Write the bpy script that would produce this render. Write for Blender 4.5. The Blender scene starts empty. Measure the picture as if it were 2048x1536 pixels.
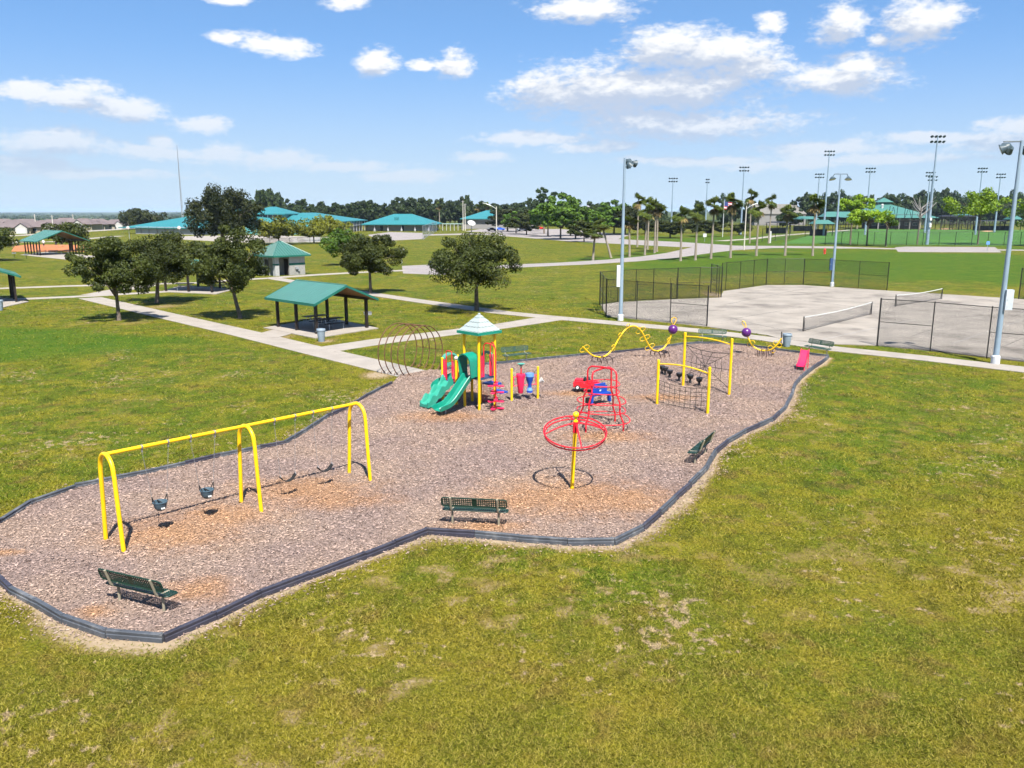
import bpy, math, random
import numpy as np
from mathutils import Vector, Matrix
S = bpy.context.scene
C = S.collection
R = math.radians
rng = np.random.default_rng(7)
random.seed(7)

# ------------------------------------------------------------------ camera
FPX, CAMH, PITCH = 1660.0, 8.7, math.atan(346 / 1660.0)
cd = bpy.data.cameras.new('camera'); cam = bpy.data.objects.new('camera', cd); C.objects.link(cam)
cd.sensor_width = 36; cd.lens = FPX / 2048 * 36; cd.clip_start = 0.1; cd.clip_end = 60000
cam.location = (0, 0, CAMH); cam.rotation_euler = (math.pi / 2 - PITCH, 0, 0)
S.camera = cam

def G(px, py, z=0.0):
    """ground position of a spot read off the photograph"""
    dx = (px - 1024) / FPX; dy = (768 - py) / FPX
    d = (dx, math.cos(PITCH) + dy * math.sin(PITCH), -math.sin(PITCH) + dy * math.cos(PITCH))
    t = (z - CAMH) / d[2]
    return (d[0] * t, d[1] * t)

def HT(px, py, pt):
    """height of a thing that stands at px,py and whose top is on row pt"""
    y = G(px, py)[1]; dy = (768 - pt) / FPX
    t = y / (math.cos(PITCH) + dy * math.sin(PITCH))
    return CAMH + t * (-math.sin(PITCH) + dy * math.cos(PITCH))

def AT(px, dist):
    """ground spot on column px at distance dist (row near the horizon)"""
    return ((px - 1024) / FPX * dist * 1.0, dist)

def HD(pt, dist):
    return CAMH + (422 - pt) / FPX * dist

# ------------------------------------------------------------------ sun, sky, exposure
SUN_EL = R(57.5)
SH = Vector((-0.25, 0.968, 0)).normalized()          # shadows run away from the camera and a little left
ldir = Vector((SH.x * math.cos(SUN_EL), SH.y * math.cos(SUN_EL), -math.sin(SUN_EL)))
sd = bpy.data.lights.new('sun', 'SUN'); sun = bpy.data.objects.new('sun', sd); C.objects.link(sun)
sd.energy = 5.0; sd.angle = R(0.53); sd.color = (1.0, 0.95, 0.87)
sun.rotation_euler = ldir.to_track_quat('-Z', 'Y').to_euler()
sun.location = (20, -40, 60)
S.view_settings.view_transform = 'Standard'; S.view_settings.look = 'None'
S.view_settings.gamma = 1; S.view_settings.use_curve_mapping = False
S.view_settings.exposure = 1.18
S.render.engine = 'CYCLES'
S.cycles.use_adaptive_sampling = True; S.cycles.adaptive_threshold = 0.03; S.cycles.adaptive_min_samples = 16
S.cycles.max_bounces = 5; S.cycles.diffuse_bounces = 2; S.cycles.transparent_max_bounces = 14

W = bpy.data.worlds.new('World'); S.world = W; W.use_nodes = True
nt = W.node_tree; nt.nodes.clear()

def N(t, kind, **kw):
    n = t.nodes.new(kind)
    for k, v in kw.items():
        setattr(n, k, v)
    return n

def L(t, a, b):
    t.links.new(a, b)

def M(t, op, a, b=None, c=None, clamp=False):
    n = N(t, 'ShaderNodeMath', operation=op, use_clamp=clamp)
    for i, v in enumerate((a, b, c)):
        if v is None:
            continue
        if isinstance(v, (int, float)):
            n.inputs[i].default_value = v
        else:
            L(t, v, n.inputs[i])
    return n.outputs[0]

def V(t, op, a, b=None, c=None):
    n = N(t, 'ShaderNodeVectorMath', operation=op)
    for i, v in enumerate((a, b, c)):
        if v is None:
            continue
        if isinstance(v, tuple):
            n.inputs[i].default_value = v
        else:
            L(t, v, n.inputs[i])
    return n.outputs['Value'] if op in ('LENGTH', 'DOT_PRODUCT', 'DISTANCE') else n.outputs[0]

def RANGE(t, v, a, b, c=0.0, d=1.0, smooth=True):
    n = N(t, 'ShaderNodeMapRange', interpolation_type='SMOOTHSTEP' if smooth else 'LINEAR')
    if isinstance(v, (int, float)):
        n.inputs[0].default_value = v
    else:
        L(t, v, n.inputs[0])
    for i, x in enumerate((a, b, c, d)):
        n.inputs[i + 1].default_value = x
    return n.outputs[0]

def MIX(t, f, a, b):
    n = N(t, 'ShaderNodeMix', data_type='RGBA')
    if isinstance(f, (int, float)):
        n.inputs[0].default_value = f
    else:
        L(t, f, n.inputs[0])
    for i, v in ((6, a), (7, b)):
        if isinstance(v, tuple):
            n.inputs[i].default_value = v if len(v) == 4 else v + (1,)
        else:
            L(t, v, n.inputs[i])
    return n.outputs[2]

def NOISE(t, vec, scale, detail=4.0, rough=0.55, out=0):
    n = N(t, 'ShaderNodeTexNoise')
    n.inputs['Scale'].default_value = scale; n.inputs['Detail'].default_value = detail
    n.inputs['Roughness'].default_value = rough
    if vec is not None:
        L(t, vec, n.inputs['Vector'])
    return n.outputs[out]

# clouds seen in the photograph: centre and half size (photo pixels), turned into azimuth / elevation
CL = [(450, 77, 36, 12), (545, 88, 78, 17), (760, 122, 44, 24), (905, 125, 38, 24), (842, 128, 24, 12), (60, 180, 66, 18),
      (150, 195, 84, 28), (245, 217, 72, 24), (405, 247, 54, 16), (110, 285, 104, 22), (325, 277, 30, 15), (60, 325, 74, 17),
      (190, 345, 170, 12), (330, 303, 100, 14), (440, 308, 66, 17), (560, 322, 104, 18), (690, 333, 115, 11), (820, 352, 100, 11),
      (1170, 18, 104, 26), (690, 1, 38, 11), (460, -2, 40, 10), (1340, 95, 92, 42), (1425, 105, 100, 42), (1510, 130, 72, 32),
      (1125, 182, 115, 46), (1230, 176, 175, 54), (1340, 176, 150, 46), (1440, 165, 50, 22), (1390, 250, 195, 30), (1270, 238, 110, 30),
      (1530, 42, 30, 18), (1680, 50, 48, 32), (1840, 45, 64, 38), (1772, 80, 24, 11), (1670, 160, 108, 36), (1718, 132, 48, 26),
      (1060, 275, 130, 14), (1190, 295, 88, 13), (970, 318, 54, 13), (1640, 300, 120, 15), (1750, 322, 200, 12), (1900, 275, 160, 12),
      (2010, 285, 95, 20), (1400, 322, 170, 10), (2040, 248, 70, 20), (1600, 332, 150, 8)]

def azel(px, py):
    dx = (px - 1024) / FPX; dy = (768 - py) / FPX
    d = Vector((dx, math.cos(PITCH) + dy * math.sin(PITCH), -math.sin(PITCH) + dy * math.cos(PITCH))).normalized()
    return math.atan2(d.x, d.y), math.asin(d.z)

def build_cloud_group(name, blobs):
    g = bpy.data.node_groups.new(name, 'ShaderNodeTree')
    g.interface.new_socket('Vector', in_out='INPUT', socket_type='NodeSocketVector')
    g.interface.new_socket('Density', in_out='OUTPUT', socket_type='NodeSocketFloat')
    gi = N(g, 'NodeGroupInput'); go = N(g, 'NodeGroupOutput')
    v = gi.outputs[0]
    st = V(g, 'MULTIPLY', v, (1, 2.1, 1))
    gen = M(g, 'MULTIPLY', M(g, 'SUBTRACT', NOISE(g, V(g, 'MULTIPLY', v, (1, 2.2, 1)), 5.5, 3), 0.56), 5.0)
    if blobs:
        wob = V(g, 'SUBTRACT', NOISE(g, st, 9, 3, 0.62, 1), (0.5, 0.5, 0.5))
        w = V(g, 'ADD', v, V(g, 'MULTIPLY', wob, (0.045, 0.024, 0)))
        acc = None
        for cx, cy, rx, ry in blobs:
            a, e = azel(cx, cy); kx, ky = FPX / rx * 0.92, FPX / ry * 0.92
            d = V(g, 'LENGTH', V(g, 'MULTIPLY_ADD', w, (kx, ky, 0), (-a * kx, -e * ky, 0)))
            acc = d if acc is None else M(g, 'SMOOTH_MIN', acc, d, 0.15)
        acc = M(g, 'SUBTRACT', 1.12, acc)
        # the same kind of scattered clouds goes on all round, beyond the part of the sky the photograph shows
        sep = N(g, 'ShaderNodeSeparateXYZ'); L(g, v, sep.inputs[0])
        out = M(g, 'MAXIMUM', RANGE(g, M(g, 'ABSOLUTE', sep.outputs[0]), 0.58, 0.72), RANGE(g, sep.outputs[1], 0.27, 0.36))
        acc = M(g, 'MAXIMUM', acc, M(g, 'SUBTRACT', gen, M(g, 'MULTIPLY', M(g, 'SUBTRACT', 1.0, out), 3.0)))
    else:
        acc = gen
    f = M(g, 'SUBTRACT', NOISE(g, st, 26, 4, 0.6), 0.5)
    f2 = M(g, 'SUBTRACT', NOISE(g, st, 90, 3, 0.6), 0.5)
    den = M(g, 'ADD', M(g, 'ADD', acc, M(g, 'MULTIPLY', f, 1.5)), M(g, 'MULTIPLY', f2, 1.0))
    L(g, den, go.inputs[0])
    return g

tc = N(nt, 'ShaderNodeTexCoord')
sp = N(nt, 'ShaderNodeSeparateXYZ'); L(nt, tc.outputs['Generated'], sp.inputs[0])
az = M(nt, 'ARCTAN2', sp.outputs[0], sp.outputs[1]); el = M(nt, 'ARCSINE', sp.outputs[2])
cb = N(nt, 'ShaderNodeCombineXYZ'); L(nt, az, cb.inputs[0]); L(nt, el, cb.inputs[1])
sky = N(nt, 'ShaderNodeTexSky', sky_type='NISHITA', sun_disc=False)
sky.sun_elevation = SUN_EL; sky.sun_rotation = math.atan2(-SH.x, -SH.y)
sky.air_density = 1.0; sky.dust_density = 0.0; sky.ozone_density = 4.0
# pale blue air low over the horizon, all round
skyb = MIX(nt, RANGE(nt, el, 0.0, 0.30, 0.92, 0.35), sky.outputs[0], MIX(nt, RANGE(nt, el, 0.0, 0.22), (5.0, 6.5, 8.1), (1.5, 4.1, 9.2)))

def cloudy(blobs, big, nm):
    g1 = N(nt, 'ShaderNodeGroup', node_tree=build_cloud_group(nm, blobs)); L(nt, cb.outputs[0], g1.inputs[0])
    g2 = N(nt, 'ShaderNodeGroup', node_tree=build_cloud_group(nm + '_above', big)); L(nt, V(nt, 'ADD', cb.outputs[0], (0.006, 0.019, 0)), g2.inputs[0])
    alpha = M(nt, 'MULTIPLY', RANGE(nt, g1.outputs[0], -0.05, 0.75), RANGE(nt, el, 0.005, 0.16, 0.42, 1.0))
    shade = RANGE(nt, M(nt, 'SUBTRACT', g2.outputs[0], M(nt, 'MULTIPLY', g1.outputs[0], 0.5)), -0.45, 0.45)
    cloudcol = MIX(nt, shade, MIX(nt, RANGE(nt, el, 0.0, 0.17), (6.9, 7.2, 7.9), (8.9, 8.95, 9.05)), (4.9, 5.6, 6.9))
    b_ = N(nt, 'ShaderNodeBackground'); L(nt, MIX(nt, alpha, skyb, cloudcol), b_.inputs[0]); b_.inputs[1].default_value = 0.052
    return b_.outputs[0]

seen = M(nt, 'MULTIPLY', M(nt, 'MULTIPLY', M(nt, 'LESS_THAN', M(nt, 'ABSOLUTE', az), 0.74), M(nt, 'LESS_THAN', el, 0.37)), M(nt, 'GREATER_THAN', el, -0.01))
mxs = N(nt, 'ShaderNodeMixShader'); L(nt, seen, mxs.inputs[0])
L(nt, cloudy([], [], 'scattered_clouds'), mxs.inputs[1]); L(nt, cloudy(CL, [c for c in CL if c[3] >= 20], 'clouds'), mxs.inputs[2])
W.cycles.sampling_method = 'MANUAL'; W.cycles.sample_map_resolution = 256
wo = N(nt, 'ShaderNodeOutputWorld'); L(nt, mxs.outputs[0], wo.inputs[0])

# ------------------------------------------------------------------ materials
MATS = {}

def mat(name, col, rough=0.6, var=0.12, vscale=3.0, metal=0.0, bump=0.0, bscale=20.0, spec=0.4, dirt=None, dirts=0.0):
    if name in MATS:
        return MATS[name]
    m = bpy.data.materials.new(name); m.use_nodes = True; t = m.node_tree
    b = t.nodes['Principled BSDF']
    geo = N(t, 'ShaderNodeNewGeometry'); pos = geo.outputs['Position']
    n1 = NOISE(t, pos, vscale, 5)
    k = RANGE(t, n1, 0.25, 0.75, 1 - var, 1 + var)
    base = V(t, 'SCALE', (col[0], col[1], col[2])); base.node.inputs[0].default_value = col[:3]; L(t, k, base.node.inputs[3])
    out = base
    if dirt:
        n2 = NOISE(t, pos, vscale * 0.6, 6, 0.65)
        out = MIX(t, M(t, 'MULTIPLY', RANGE(t, n2, 0.48, 0.72), dirts), base, dirt)
    L(t, out, b.inputs['Base Color'])
    b.inputs['Roughness'].default_value = rough; b.inputs['Metallic'].default_value = metal
    b.inputs['Specular IOR Level'].default_value = spec
    if bump:
        bn = N(t, 'ShaderNodeBump'); bn.inputs['Strength'].default_value = bump; bn.inputs['Distance'].default_value = 0.02
        L(t, NOISE(t, pos, bscale, 5), bn.inputs['Height']); L(t, bn.outputs[0], b.inputs['Normal'])
    MATS[name] = m
    return m

def attr(t, name):
    a = N(t, 'ShaderNodeAttribute', attribute_name=name); return a.outputs['Fac']

def grass_color(t, pos):
    p2 = V(t, 'MULTIPLY', pos, (1, 1, 0))
    big = NOISE(t, p2, 0.075, 3, 0.6); mid = NOISE(t, p2, 0.42, 4, 0.68); fine = NOISE(t, p2, 2.6, 3, 0.7)
    c = MIX(t, RANGE(t, big, 0.40, 0.58), (0.142, 0.138, 0.008), (0.076, 0.112, 0.006))
    c = MIX(t, RANGE(t, mid, 0.47, 0.60, 0, 0.85), c, (0.188, 0.165, 0.014))
    c = MIX(t, RANGE(t, fine, 0.5, 0.72, 0, 0.65), c, (0.048, 0.066, 0.005))
    vg = NOISE(t, V(t, 'ADD', p2, (5, 90, 0)), 0.3, 3, 0.6)
    c = MIX(t, RANGE(t, vg, 0.54, 0.66, 0, 0.8), c, (0.062, 0.105, 0.005))
    br = NOISE(t, V(t, 'ADD', p2, (31, 7, 0)), 0.9, 3, 0.65)
    c = MIX(t, RANGE(t, br, 0.53, 0.66, 0, 0.75), c, (0.140, 0.094, 0.028))
    tx = NOISE(t, V(t, 'MULTIPLY', p2, (1, 0.7, 0)), 1.3, 4, 0.75)
    c = MIX(t, RANGE(t, tx, 0.50, 0.68, 0, 0.7), c, (0.176, 0.174, 0.009))
    c = MIX(t, RANGE(t, tx, 0.48, 0.34, 0, 0.85), c, (0.042, 0.056, 0.005))
    s0 = N(t, 'ShaderNodeSeparateXYZ'); L(t, p2, s0.inputs[0])
    rot = N(t, 'ShaderNodeVectorRotate'); rot.inputs['Angle'].default_value = R(-32); L(t, p2, rot.inputs['Vector'])
    stk = NOISE(t, V(t, 'MULTIPLY', rot.outputs[0], (0.12, 1.5, 0)), 1.0, 3, 0.6)
    c = MIX(t, RANGE(t, stk, 0.52, 0.68, 0, 0.35), c, (0.070, 0.080, 0.006))
    dry = RANGE(t, M(t, 'ADD', s0.outputs[1], M(t, 'MULTIPLY', M(t, 'SUBTRACT', big, 0.5), 40.0)), 27, 12)
    c = MIX(t, M(t, 'MULTIPLY', dry, 0.42), c, (0.172, 0.132, 0.016))
    # small worn specks where sand and dead grass show, in loose clusters
    wk = M(t, 'ADD', NOISE(t, p2, 3.0, 3, 0.65), M(t, 'MULTIPLY', M(t, 'SUBTRACT', NOISE(t, V(t, 'ADD', p2, (50, 13, 0)), 0.22, 2, 0.6), 0.5), 0.55))
    c = MIX(t, RANGE(t, wk, 0.63, 0.72, 0, 0.9), c, (0.33, 0.245, 0.155))
    # watered lawn behind the courts
    s = N(t, 'ShaderNodeSeparateXYZ'); L(t, p2, s.inputs[0])
    wob = M(t, 'MULTIPLY', M(t, 'SUBTRACT', NOISE(t, p2, 0.06, 2), 0.5), 1.3)
    lush = None
    for cx, cy, rx, ry in ((62, 150, 52, 40), (95, 118, 60, 24), (-40, 55, 22, 8), (150, 260, 130, 70), (60, 235, 30, 40)):
        d = V(t, 'LENGTH', V(t, 'MULTIPLY', V(t, 'SUBTRACT', p2, (cx, cy, 0)), (1 / rx, 1 / ry, 0)))
        q = RANGE(t, M(t, 'ADD', d, wob), 1.1, 0.75)
        lush = q if lush is None else M(t, 'MAXIMUM', lush, q)
    c = MIX(t, M(t, 'MULTIPLY', lush, 0.85), c, MIX(t, RANGE(t, mid, 0.35, 0.65), (0.034, 0.100, 0.004), (0.066, 0.118, 0.006)))
    return c

def ground_material():
    m = bpy.data.materials.new('lawn'); m.use_nodes = True; t = m.node_tree; b = t.nodes['Principled BSDF']
    pos = N(t, 'ShaderNodeNewGeometry').outputs['Position']
    c = grass_color(t, pos)
    sp_ = NOISE(t, V(t, 'MULTIPLY', pos, (1, 1, 0)), 14, 4, 0.7)
    c = MIX(t, RANGE(t, sp_, 0.42, 0.62, 0, 0.8), c, (0.022, 0.028, 0.003))
    sf = attr(t, 'sand')
    nz = NOISE(t, V(t, 'MULTIPLY', pos, (1, 1, 0)), 7.0, 6, 0.75)
    fac = RANGE(t, M(t, 'ADD', sf, M(t, 'MULTIPLY', M(t, 'SUBTRACT', nz, 0.5), 1.7)), 0.40, 0.85)
    sandc = MIX(t, NOISE(t, pos, 3, 5), (0.20, 0.145, 0.085), (0.36, 0.285, 0.20))
    c = MIX(t, RANGE(t, M(t, 'ADD', sf, M(t, 'MULTIPLY', M(t, 'SUBTRACT', nz, 0.5), 0.8)), 0.10, 0.50, 0, 0.85), c, (0.165, 0.120, 0.040))
    c = MIX(t, fac, c, sandc)
    # far away the land is a patchwork of fields and woods
    dist = V(t, 'LENGTH', pos)
    far = RANGE(t, dist, 420, 900)
    fld = MIX(t, RANGE(t, NOISE(t, V(t, 'MULTIPLY', pos, (1, 0.55, 0)), 0.0042, 5, 0.6), 0.46, 0.54), (0.014, 0.030, 0.010), (0.075, 0.09, 0.022))
    c = MIX(t, far, c, fld)
    L(t, c, b.inputs['Base Color']); b.inputs['Roughness'].default_value = 0.9; b.inputs['Specular IOR Level'].default_value = 0.1
    bn = N(t, 'ShaderNodeBump'); bn.inputs['Strength'].default_value = 0.7; bn.inputs['Distance'].default_value = 0.05
    L(t, NOISE(t, pos, 9, 6, 0.7), bn.inputs['Height']); L(t, bn.outputs[0], b.inputs['Normal'])
    return m

def blade_material():
    m = bpy.data.materials.new('grass_blades'); m.use_nodes = True; t = m.node_tree; b = t.nodes['Principled BSDF']
    pos = N(t, 'ShaderNodeNewGeometry').outputs['Position']
    c = grass_color(t, pos)
    r = attr(t, 'rnd')
    c = MIX(t, RANGE(t, r, 0.55, 1.0, 0, 0.75, False), c, (0.25, 0.205, 0.048))
    k = V(t, 'SCALE', c); L(t, RANGE(t, r, 0, 0.6, 0.45, 1.55, False), k.node.inputs[3])
    L(t, k, b.inputs['Base Color']); b.inputs['Roughness'].default_value = 0.7; b.inputs['Specular IOR Level'].default_value = 0.15
    tr = N(t, 'ShaderNodeBsdfTranslucent'); L(t, k, tr.inputs[0])
    mx = N(t, 'ShaderNodeMixShader'); mx.inputs[0].default_value = 0.3
    L(t, b.outputs[0], mx.inputs[1]); L(t, tr.outputs[0], mx.inputs[2])
    L(t, mx.outputs[0], t.nodes['Material Output'].inputs[0])
    return m

WEAR = [(-9.3, 21.5, 1.7, 1.2), (-8.5, 22.8, 1.5, 1.0), (-6.6, 25.0, 2.0, 1.3), (-5.5, 24.1, 1.6, 0.8), (1.9, 24.4, 2.6, 1.6),
        (3.4, 24.2, 1.6, 1.2), (0.2, 24.0, 1.3, 1.0), (-0.7, 21.9, 1.1, 0.45), (-7.3, 18.0, 0.8, 0.6), (-2.9, 34.6, 1.7, 0.9),
        (3.0, 39.2, 1.2, 0.6), (7.0, 38.3, 1.5, 0.7), (-2.2, 39, 1.2, 1.0), (3.6, 31.4, 1.6, 0.8), (-9.2, 16.9, 0.4, 0.3), (-13.2, 20.1, 0.5, 0.2)]

def mulch_material():
    m = bpy.data.materials.new('wood_mulch'); m.use_nodes = True; t = m.node_tree; b = t.nodes['Principled BSDF']
    pos = N(t, 'ShaderNodeNewGeometry').outputs['Position']; p2 = V(t, 'MULTIPLY', pos, (1, 1, 0))
    r = attr(t, 'rnd')
    big = NOISE(t, p2, 0.3, 4)
    tone = MIX(t, RANGE(t, big, 0.35, 0.65), (0.232, 0.170, 0.148), (0.280, 0.203, 0.160))
    wob = M(t, 'MULTIPLY', M(t, 'SUBTRACT', NOISE(t, p2, 1.6, 4, 0.7), 0.5), 2.0)
    wear = None
    for cx, cy, rx, ry in WEAR:
        d = V(t, 'LENGTH', V(t, 'MULTIPLY', V(t, 'SUBTRACT', p2, (cx, cy, 0)), (1 / rx, 1 / ry, 0)))
        q = RANGE(t, M(t, 'ADD', d, wob), 1.75, 0.1)
        wear = q if wear is None else M(t, 'MAXIMUM', wear, q)
    tone = MIX(t, M(t, 'MULTIPLY', wear, 0.6), tone, (0.36, 0.185, 0.075))
    f = NOISE(t, p2, 22, 4, 0.7)
    gr = RANGE(t, f, 0.3, 0.72, 0.30, 1.35)
    rr = RANGE(t, r, 0.0, 1.0, 0.36, 1.85, False)
    has = M(t, 'GREATER_THAN', r, 0.0001)
    k = M(t, 'ADD', M(t, 'MULTIPLY', has, rr), M(t, 'MULTIPLY', M(t, 'SUBTRACT', 1.0, has), gr))
    sc = V(t, 'SCALE', tone); L(t, k, sc.node.inputs[3])
    L(t, sc, b.inputs['Base Color']); b.inputs['Roughness'].default_value = 0.85; b.inputs['Specular IOR Level'].default_value = 0.2
    bn = N(t, 'ShaderNodeBump'); bn.inputs['Strength'].default_value = 0.8; bn.inputs['Distance'].default_value = 0.03
    L(t, NOISE(t, p2, 16, 5, 0.7), bn.inputs['Height']); L(t, bn.outputs[0], b.inputs['Normal'])
    return m

def leaf_material(name, dark, light, trans=0.25):
    if name in MATS:
        return MATS[name]
    m = bpy.data.materials.new(name); m.use_nodes = True; t = m.node_tree; b = t.nodes['Principled BSDF']
    r = attr(t, 'rnd'); oi = N(t, 'ShaderNodeObjectInfo').outputs['Random']
    c = MIX(t, r, dark, light)
    k = V(t, 'SCALE', c); L(t, RANGE(t, oi, 0, 1, 0.82, 1.18, False), k.node.inputs[3])
    L(t, k, b.inputs['Base Color']); b.inputs['Roughness'].default_value = 0.6; b.inputs['Specular IOR Level'].default_value = 0.25
    tr = N(t, 'ShaderNodeBsdfTranslucent'); L(t, k, tr.inputs[0])
    mx = N(t, 'ShaderNodeMixShader'); mx.inputs[0].default_value = trans
    L(t, b.outputs[0], mx.inputs[1]); L(t, tr.outputs[0], mx.inputs[2])
    L(t, mx.outputs[0], t.nodes['Material Output'].inputs[0])
    MATS[name] = m
    return m

def wire_material(name, col, pitch, width, diamond=True):
    """woven wire: open between the strands"""
    m = bpy.data.materials.new(name); m.use_nodes = True; t = m.node_tree; b = t.nodes['Principled BSDF']
    uv = N(t, 'ShaderNodeUVMap'); s = N(t, 'ShaderNodeSeparateXYZ'); L(t, uv.outputs[0], s.inputs[0])
    u, v = s.outputs[0], s.outputs[1]
    a, c = (M(t, 'ADD', u, v), M(t, 'SUBTRACT', u, v)) if diamond else (u, v)
    k = None
    for q in (a, c):
        fr = M(t, 'FRACT', M(t, 'ADD', M(t, 'DIVIDE', q, pitch), 1000.0))
        w = M(t, 'LESS_THAN', fr, width)
        k = w if k is None else M(t, 'MAXIMUM', k, w)
    b.inputs['Base Color'].default_value = col + (1,); b.inputs['Roughness'].default_value = 0.6
    tr = N(t, 'ShaderNodeBsdfTransparent'); mx = N(t, 'ShaderNodeMixShader')
    L(t, k, mx.inputs[0]); L(t, tr.outputs[0], mx.inputs[1]); L(t, b.outputs[0], mx.inputs[2])
    L(t, mx.outputs[0], t.nodes['Material Output'].inputs[0])
    return m

YEL = mat('yellow_powder_coat', (0.80, 0.48, 0.003), 0.42, 0.06, 2, spec=0.5, dirt=(0.55, 0.30, 0.02), dirts=0.35)
RED = mat('red_powder_coat', (0.62, 0.008, 0.022), 0.42, 0.08, 2, spec=0.5, dirt=(0.5, 0.05, 0.05), dirts=0.3)
PINK = mat('pink_red_plastic', (0.72, 0.016, 0.085), 0.45, 0.08, 2, spec=0.5)
GRNP = mat('teal_green_plastic', (0.004, 0.20, 0.135), 0.38, 0.10, 2.5, spec=0.5, dirt=(0.03, 0.25, 0.18), dirts=0.5)
GRND = mat('green_plastic_weathered', (0.06, 0.30, 0.235), 0.5, 0.10, 3, dirt=(0.22, 0.36, 0.33), dirts=0.6)
BLUE = mat('blue_plastic', (0.008, 0.055, 0.33), 0.4, 0.1, 3)
LBLUE = mat('light_blue_plastic', (0.12, 0.27, 0.60), 0.45, 0.1, 3)
NAVY = mat('navy_deck_coating', (0.03, 0.055, 0.12), 0.6, 0.15, 4)
PURP = mat('purple_plastic', (0.085, 0.012, 0.135), 0.3, 0.08, 3, spec=0.6)
WHITEP = mat('white_plastic', (0.5, 0.51, 0.5), 0.5, 0.05, 3)
GROOVE = mat('grimy_shaded_groove', (0.10, 0.11, 0.11), 0.8)  # row-edge shading put into the colour, along with grime in the grooves
SHING = mat('white_moulded_roof', (0.29, 0.34, 0.335), 0.5, 0.06, 3, dirt=(0.24, 0.27, 0.255), dirts=0.5)
BLACKP = mat('black_plastic', (0.014, 0.014, 0.016), 0.5, 0.15, 4)
RUST = mat('rusty_steel', (0.105, 0.050, 0.026), 0.75, 0.35, 6, dirt=(0.19, 0.085, 0.035), dirts=0.8)
BROWN = mat('brown_coated_steel', (0.045, 0.022, 0.017), 0.5, 0.15, 5)
BENCHG = mat('green_vinyl_coating', (0.007, 0.030, 0.020), 0.45, 0.12, 4)
BENCHL = mat('green_vinyl_faded', (0.026, 0.060, 0.044), 0.55, 0.14, 4)
BEIGE = mat('beige_steel_tube', (0.25, 0.225, 0.165), 0.5, 0.1, 4)
STEEL = mat('galvanised_steel', (0.36, 0.38, 0.40), 0.4, 0.12, 6, metal=0.5)
CHAIN = mat('chain_steel', (0.24, 0.24, 0.25), 0.45, 0.1, 9, metal=0.3)
TIMB = mat('recycled_plastic_timber', (0.056, 0.064, 0.078), 0.6, 0.2, 3, bump=0.2, bscale=30, dirt=(0.23, 0.23, 0.23), dirts=0.5)
TIMD = mat('dark_plastic_timber', (0.035, 0.035, 0.052), 0.55, 0.25, 3, bump=0.2, bscale=30, dirt=(0.10, 0.09, 0.09), dirts=0.4)
CONC = mat('pale_concrete', (0.275, 0.245, 0.212), 0.85, 0.10, 0.8, bump=0.15, bscale=14, dirt=(0.205, 0.18, 0.155), dirts=0.5)
COURT = mat('court_concrete', (0.250, 0.222, 0.188), 0.85, 0.18, 0.40, bump=0.12, bscale=10, dirt=(0.118, 0.101, 0.085), dirts=0.95)
ASPH = mat('pale_asphalt', (0.235, 0.21, 0.20), 0.9, 0.1, 0.3, dirt=(0.19, 0.165, 0.16), dirts=0.4)
JOINT = mat('joint_dark', (0.085, 0.08, 0.075), 0.9)
DIRT = mat('orange_infield_dirt', (0.38, 0.13, 0.045), 0.9, 0.12, 0.3)
TANDIRT = mat('tan_infield_dirt', (0.36, 0.22, 0.12), 0.9, 0.12, 0.3)
BLKST = mat('black_steel', (0.012, 0.011, 0.012), 0.5, 0.15, 4)
DKPOST = mat('dark_brown_post', (0.016, 0.011, 0.010), 0.6, 0.2, 4)
TROOF = mat('teal_metal_roof', (0.050, 0.150, 0.128), 0.45, 0.05, 1.2, spec=0.5, dirt=(0.055, 0.19, 0.155), dirts=0.4)
TROOFD = mat('teal_roof_trim', (0.012, 0.115, 0.085), 0.5, 0.06, 2)
SROOF = mat('school_turquoise_roof', (0.026, 0.165, 0.182), 0.5, 0.05, 0.25, dirt=(0.04, 0.19, 0.205), dirts=0.4)
SROOF2 = mat('pale_turquoise_wall', (0.085, 0.28, 0.29), 0.55, 0.05, 0.3)
SWALL = mat('school_grey_wall', (0.21, 0.20, 0.195), 0.8, 0.06, 0.4)
SWALLW = mat('school_white_wall', (0.36, 0.36, 0.38), 0.8, 0.05, 0.4)
GLASS = mat('dark_window_glass', (0.012, 0.03, 0.05), 0.12, 0.2, 0.5, spec=0.8)
CMU = mat('grey_block_wall', (0.27, 0.265, 0.245), 0.85, 0.10, 2.5, bump=0.3, bscale=9)
CMUW = mat('white_block_wall', (0.36, 0.36, 0.35), 0.8, 0.08, 2.5, bump=0.2, bscale=9)
HROOF = mat('house_shingle_roof', (0.125, 0.10, 0.10), 0.9, 0.12, 0.5)
HWALL = mat('house_cream_wall', (0.34, 0.30, 0.22), 0.85, 0.06, 0.5)
HWHITE = mat('house_white_wall', (0.42, 0.41, 0.39), 0.8, 0.05, 0.5)
BARK = mat('grey_bark', (0.125, 0.10, 0.078), 0.95, 0.35, 6, bump=0.7, bscale=9)
PBARK = mat('palm_bark', (0.23, 0.195, 0.155), 0.9, 0.2, 5, bump=0.4, bscale=9)
POLEB = mat('blue_grey_pole', (0.25, 0.33, 0.41), 0.45, 0.08, 1.5, metal=0.2)
LAMPD = mat('dark_lamp_housing', (0.05, 0.075, 0.09), 0.45, 0.1, 4)
CANG = mat('grey_blue_bin', (0.21, 0.265, 0.32), 0.5, 0.08, 4)
RUBBER = mat('black_rubber', (0.012, 0.012, 0.012), 0.8)
TYREW = mat('white_hub', (0.65, 0.65, 0.65), 0.5)
BUCKET = mat('slate_rubber_bucket', (0.055, 0.095, 0.125), 0.55, 0.1, 6)
WOODU = mat('wood_soffit', (0.22, 0.11, 0.05), 0.7, 0.15, 3)
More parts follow.
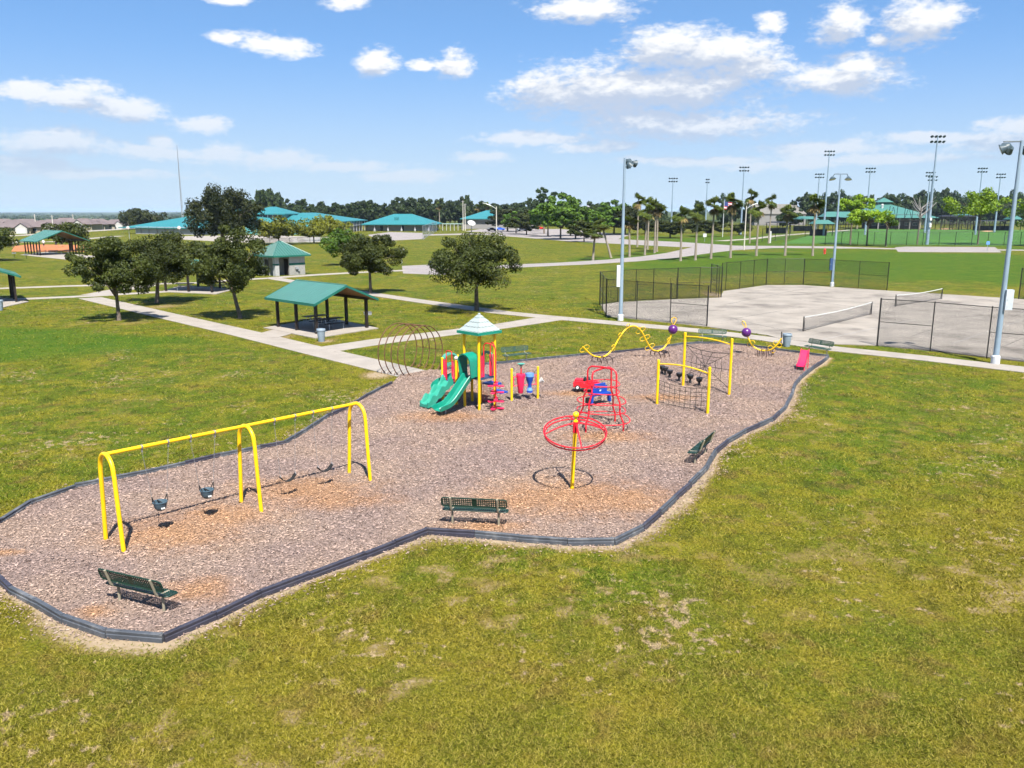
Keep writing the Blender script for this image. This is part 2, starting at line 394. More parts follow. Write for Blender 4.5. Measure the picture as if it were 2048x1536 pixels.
OAKL = leaf_material('oak_leaf', (0.015, 0.025, 0.005), (0.080, 0.098, 0.017))
OAKL2 = leaf_material('oak_leaf_dark', (0.011, 0.018, 0.005), (0.050, 0.060, 0.014))
YOUNGL = leaf_material('yellow_green_leaf', (0.055, 0.075, 0.010), (0.21, 0.215, 0.018))
GREENL = leaf_material('fresh_green_leaf', (0.030, 0.070, 0.008), (0.10, 0.18, 0.016))
BRIGHTL = leaf_material('bright_green_needles', (0.10, 0.19, 0.010), (0.25, 0.36, 0.016))
PINEL = leaf_material('pine_needles', (0.014, 0.035, 0.012), (0.05, 0.085, 0.025))
FARL = leaf_material('far_tree_leaf', (0.012, 0.024, 0.007), (0.046, 0.072, 0.015), 0.15)
PALML = leaf_material('palm_frond_leaf', (0.040, 0.065, 0.012), (0.20, 0.25, 0.05), 0.4)
PALMD = leaf_material('dry_palm_frond', (0.12, 0.085, 0.035), (0.36, 0.27, 0.11))
NET = mat('black_rope', (0.020, 0.019, 0.020), 0.8)
LINK = wire_material('black_chain_link', (0.014, 0.014, 0.015), 0.065, 0.14)
LINKF = wire_material('far_black_chain_link', (0.014, 0.014, 0.015), 0.065, 0.055)
LINKG = wire_material('grey_chain_link', (0.34, 0.38, 0.42), 0.065, 0.20)
TNET = wire_material('tennis_net_cord', (0.02, 0.02, 0.022), 0.05, 0.15, False)

# ------------------------------------------------------------------ mesh building
class MB:
    def __init__(s):
        s.v = []; s.f = []; s.m = []; s.uv = None; s.cur = 0

    def add(s, vs, fs):
        o = len(s.v); s.v += [tuple(x) for x in vs]; s.f += [tuple(i + o for i in q) for q in fs]
        s.m += [s.cur] * len(fs)
        return s

    def box(s, c, d, rz=0.0, ry=0.0, rx=0.0):
        h = [x / 2 for x in d]
        mt = Matrix.Translation(c) @ Matrix.Rotation(rz, 4, 'Z') @ Matrix.Rotation(ry, 4, 'Y') @ Matrix.Rotation(rx, 4, 'X')
        vs = [mt @ Vector((x * h[0], y * h[1], z * h[2])) for x in (-1, 1) for y in (-1, 1) for z in (-1, 1)]
        return s.add(vs, [(0, 1, 3, 2), (4, 6, 7, 5), (0, 4, 5, 1), (2, 3, 7, 6), (0, 2, 6, 4), (1, 5, 7, 3)])

    def tube(s, pts, r, n=8, closed=False, cap=True):
        P = [Vector(p) for p in pts]; k = len(P)
        rr = r if isinstance(r, (list, tuple)) else [r] * k
        up = None; rings = []
        for i in range(k):
            if closed:
                d = P[(i + 1) % k] - P[i - 1]
            else:
                d = P[min(i + 1, k - 1)] - P[max(i - 1, 0)]
            d.normalize()
            if up is None:
                up = Vector((0, 0, 1)) if abs(d.z) < 0.9 else Vector((1, 0, 0))
            a = d.cross(up)
            if a.length < 1e-4:
                a = d.orthogonal()
            a.normalize(); b = a.cross(d).normalized(); up = b
            rings.append([P[i] + (a * math.cos(2 * math.pi * j / n) + b * math.sin(2 * math.pi * j / n)) * rr[i] for j in range(n)])
        vs = [q for ring in rings for q in ring]; fs = []
        for i in range(k if closed else k - 1):
            i2 = (i + 1) % k
            for j in range(n):
                j2 = (j + 1) % n
                fs.append((i * n + j, i * n + j2, i2 * n + j2, i2 * n + j))
        if cap and not closed:
            fs.append(tuple(range(n - 1, -1, -1))); fs.append(tuple(range((k - 1) * n, k * n)))
        return s.add(vs, fs)

    def lathe(s, prof, c=(0, 0, 0), n=16, axis=None):
        vs = []; fs = []; k = len(prof)
        q = Vector(axis).to_track_quat('Z', 'Y') if axis else None
        for r, z in prof:
            for j in range(n):
                p = Vector((r * math.cos(2 * math.pi * j / n), r * math.sin(2 * math.pi * j / n), z))
                if q:
                    p = q @ p
                vs.append(p + Vector(c))
        for i in range(k - 1):
            for j in range(n):
                j2 = (j + 1) % n
                fs.append((i * n + j, i * n + j2, (i + 1) * n + j2, (i + 1) * n + j))
        fs.append(tuple(range(n - 1, -1, -1))); fs.append(tuple(range((k - 1) * n, k * n)))
        return s.add(vs, fs)

    def ball(s, c, r, n=14, k=9):
        return s.lathe([(max(r * math.sin(math.pi * i / k), r * 0.02), -r * math.cos(math.pi * i / k)) for i in range(k + 1)], c, n)

    def prism(s, poly, z0, z1):
        n = len(poly); vs = [(x, y, z0) for x, y in poly] + [(x, y, z1) for x, y in poly]
        fs = [tuple(range(n - 1, -1, -1)), tuple(range(n, 2 * n))] + [(i, (i + 1) % n, n + (i + 1) % n, n + i) for i in range(n)]
        return s.add(vs, fs)

    def sweep(s, path, sec, d, o=(0, 0, 0)):
        """closed section (side, normal) carried along path (run, height) that heads in direction d"""
        d = Vector((d[0], d[1], 0)).normalized(); lat = Vector((-d.y, d.x, 0)); up = Vector((0, 0, 1)); o = Vector(o)
        n = len(sec); k = len(path); vs = []
        for i in range(k):
            a = path[max(i - 1, 0)]; b = path[min(i + 1, k - 1)]
            t = (d * (b[0] - a[0]) + up * (b[1] - a[1])).normalized(); nn = lat.cross(t)
            if nn.z < 0:
                nn = -nn
            p = o + d * path[i][0] + up * path[i][1]
            vs += [p + lat * u + nn * w for u, w in sec]
        fs = [(i * n + j, i * n + (j + 1) % n, (i + 1) * n + (j + 1) % n, (i + 1) * n + j) for i in range(k - 1) for j in range(n)]
        fs += [tuple(range(n - 1, -1, -1)), tuple(range((k - 1) * n, k * n))]
        return s.add(vs, fs)

    def build(s, name, m, parent=None, smooth=False, link=True):
        me = bpy.data.meshes.new(name); me.from_pydata(s.v, [], s.f); me.validate(); me.update()
        for q in (m if isinstance(m, (list, tuple)) else [m]):
            me.materials.append(q)
        if isinstance(m, (list, tuple)):
            me.polygons.foreach_set('material_index', s.m[:len(me.polygons)])
        import bmesh
        bm = bmesh.new(); bm.from_mesh(me); bmesh.ops.recalc_face_normals(bm, faces=bm.faces); bm.to_mesh(me); bm.free()
        if smooth:
            me.polygons.foreach_set('use_smooth', [True] * len(me.polygons))
            me.set_sharp_from_angle(angle=R(42))
        o = bpy.data.objects.new(name, me)
        if link:
            C.objects.link(o)
        if parent:
            o.parent = parent
        return o

def tag(o, label, cat, group=None):
    o['label'] = label; o['category'] = cat
    if group:
        o['group'] = group
    return o

def thing(name, label, cat, loc=(0, 0, 0), rz=0.0, group=None):
    o = bpy.data.objects.new(name, None); C.objects.link(o); o.empty_display_size = 0.2
    o.location = (loc[0], loc[1], loc[2] if len(loc) > 2 else 0); o.rotation_euler = (0, 0, rz)
    return tag(o, label, cat, group)

def structure(o, kind='structure'):
    o['kind'] = kind
    return o

def dup(root, loc=None, rz=None, sc=None, label=None, group=None):
    r = root.copy(); C.objects.link(r)
    if loc is not None:
        r.location = (loc[0], loc[1], loc[2] if len(loc) > 2 else 0)
    if rz is not None:
        r.rotation_euler = (0, 0, rz)
    if sc is not None:
        r.scale = sc if isinstance(sc, tuple) else (sc, sc, sc)
    if label:
        r['label'] = label
    if group:
        r['group'] = group
    for ch in list(root.children):
        c = ch.copy(); C.objects.link(c); c.parent = r
        for g in list(ch.children):
            k = g.copy(); C.objects.link(k); k.parent = c
    return r

def npmesh(name, verts, faces_n, m, attrs=None, uv=None):
    """verts (N*k,3): N loose polygons of k corners"""
    nv = len(verts); k = faces_n; nf = nv // k
    me = bpy.data.meshes.new(name)
    me.vertices.add(nv); me.vertices.foreach_set('co', np.ascontiguousarray(verts, dtype=np.float32).ravel())
    me.loops.add(nv); me.loops.foreach_set('vertex_index', np.arange(nv, dtype=np.int32))
    me.polygons.add(nf); me.polygons.foreach_set('loop_start', np.arange(0, nv, k, dtype=np.int32))
    me.polygons.foreach_set('loop_total', np.full(nf, k, dtype=np.int32))
    for an, av in (attrs or {}).items():
        a = me.attributes.new(an, 'FLOAT', 'POINT'); a.data.foreach_set('value', np.ascontiguousarray(av, dtype=np.float32))
    me.materials.append(m); me.update(); me.validate()
    return me

# ------------------------------------------------------------------ the ground
def vnoise(x, y, s, seed):
    r = np.random.default_rng(seed); T = r.random((256, 256))
    u = x / s + 1000.0; v = y / s + 1000.0
    i = np.floor(u).astype(int); j = np.floor(v).astype(int); a = u - i; b = v - j
    a = a * a * (3 - 2 * a); b = b * b * (3 - 2 * b)
    g = lambda p, q: T[p % 256, q % 256]
    return (g(i, j) * (1 - a) + g(i + 1, j) * a) * (1 - b) + (g(i, j + 1) * (1 - a) + g(i + 1, j + 1) * a) * b

def fbm(x, y, s, seed, n=4):
    o = 0.0; w = 0.5; t = 0.0
    for k in range(n):
        o = o + w * vnoise(x, y, s / 2 ** k, seed + k); t += w; w *= 0.6
    return o / t

BORDER_PX = [(783, 766), (735, 790), (690, 818), (655, 832), (610, 862), (570, 885), (520, 895), (440, 911), (370, 927), (290, 945),
             (230, 957), (150, 973), (60, 1006), (0, 1043), (-55, 1083), (-60, 1115), (0, 1158), (22, 1178), (72, 1205), (128, 1238), (215, 1266),
             (327, 1275), (430, 1230), (520, 1187), (620, 1150), (730, 1110), (790, 1087), (855, 1061), (950, 1068), (1040, 1076), (1135, 1083),
             (1228, 1083), (1285, 1055), (1320, 1025), (1350, 996), (1380, 968), (1412, 935), (1431, 903), (1455, 882), (1490, 862), (1545, 838),
             (1570, 815), (1584, 788), (1590, 768), (1603, 753), (1626, 735), (1646, 722), (1657, 712), (1612, 707), (1554, 699), (1500, 691), (1459, 687),
             (1400, 686), (1365, 688), (1300, 697), (1232, 704), (1159, 710), (1060, 720), (999, 726), (940, 731), (890, 738)]
BORDER = [G(x, y, 0.1) for x, y in BORDER_PX]
MULCHP = BORDER + [G(862, 741), G(800, 752)]
BP = np.array(BORDER); MP = np.array(MULCHP)

def inside(x, y, P):
    r = np.zeros(x.shape, bool); n = len(P); j = n - 1
    for i in range(n):
        xi, yi = P[i]; xj, yj = P[j]
        c = ((yi > y) != (yj > y)) & (x < (xj - xi) * (y - yi) / (yj - yi + 1e-12) + xi)
        r ^= c; j = i
    return r

def dseg(x, y, P, closed=True):
    d = np.full(x.shape, 1e9); n = len(P)
    for i in range(n if closed else n - 1):
        ax, ay = P[i]; bx, by = P[(i + 1) % n]; ex, ey = bx - ax, by - ay
        t = np.clip(((x - ax) * ex + (y - ay) * ey) / (ex * ex + ey * ey + 1e-9), 0, 1)
        d = np.minimum(d, np.hypot(x - ax - t * ex, y - ay - t * ey))
    return d

SANDSPOTS = [(G(238, 648), 1.6, 0.5), (G(313, 612), 1.6, 0.5), (G(335, 613), 1.2, 0.4), (G(480, 643), 1.7, 0.5), (G(741, 592), 1.3, 0.5), (G(560, 655), 1.2, 0.6),
             (G(577, 672), 0.9, 0.5), (G(650, 684), 0.9, 0.5), (G(755, 750), 1.2, 0.8), (G(1430, 590), 1.5, 0.6), (G(540, 650), 1.0, 0.6)]

def sandmask(x, y):
    """bare, sandy ground: along the border, in scattered worn patches"""
    d = dseg(x, y, BP, False); s = np.zeros(x.shape)
    wid = 0.12 + 0.5 * fbm(x, y, 0.9, 11) + 0.35 * np.exp(-(((x - 6) / 2.5) ** 2 + ((y - 23.5) / 2.2) ** 2)) \
        + 0.35 * np.exp(-(((x + 8.8) / 3.0) ** 2 + ((y - 15.5) / 1.2) ** 2)) + 0.25 * np.exp(-(((x - 0.5) / 3.0) ** 2 + ((y - 21) / 1.0) ** 2))
    s = np.maximum(s, np.clip(1.25 - d / wid, 0, 1) * 0.95)
    lawn = 1.0 - np.clip((y - 22) / 25, 0, 0.6)
    pat = fbm(x, y, 0.8, 31, 3) + 0.5 * (fbm(x, y, 7.0, 51, 2) - 0.5)
    s = np.maximum(s, np.clip((pat - 0.72) * 4.0, 0, 0.36) * lawn)
    pat2 = fbm(x, y, 0.55, 71, 2) + 0.6 * (fbm(x, y, 6.0, 81, 2) - 0.5)
    s = np.maximum(s, np.clip((pat2 - 0.70) * 4.0, 0, 0.50) * lawn)
    for (cx, cy), rx, ry in SANDSPOTS:
        s = np.maximum(s, np.clip(1.1 - np.hypot((x - cx) / rx, (y - cy) / (ry * 2)), 0, 0.8))
    return s

def terrain(x, y):
    d = np.hypot(x, y); a = np.degrees(np.arctan2(x, y))
    st = lambda v, p, q: (lambda k: k * k * (3 - 2 * k))(np.clip((v - p) / (q - p), 0, 1))
    return -16.0 * st(d, 420, 950) * st(-a, 17, 24)

def axis(a0, a1, step, lo, hi):
    m = list(np.arange(a0, a1 + 1e-6, step)); s = step; v = m[-1]; up = []
    while v < hi:
        s *= 1.16; v += s; up.append(v)
    s = step; v = m[0]; dn = []
    while v > lo:
        s *= 1.16; v -= s; dn.append(v)
    return np.array(dn[::-1] + m + up)

xs = axis(-16.0, 22.0, 0.17, -22000, 22000); ys = axis(9.5, 46.0, 0.17, -3000, 24000)
X, Y = np.meshgrid(xs, ys); Z = terrain(X, Y)
sand = np.zeros(X.shape); near = (np.hypot(X, Y - 40) < 95)
sand[near] = sandmask(X[near], Y[near])
nx, ny = len(xs), len(ys)
me = bpy.data.meshes.new('ground')
idx = np.arange(nx * ny).reshape(ny, nx)
quads = np.stack([idx[:-1, :-1], idx[:-1, 1:], idx[1:, 1:], idx[1:, :-1]], -1).reshape(-1, 4)
me.vertices.add(nx * ny); me.vertices.foreach_set('co', np.stack([X, Y, Z], -1).astype(np.float32).ravel())
me.loops.add(quads.size); me.loops.foreach_set('vertex_index', quads.astype(np.int32).ravel())
me.polygons.add(len(quads)); me.polygons.foreach_set('loop_start', np.arange(0, quads.size, 4, dtype=np.int32))
me.polygons.foreach_set('loop_total', np.full(len(quads), 4, dtype=np.int32))
a = me.attributes.new('sand', 'FLOAT', 'POINT'); a.data.foreach_set('value', sand.astype(np.float32).ravel())
me.materials.append(ground_material()); me.update(); me.validate()
gr = bpy.data.objects.new('ground', me); C.objects.link(gr); structure(gr)

# mulch bed and its loose chips
MUL = mulch_material()
mb = MB(); mb.add([(x, y, 0.05) for x, y in MULCHP], [tuple(range(len(MULCHP)))])
structure(mb.build('mulch_bed', MUL))
n = 420000
cx = rng.uniform(MP[:, 0].min(), MP[:, 0].max(), n); cy = rng.uniform(MP[:, 1].min(), MP[:, 1].max(), n)
ok = inside(cx, cy, MP)
# a few chips kicked over the edge
ko = (~ok) & (dseg(cx, cy, BP, False) < 0.9 * rng.random(n) ** 1.5) & (rng.random(n) < 0.9) & (cy < 42)
sel = ok | ko; cx = cx[sel]; cy = cy[sel]; zb = np.where(ok[sel], 0.055, 0.008); n = len(cx)
th = rng.uniform(0, 2 * np.pi, n); ln = rng.uniform(0.010, 0.040, n) * np.where(rng.random(n) < 0.06, 1.8, 1.0); wd = rng.uniform(0.0045, 0.010, n); tl = rng.normal(0, 0.35, n)
ux = np.cos(th); uy = np.sin(th)
def chip(a, b):
    return np.stack([cx + ux * ln * a - uy * wd * b, cy + uy * ln * a + ux * wd * b, zb + 0.02 + np.abs(tl) * 0.02 + tl * ln * a * 0.6 + b * 0.006], -1)
vv = np.stack([chip(-1, -1), chip(1, -1), chip(1, 1), chip(-1, 1)], 1).reshape(-1, 3)
rr = np.repeat(np.clip(rng.beta(1.5, 1.6, n), 0.01, 1), 4)
o = bpy.data.objects.new('mulch_chips', npmesh('mulch_chips', vv, 4, MUL, {'rnd': rr})); C.objects.link(o); structure(o, 'stuff')
tag(o, 'loose wood mulch chips covering the playground bed', 'mulch')

# grass blades on the lawn round the bed (thinning out with distance)
def blades(n, y0, y1, size):
    u = rng.random(n); yy = 1 / (1 / y0 + u * (1 / y1 - 1 / y0)); half = yy * 0.70 + 2.0
    xx = rng.uniform(-1, 1, n) * half
    sm = sandmask(xx, yy); keep = (~inside(xx, yy, MP)) & (dseg(xx, yy, BP, False) > 0.14) & (rng.random(n) > np.clip(sm * 1.25 - 0.08, 0, 0.93))
    for pl, wd_ in STRIPS:
        keep &= dseg(xx, yy, pl, False) > wd_ / 2 + 0.05
    for pl in SLABS:
        keep &= ~inside(xx, yy, pl)
    xx = xx[keep]; yy = yy[keep]; m = len(xx)
    k = size * (0.6 + yy / 40.0) * (0.55 + 0.9 * fbm(xx, yy, 1.4, 91, 3))
    th = rng.uniform(0, 2 * np.pi, m); hgt = rng.uniform(0.012, 0.045, m) * k; w = rng.uniform(0.0045, 0.009, m) * k; ln = rng.uniform(0.025, 0.072, m) * k
    ph = rng.uniform(0, 2 * np.pi, m); z0 = np.zeros(m)
    A = np.stack([xx - np.cos(th) * w, yy - np.sin(th) * w, z0], -1); B = np.stack([xx + np.cos(th) * w, yy + np.sin(th) * w, z0], -1)
    T = np.stack([xx + np.cos(ph) * ln, yy + np.sin(ph) * ln, hgt], -1)
    return np.stack([A, B, T], 1).reshape(-1, 3), np.repeat(rng.random(m), 3)

# ------------------------------------------------------------------ paths, road, courts
STRIPS = []; SLABS = [np.array([G(527, 656.5), G(630, 677.5), G(757, 657.5), G(655, 636)])]
def strip(name, pts, w, z, m, px=True, h=0.06):
    STRIPS.append((np.array([G(*p) for p in pts]), max(w) if isinstance(w, list) else w))
    P = [Vector(G(*p)) if px else Vector(p) for p in pts]; n = len(P); l = []; r = []
    for i in range(n):
        d = (P[min(i + 1, n - 1)] - P[max(i - 1, 0)]).normalized(); s = Vector((-d.y, d.x)); ww = w[i] if isinstance(w, list) else w
        l.append(P[i] + s * ww / 2); r.append(P[i] - s * ww / 2)
    vs = [(q.x, q.y, z) for q in l] + [(q.x, q.y, z) for q in r]
    vs += [(q.x, q.y, z - h) for q in l] + [(q.x, q.y, z - h) for q in r]
    fs = []
    for i in range(n - 1):
        fs += [(i, i + 1, n + i + 1, n + i), (i, 2 * n + i, 2 * n + i + 1, i + 1), (n + i, n + i + 1, 3 * n + i + 1, 3 * n + i)]
    fs += [(0, n, 3 * n, 2 * n), (n - 1, 3 * n - 1, 4 * n - 1, 2 * n - 1)]
    mb = MB(); mb.add(vs, fs)
    return structure(mb.build(name, m))

def slab(name, pts, z, m, px=True, h=0.1):
    SLABS.append(np.array([G(*p) for p in pts]))
    mb = MB(); mb.prism([G(*p) for p in pts] if px else pts, z - h, z)
    return structure(mb.build(name, m))

strip('path', [(180, 596), (330, 631), (493, 668), (640, 704), (826, 748)], 2.15, 0.024, CONC)
strip('path', [(648, 700), (760, 683), (1000, 653), (1100, 637.5)], [2.2, 2.2, 2.2, 2.6], 0.029, CONC)
strip('path', [(548, 557), (700, 582), (850, 604), (1000, 625), (1090, 634), (1180, 642), (1400, 662), (1540, 679), (1667, 698), (1850, 717), (2048, 740), (2250, 765)], 1.9, 0.034, CONC)
strip('path', [(-90, 582), (0, 577), (142, 572), (260, 569), (390, 566), (470, 560), (548, 556)], 2.0, 0.019, CONC)
strip('path', [(-60, 602), (20, 599), (90, 596), (182, 592), (250, 588), (340, 583)], 1.9, 0.015, CONC)
strip('path', [(545, 556), (632, 550), (701, 546), (810, 541)], 2.2, 0.039, CONC)
strip('path', [(185, 590), (250, 578), (300, 570)], 2.6, 0.010, CONC)
strip('path', [(526, 675), (575, 661)], 2.3, 0.044, CONC)
slab('parking_pad', [(806, 547), (804, 532), (870, 529), (930, 532), (930, 545), (880, 550)], 0.020, ASPH)
strip('road', [(860, 540), (960, 536), (1045, 531.5), (1150, 527), (1246, 521), (1320, 514), (1370, 507), (1420, 499), (1470, 494)], [5.5, 6, 6.5, 6.5, 7, 7.5, 8, 12, 20], 0.026, ASPH)
strip('road', [(1430, 494), (1500, 494), (1567, 494), (1671, 495), (1720, 496), (1800, 498), (2048, 500.5), (2300, 503)], [26, 14, 12, 12, 7, 6, 6, 6], 0.032, ASPH)
slab('parking_bay', [(1796, 504), (1790, 495), (1812, 493.5), (1990, 494.5), (2003, 505)], 0.038, ASPH)
strip('road', [(760, 473), (850, 470), (940, 468), (1000, 468), (1100, 474), (1200, 481), (1300, 486), (1420, 493)], [14, 14, 16, 20, 22, 24, 24, 18], 0.020, ASPH)
slab('parking_lot', [(930, 463), (990, 466), (1230, 480), (1260, 470), (1120, 458), (960, 458)], 0.015, ASPH)
strip('path', [(1440, 482), (1500, 478), (1560, 471), (1640, 465), (1700, 460)], 4.0, 0.020, CONC)
strip('road', [(0, 472.5), (60, 470), (130, 465), (250, 458), (320, 455)], 9, 0.03, CONC)
strip('path', [(0, 485), (60, 484), (100, 484), (170, 478), (240, 472)], 4, 0.03, CONC)
slab('school_court', [(500, 486), (420, 482), (340, 478), (330, 473), (520, 470), (640, 474), (640, 484)], 0.02, CONC)
slab('school_court', [(765, 482), (850, 478), (845, 466), (780, 464), (735, 470)], 0.025, ASPH)
slab('infield', [(22, 503), (30, 492), (60, 489), (165, 490), (200, 497), (185, 503)], 0.02, DIRT)
slab('outfield', [(1560, 488), (1620, 470), (1700, 458), (2120, 460), (2150, 492), (1990, 491.5), (1640, 487)], 0.01, mat('outfield_grass', (0.036, 0.110, 0.005), 0.9, 0.25, 0.05))
for q in ([(1805, 454.2), (1828, 453), (1843, 454), (1825, 455.5)], [(1870, 458.5), (1890, 456.8), (1912, 458.2), (1890, 459.8)], [(1960, 462.5), (1975, 461.2), (1992, 462.2), (1975, 463.6)]):
    slab('infield_dirt', q, 0.03, TANDIRT)

crt = slab('court', [(1214, 633), (1202, 610), (1237, 605), (1354, 599), (1440, 596), (1447, 583), (1532, 571), (1606, 571), (1775, 582), (2048, 599), (2330, 618),
              (2330, 752), (2048, 724), (1860, 702), (1754, 692), (1640, 688), (1560, 678), (1533, 671), (1414, 654)], 0.05, COURT)
for p, q in (((1460, 640), (1566, 622)), ((1440, 612), (1640, 572)), ((1820, 675), (1895, 650)), ((2000, 697), (2060, 672)), ((1600, 600), (1760, 622)), ((1560, 660), (1470, 640))):
    a = Vector(G(*p)); b = Vector(G(*q)); d = (b - a); mb = MB(); mb.box(((a.x + b.x) / 2, (a.y + b.y) / 2, 0.052), (d.length, 0.05, 0.006), math.atan2(d.y, d.x))
    mb.build('expansion_joint', JOINT, crt)
for p, q in (((1478, 568 + 20), (1560, 582)), ((1600, 690), (1830, 640)), ((1900, 690), (2048, 640))):
    a = Vector(G(*p)); b = Vector(G(*q)); d = (b - a); mb = MB(); mb.box(((a.x + b.x) / 2, (a.y + b.y) / 2, 0.053), (d.length, 0.05, 0.004), math.atan2(d.y, d.x))
    mb.build('court_line', mat('worn_white_line', (0.29, 0.28, 0.27), 0.85), crt)

b1, r1 = blades(560000, 10.2, 30, 1.4); b2, r2 = blades(150000, 30, 85, 1.3)
o = bpy.data.objects.new('lawn_grass', npmesh('lawn_grass', np.concatenate([b1, b2]), 3, blade_material(), {'rnd': np.concatenate([r1, r2])}))
C.objects.link(o); structure(o, 'stuff'); tag(o, 'short patchy grass of the lawn around the playground', 'grass')

# ------------------------------------------------------------------ playground border
root = thing('playground_border', 'low border of grey and black plastic timbers edging the mulch bed', 'border')
k = 0
for i in range(len(BORDER) - 1):
    a = Vector(BORDER[i]); b = Vector(BORDER[i + 1]); ln = (b - a).length; m = max(1, round(ln / 1.25)); ang = math.atan2((b - a).y, (b - a).x)
    for j in range(m):
        c = a + (b - a) * (j + 0.5) / m; h = 0.205 + 0.02 * random.random(); l = ln / m
        mb = MB(); h -= 0.025; prof = [(-0.062, -0.12), (-0.062, h - 0.09), (-0.042, h - 0.08), (-0.052, h - 0.012), (-0.042, h), (0.042, h), (0.052, h - 0.012), (0.042, h - 0.08), (0.062, h - 0.09), (0.062, -0.12)]
        e = l / 2 - 0.004
        mb.sweep([(-e, 0), (-e + 0.012, 0.0), (e - 0.012, 0.0), (e, 0)], prof, (1, 0), (0, 0, 0))
        mb.cur = 0
        mb.box((e - 0.05, 0, h + 0.006), (0.05, 0.085, 0.014))
        mb.box((-e + 0.3, 0, h + 0.004), (0.03, 0.03, 0.01)); mb.box((e - 0.3, 0, h + 0.004), (0.03, 0.03, 0.01))
        o = mb.build('timber', TIMD if random.random() < 0.3 else TIMB, root)
        o.location = (c.x, c.y, 0); o.rotation_euler = (random.gauss(0, 0.015), random.gauss(0, 0.008), ang + random.gauss(0, 0.012)); k += 1

# ------------------------------------------------------------------ benches
def perf(mb, Lx, Wy, nx, ny, th=0.012, f=None):
    """perforated sheet, long side on x; holes are real"""
    f = f or (lambda x, y, z: (x, y, z))
    xs_ = []; ys_ = []
    for i in range(nx):
        p = Lx / nx; xs_ += [-Lx / 2 + i * p, -Lx / 2 + i * p + p * 0.42]
    xs_.append(Lx / 2)
    for j in range(ny):
        p = Wy / ny; ys_ += [-Wy / 2 + j * p, -Wy / 2 + j * p + p * 0.42]
    ys_.append(Wy / 2)
    A = len(xs_); B = len(ys_); vs = []; fs = []
    for s in (0, -th):
        for y in ys_:
            for x in xs_:
                vs.append(f(x, y, s))
    solid = lambda i, j: 0 <= i < A - 1 and 0 <= j < B - 1 and not (i % 2 == 1 and j % 2 == 1 and abs(i - (A // 2)) > 2)
    o = A * B
    for j in range(B - 1):
        for i in range(A - 1):
            if not solid(i, j):
                continue
            a, b, c, d = j * A + i, j * A + i + 1, (j + 1) * A + i + 1, (j + 1) * A + i
            fs += [(a, b, c, d), (o + d, o + c, o + b, o + a)]
            for (ii, jj, p, q) in ((i, j - 1, a, b), (i + 1, j, b, c), (i, j + 1, c, d), (i - 1, j, d, a)):
                if not solid(ii, jj):
                    fs.append((q, p, o + p, o + q))
    mb.add(vs, fs)

def rounded_frame(mb, Lx, Wy, r, z, f):
    pts = []
    for cx_, cy_, a0 in ((1, 1, 0), (-1, 1, 90), (-1, -1, 180), (1, -1, 270)):
        for a in (0, 30, 60, 90):
            an = R(a0 + a); pts.append(f(cx_ * (Lx / 2 - 0.07) + 0.07 * math.cos(an), cy_ * (Wy / 2 - 0.07) + 0.07 * math.sin(an), z))
    mb.tube(pts, r, 6, closed=True)

def make_bench(label, loc, rz, m, legm=BEIGE):
    t = thing('park_bench', label, 'bench', loc, rz, 'perforated benches around the playground')
    Lx = 1.83
    mb = MB(); fs_ = lambda x, y, z: (x, y + 0.02, 0.45 + z - 0.10 * (y + 0.15))
    perf(mb, Lx - 0.04, 0.29, 30, 5, 0.012, fs_); rounded_frame(mb, Lx, 0.33, 0.02, -0.012, fs_); mb.build('seat', m, t)
    bf = lambda x, y, z: (x, -0.205 - 0.30 * (y + 0.14) + z * 0.95, 0.72 + y * 0.95 + z * 0.3)
    mb = MB(); perf(mb, Lx - 0.04, 0.24, 30, 4, 0.012, bf); rounded_frame(mb, Lx, 0.28, 0.02, -0.006, bf); mb.build('backrest', m, t)
    for s in (-0.66, 0.66):
        mb = MB(); mb.tube([(s, -0.02, -0.25), (s, -0.02, 0.40)], 0.032, 10); mb.build('leg', legm, t, True)
        mb = MB(); mb.tube([(s, 0.16, 0.405), (s, -0.12, 0.425), (s, -0.19, 0.46), (s, -0.215, 0.52), (s, -0.33, 0.87)], 0.03, 10)
        mb.build('back_support', legm, t, True)
    return t

def benchpos(p, q, face):
    a = Vector(G(*p)); b = Vector(G(*q)); d = b - a; c = (a + b) / 2; ang = math.atan2(d.y, d.x)
    nrm = Vector((-d.y, d.x)); want = Vector(face)
    return (c.x, c.y, 0.05), ang if nrm.dot(want) > 0 else ang + math.pi

for p, q, f, lab, m in (
        ((234, 1203), (338, 1228), (0.3, 1), 'green perforated bench facing the swings, nearest to the camera', BENCHG),
        ((900, 1049), (1003, 1054), (0, 1), 'green perforated bench beside the border, seen from behind, facing the spinner', BENCHG),
        ((1380, 936), (1416, 903), (-1, 0.5), 'green perforated bench at the right-hand border, seen edge-on', BENCHG),
        ((1010, 727), (1057, 722), (0, -1), 'faded green bench behind the drum panel on the far border', BENCHL),
        ((1402, 686), (1447, 687), (0, -1), 'faded green bench behind the yellow net frame', BENCHL),
        ((1618, 707), (1652, 713), (-0.3, -1), 'green bench at the far right corner beside the pink slide', BENCHL)):
    lo, an = benchpos(p, q, f); make_bench(lab, lo, an, m)

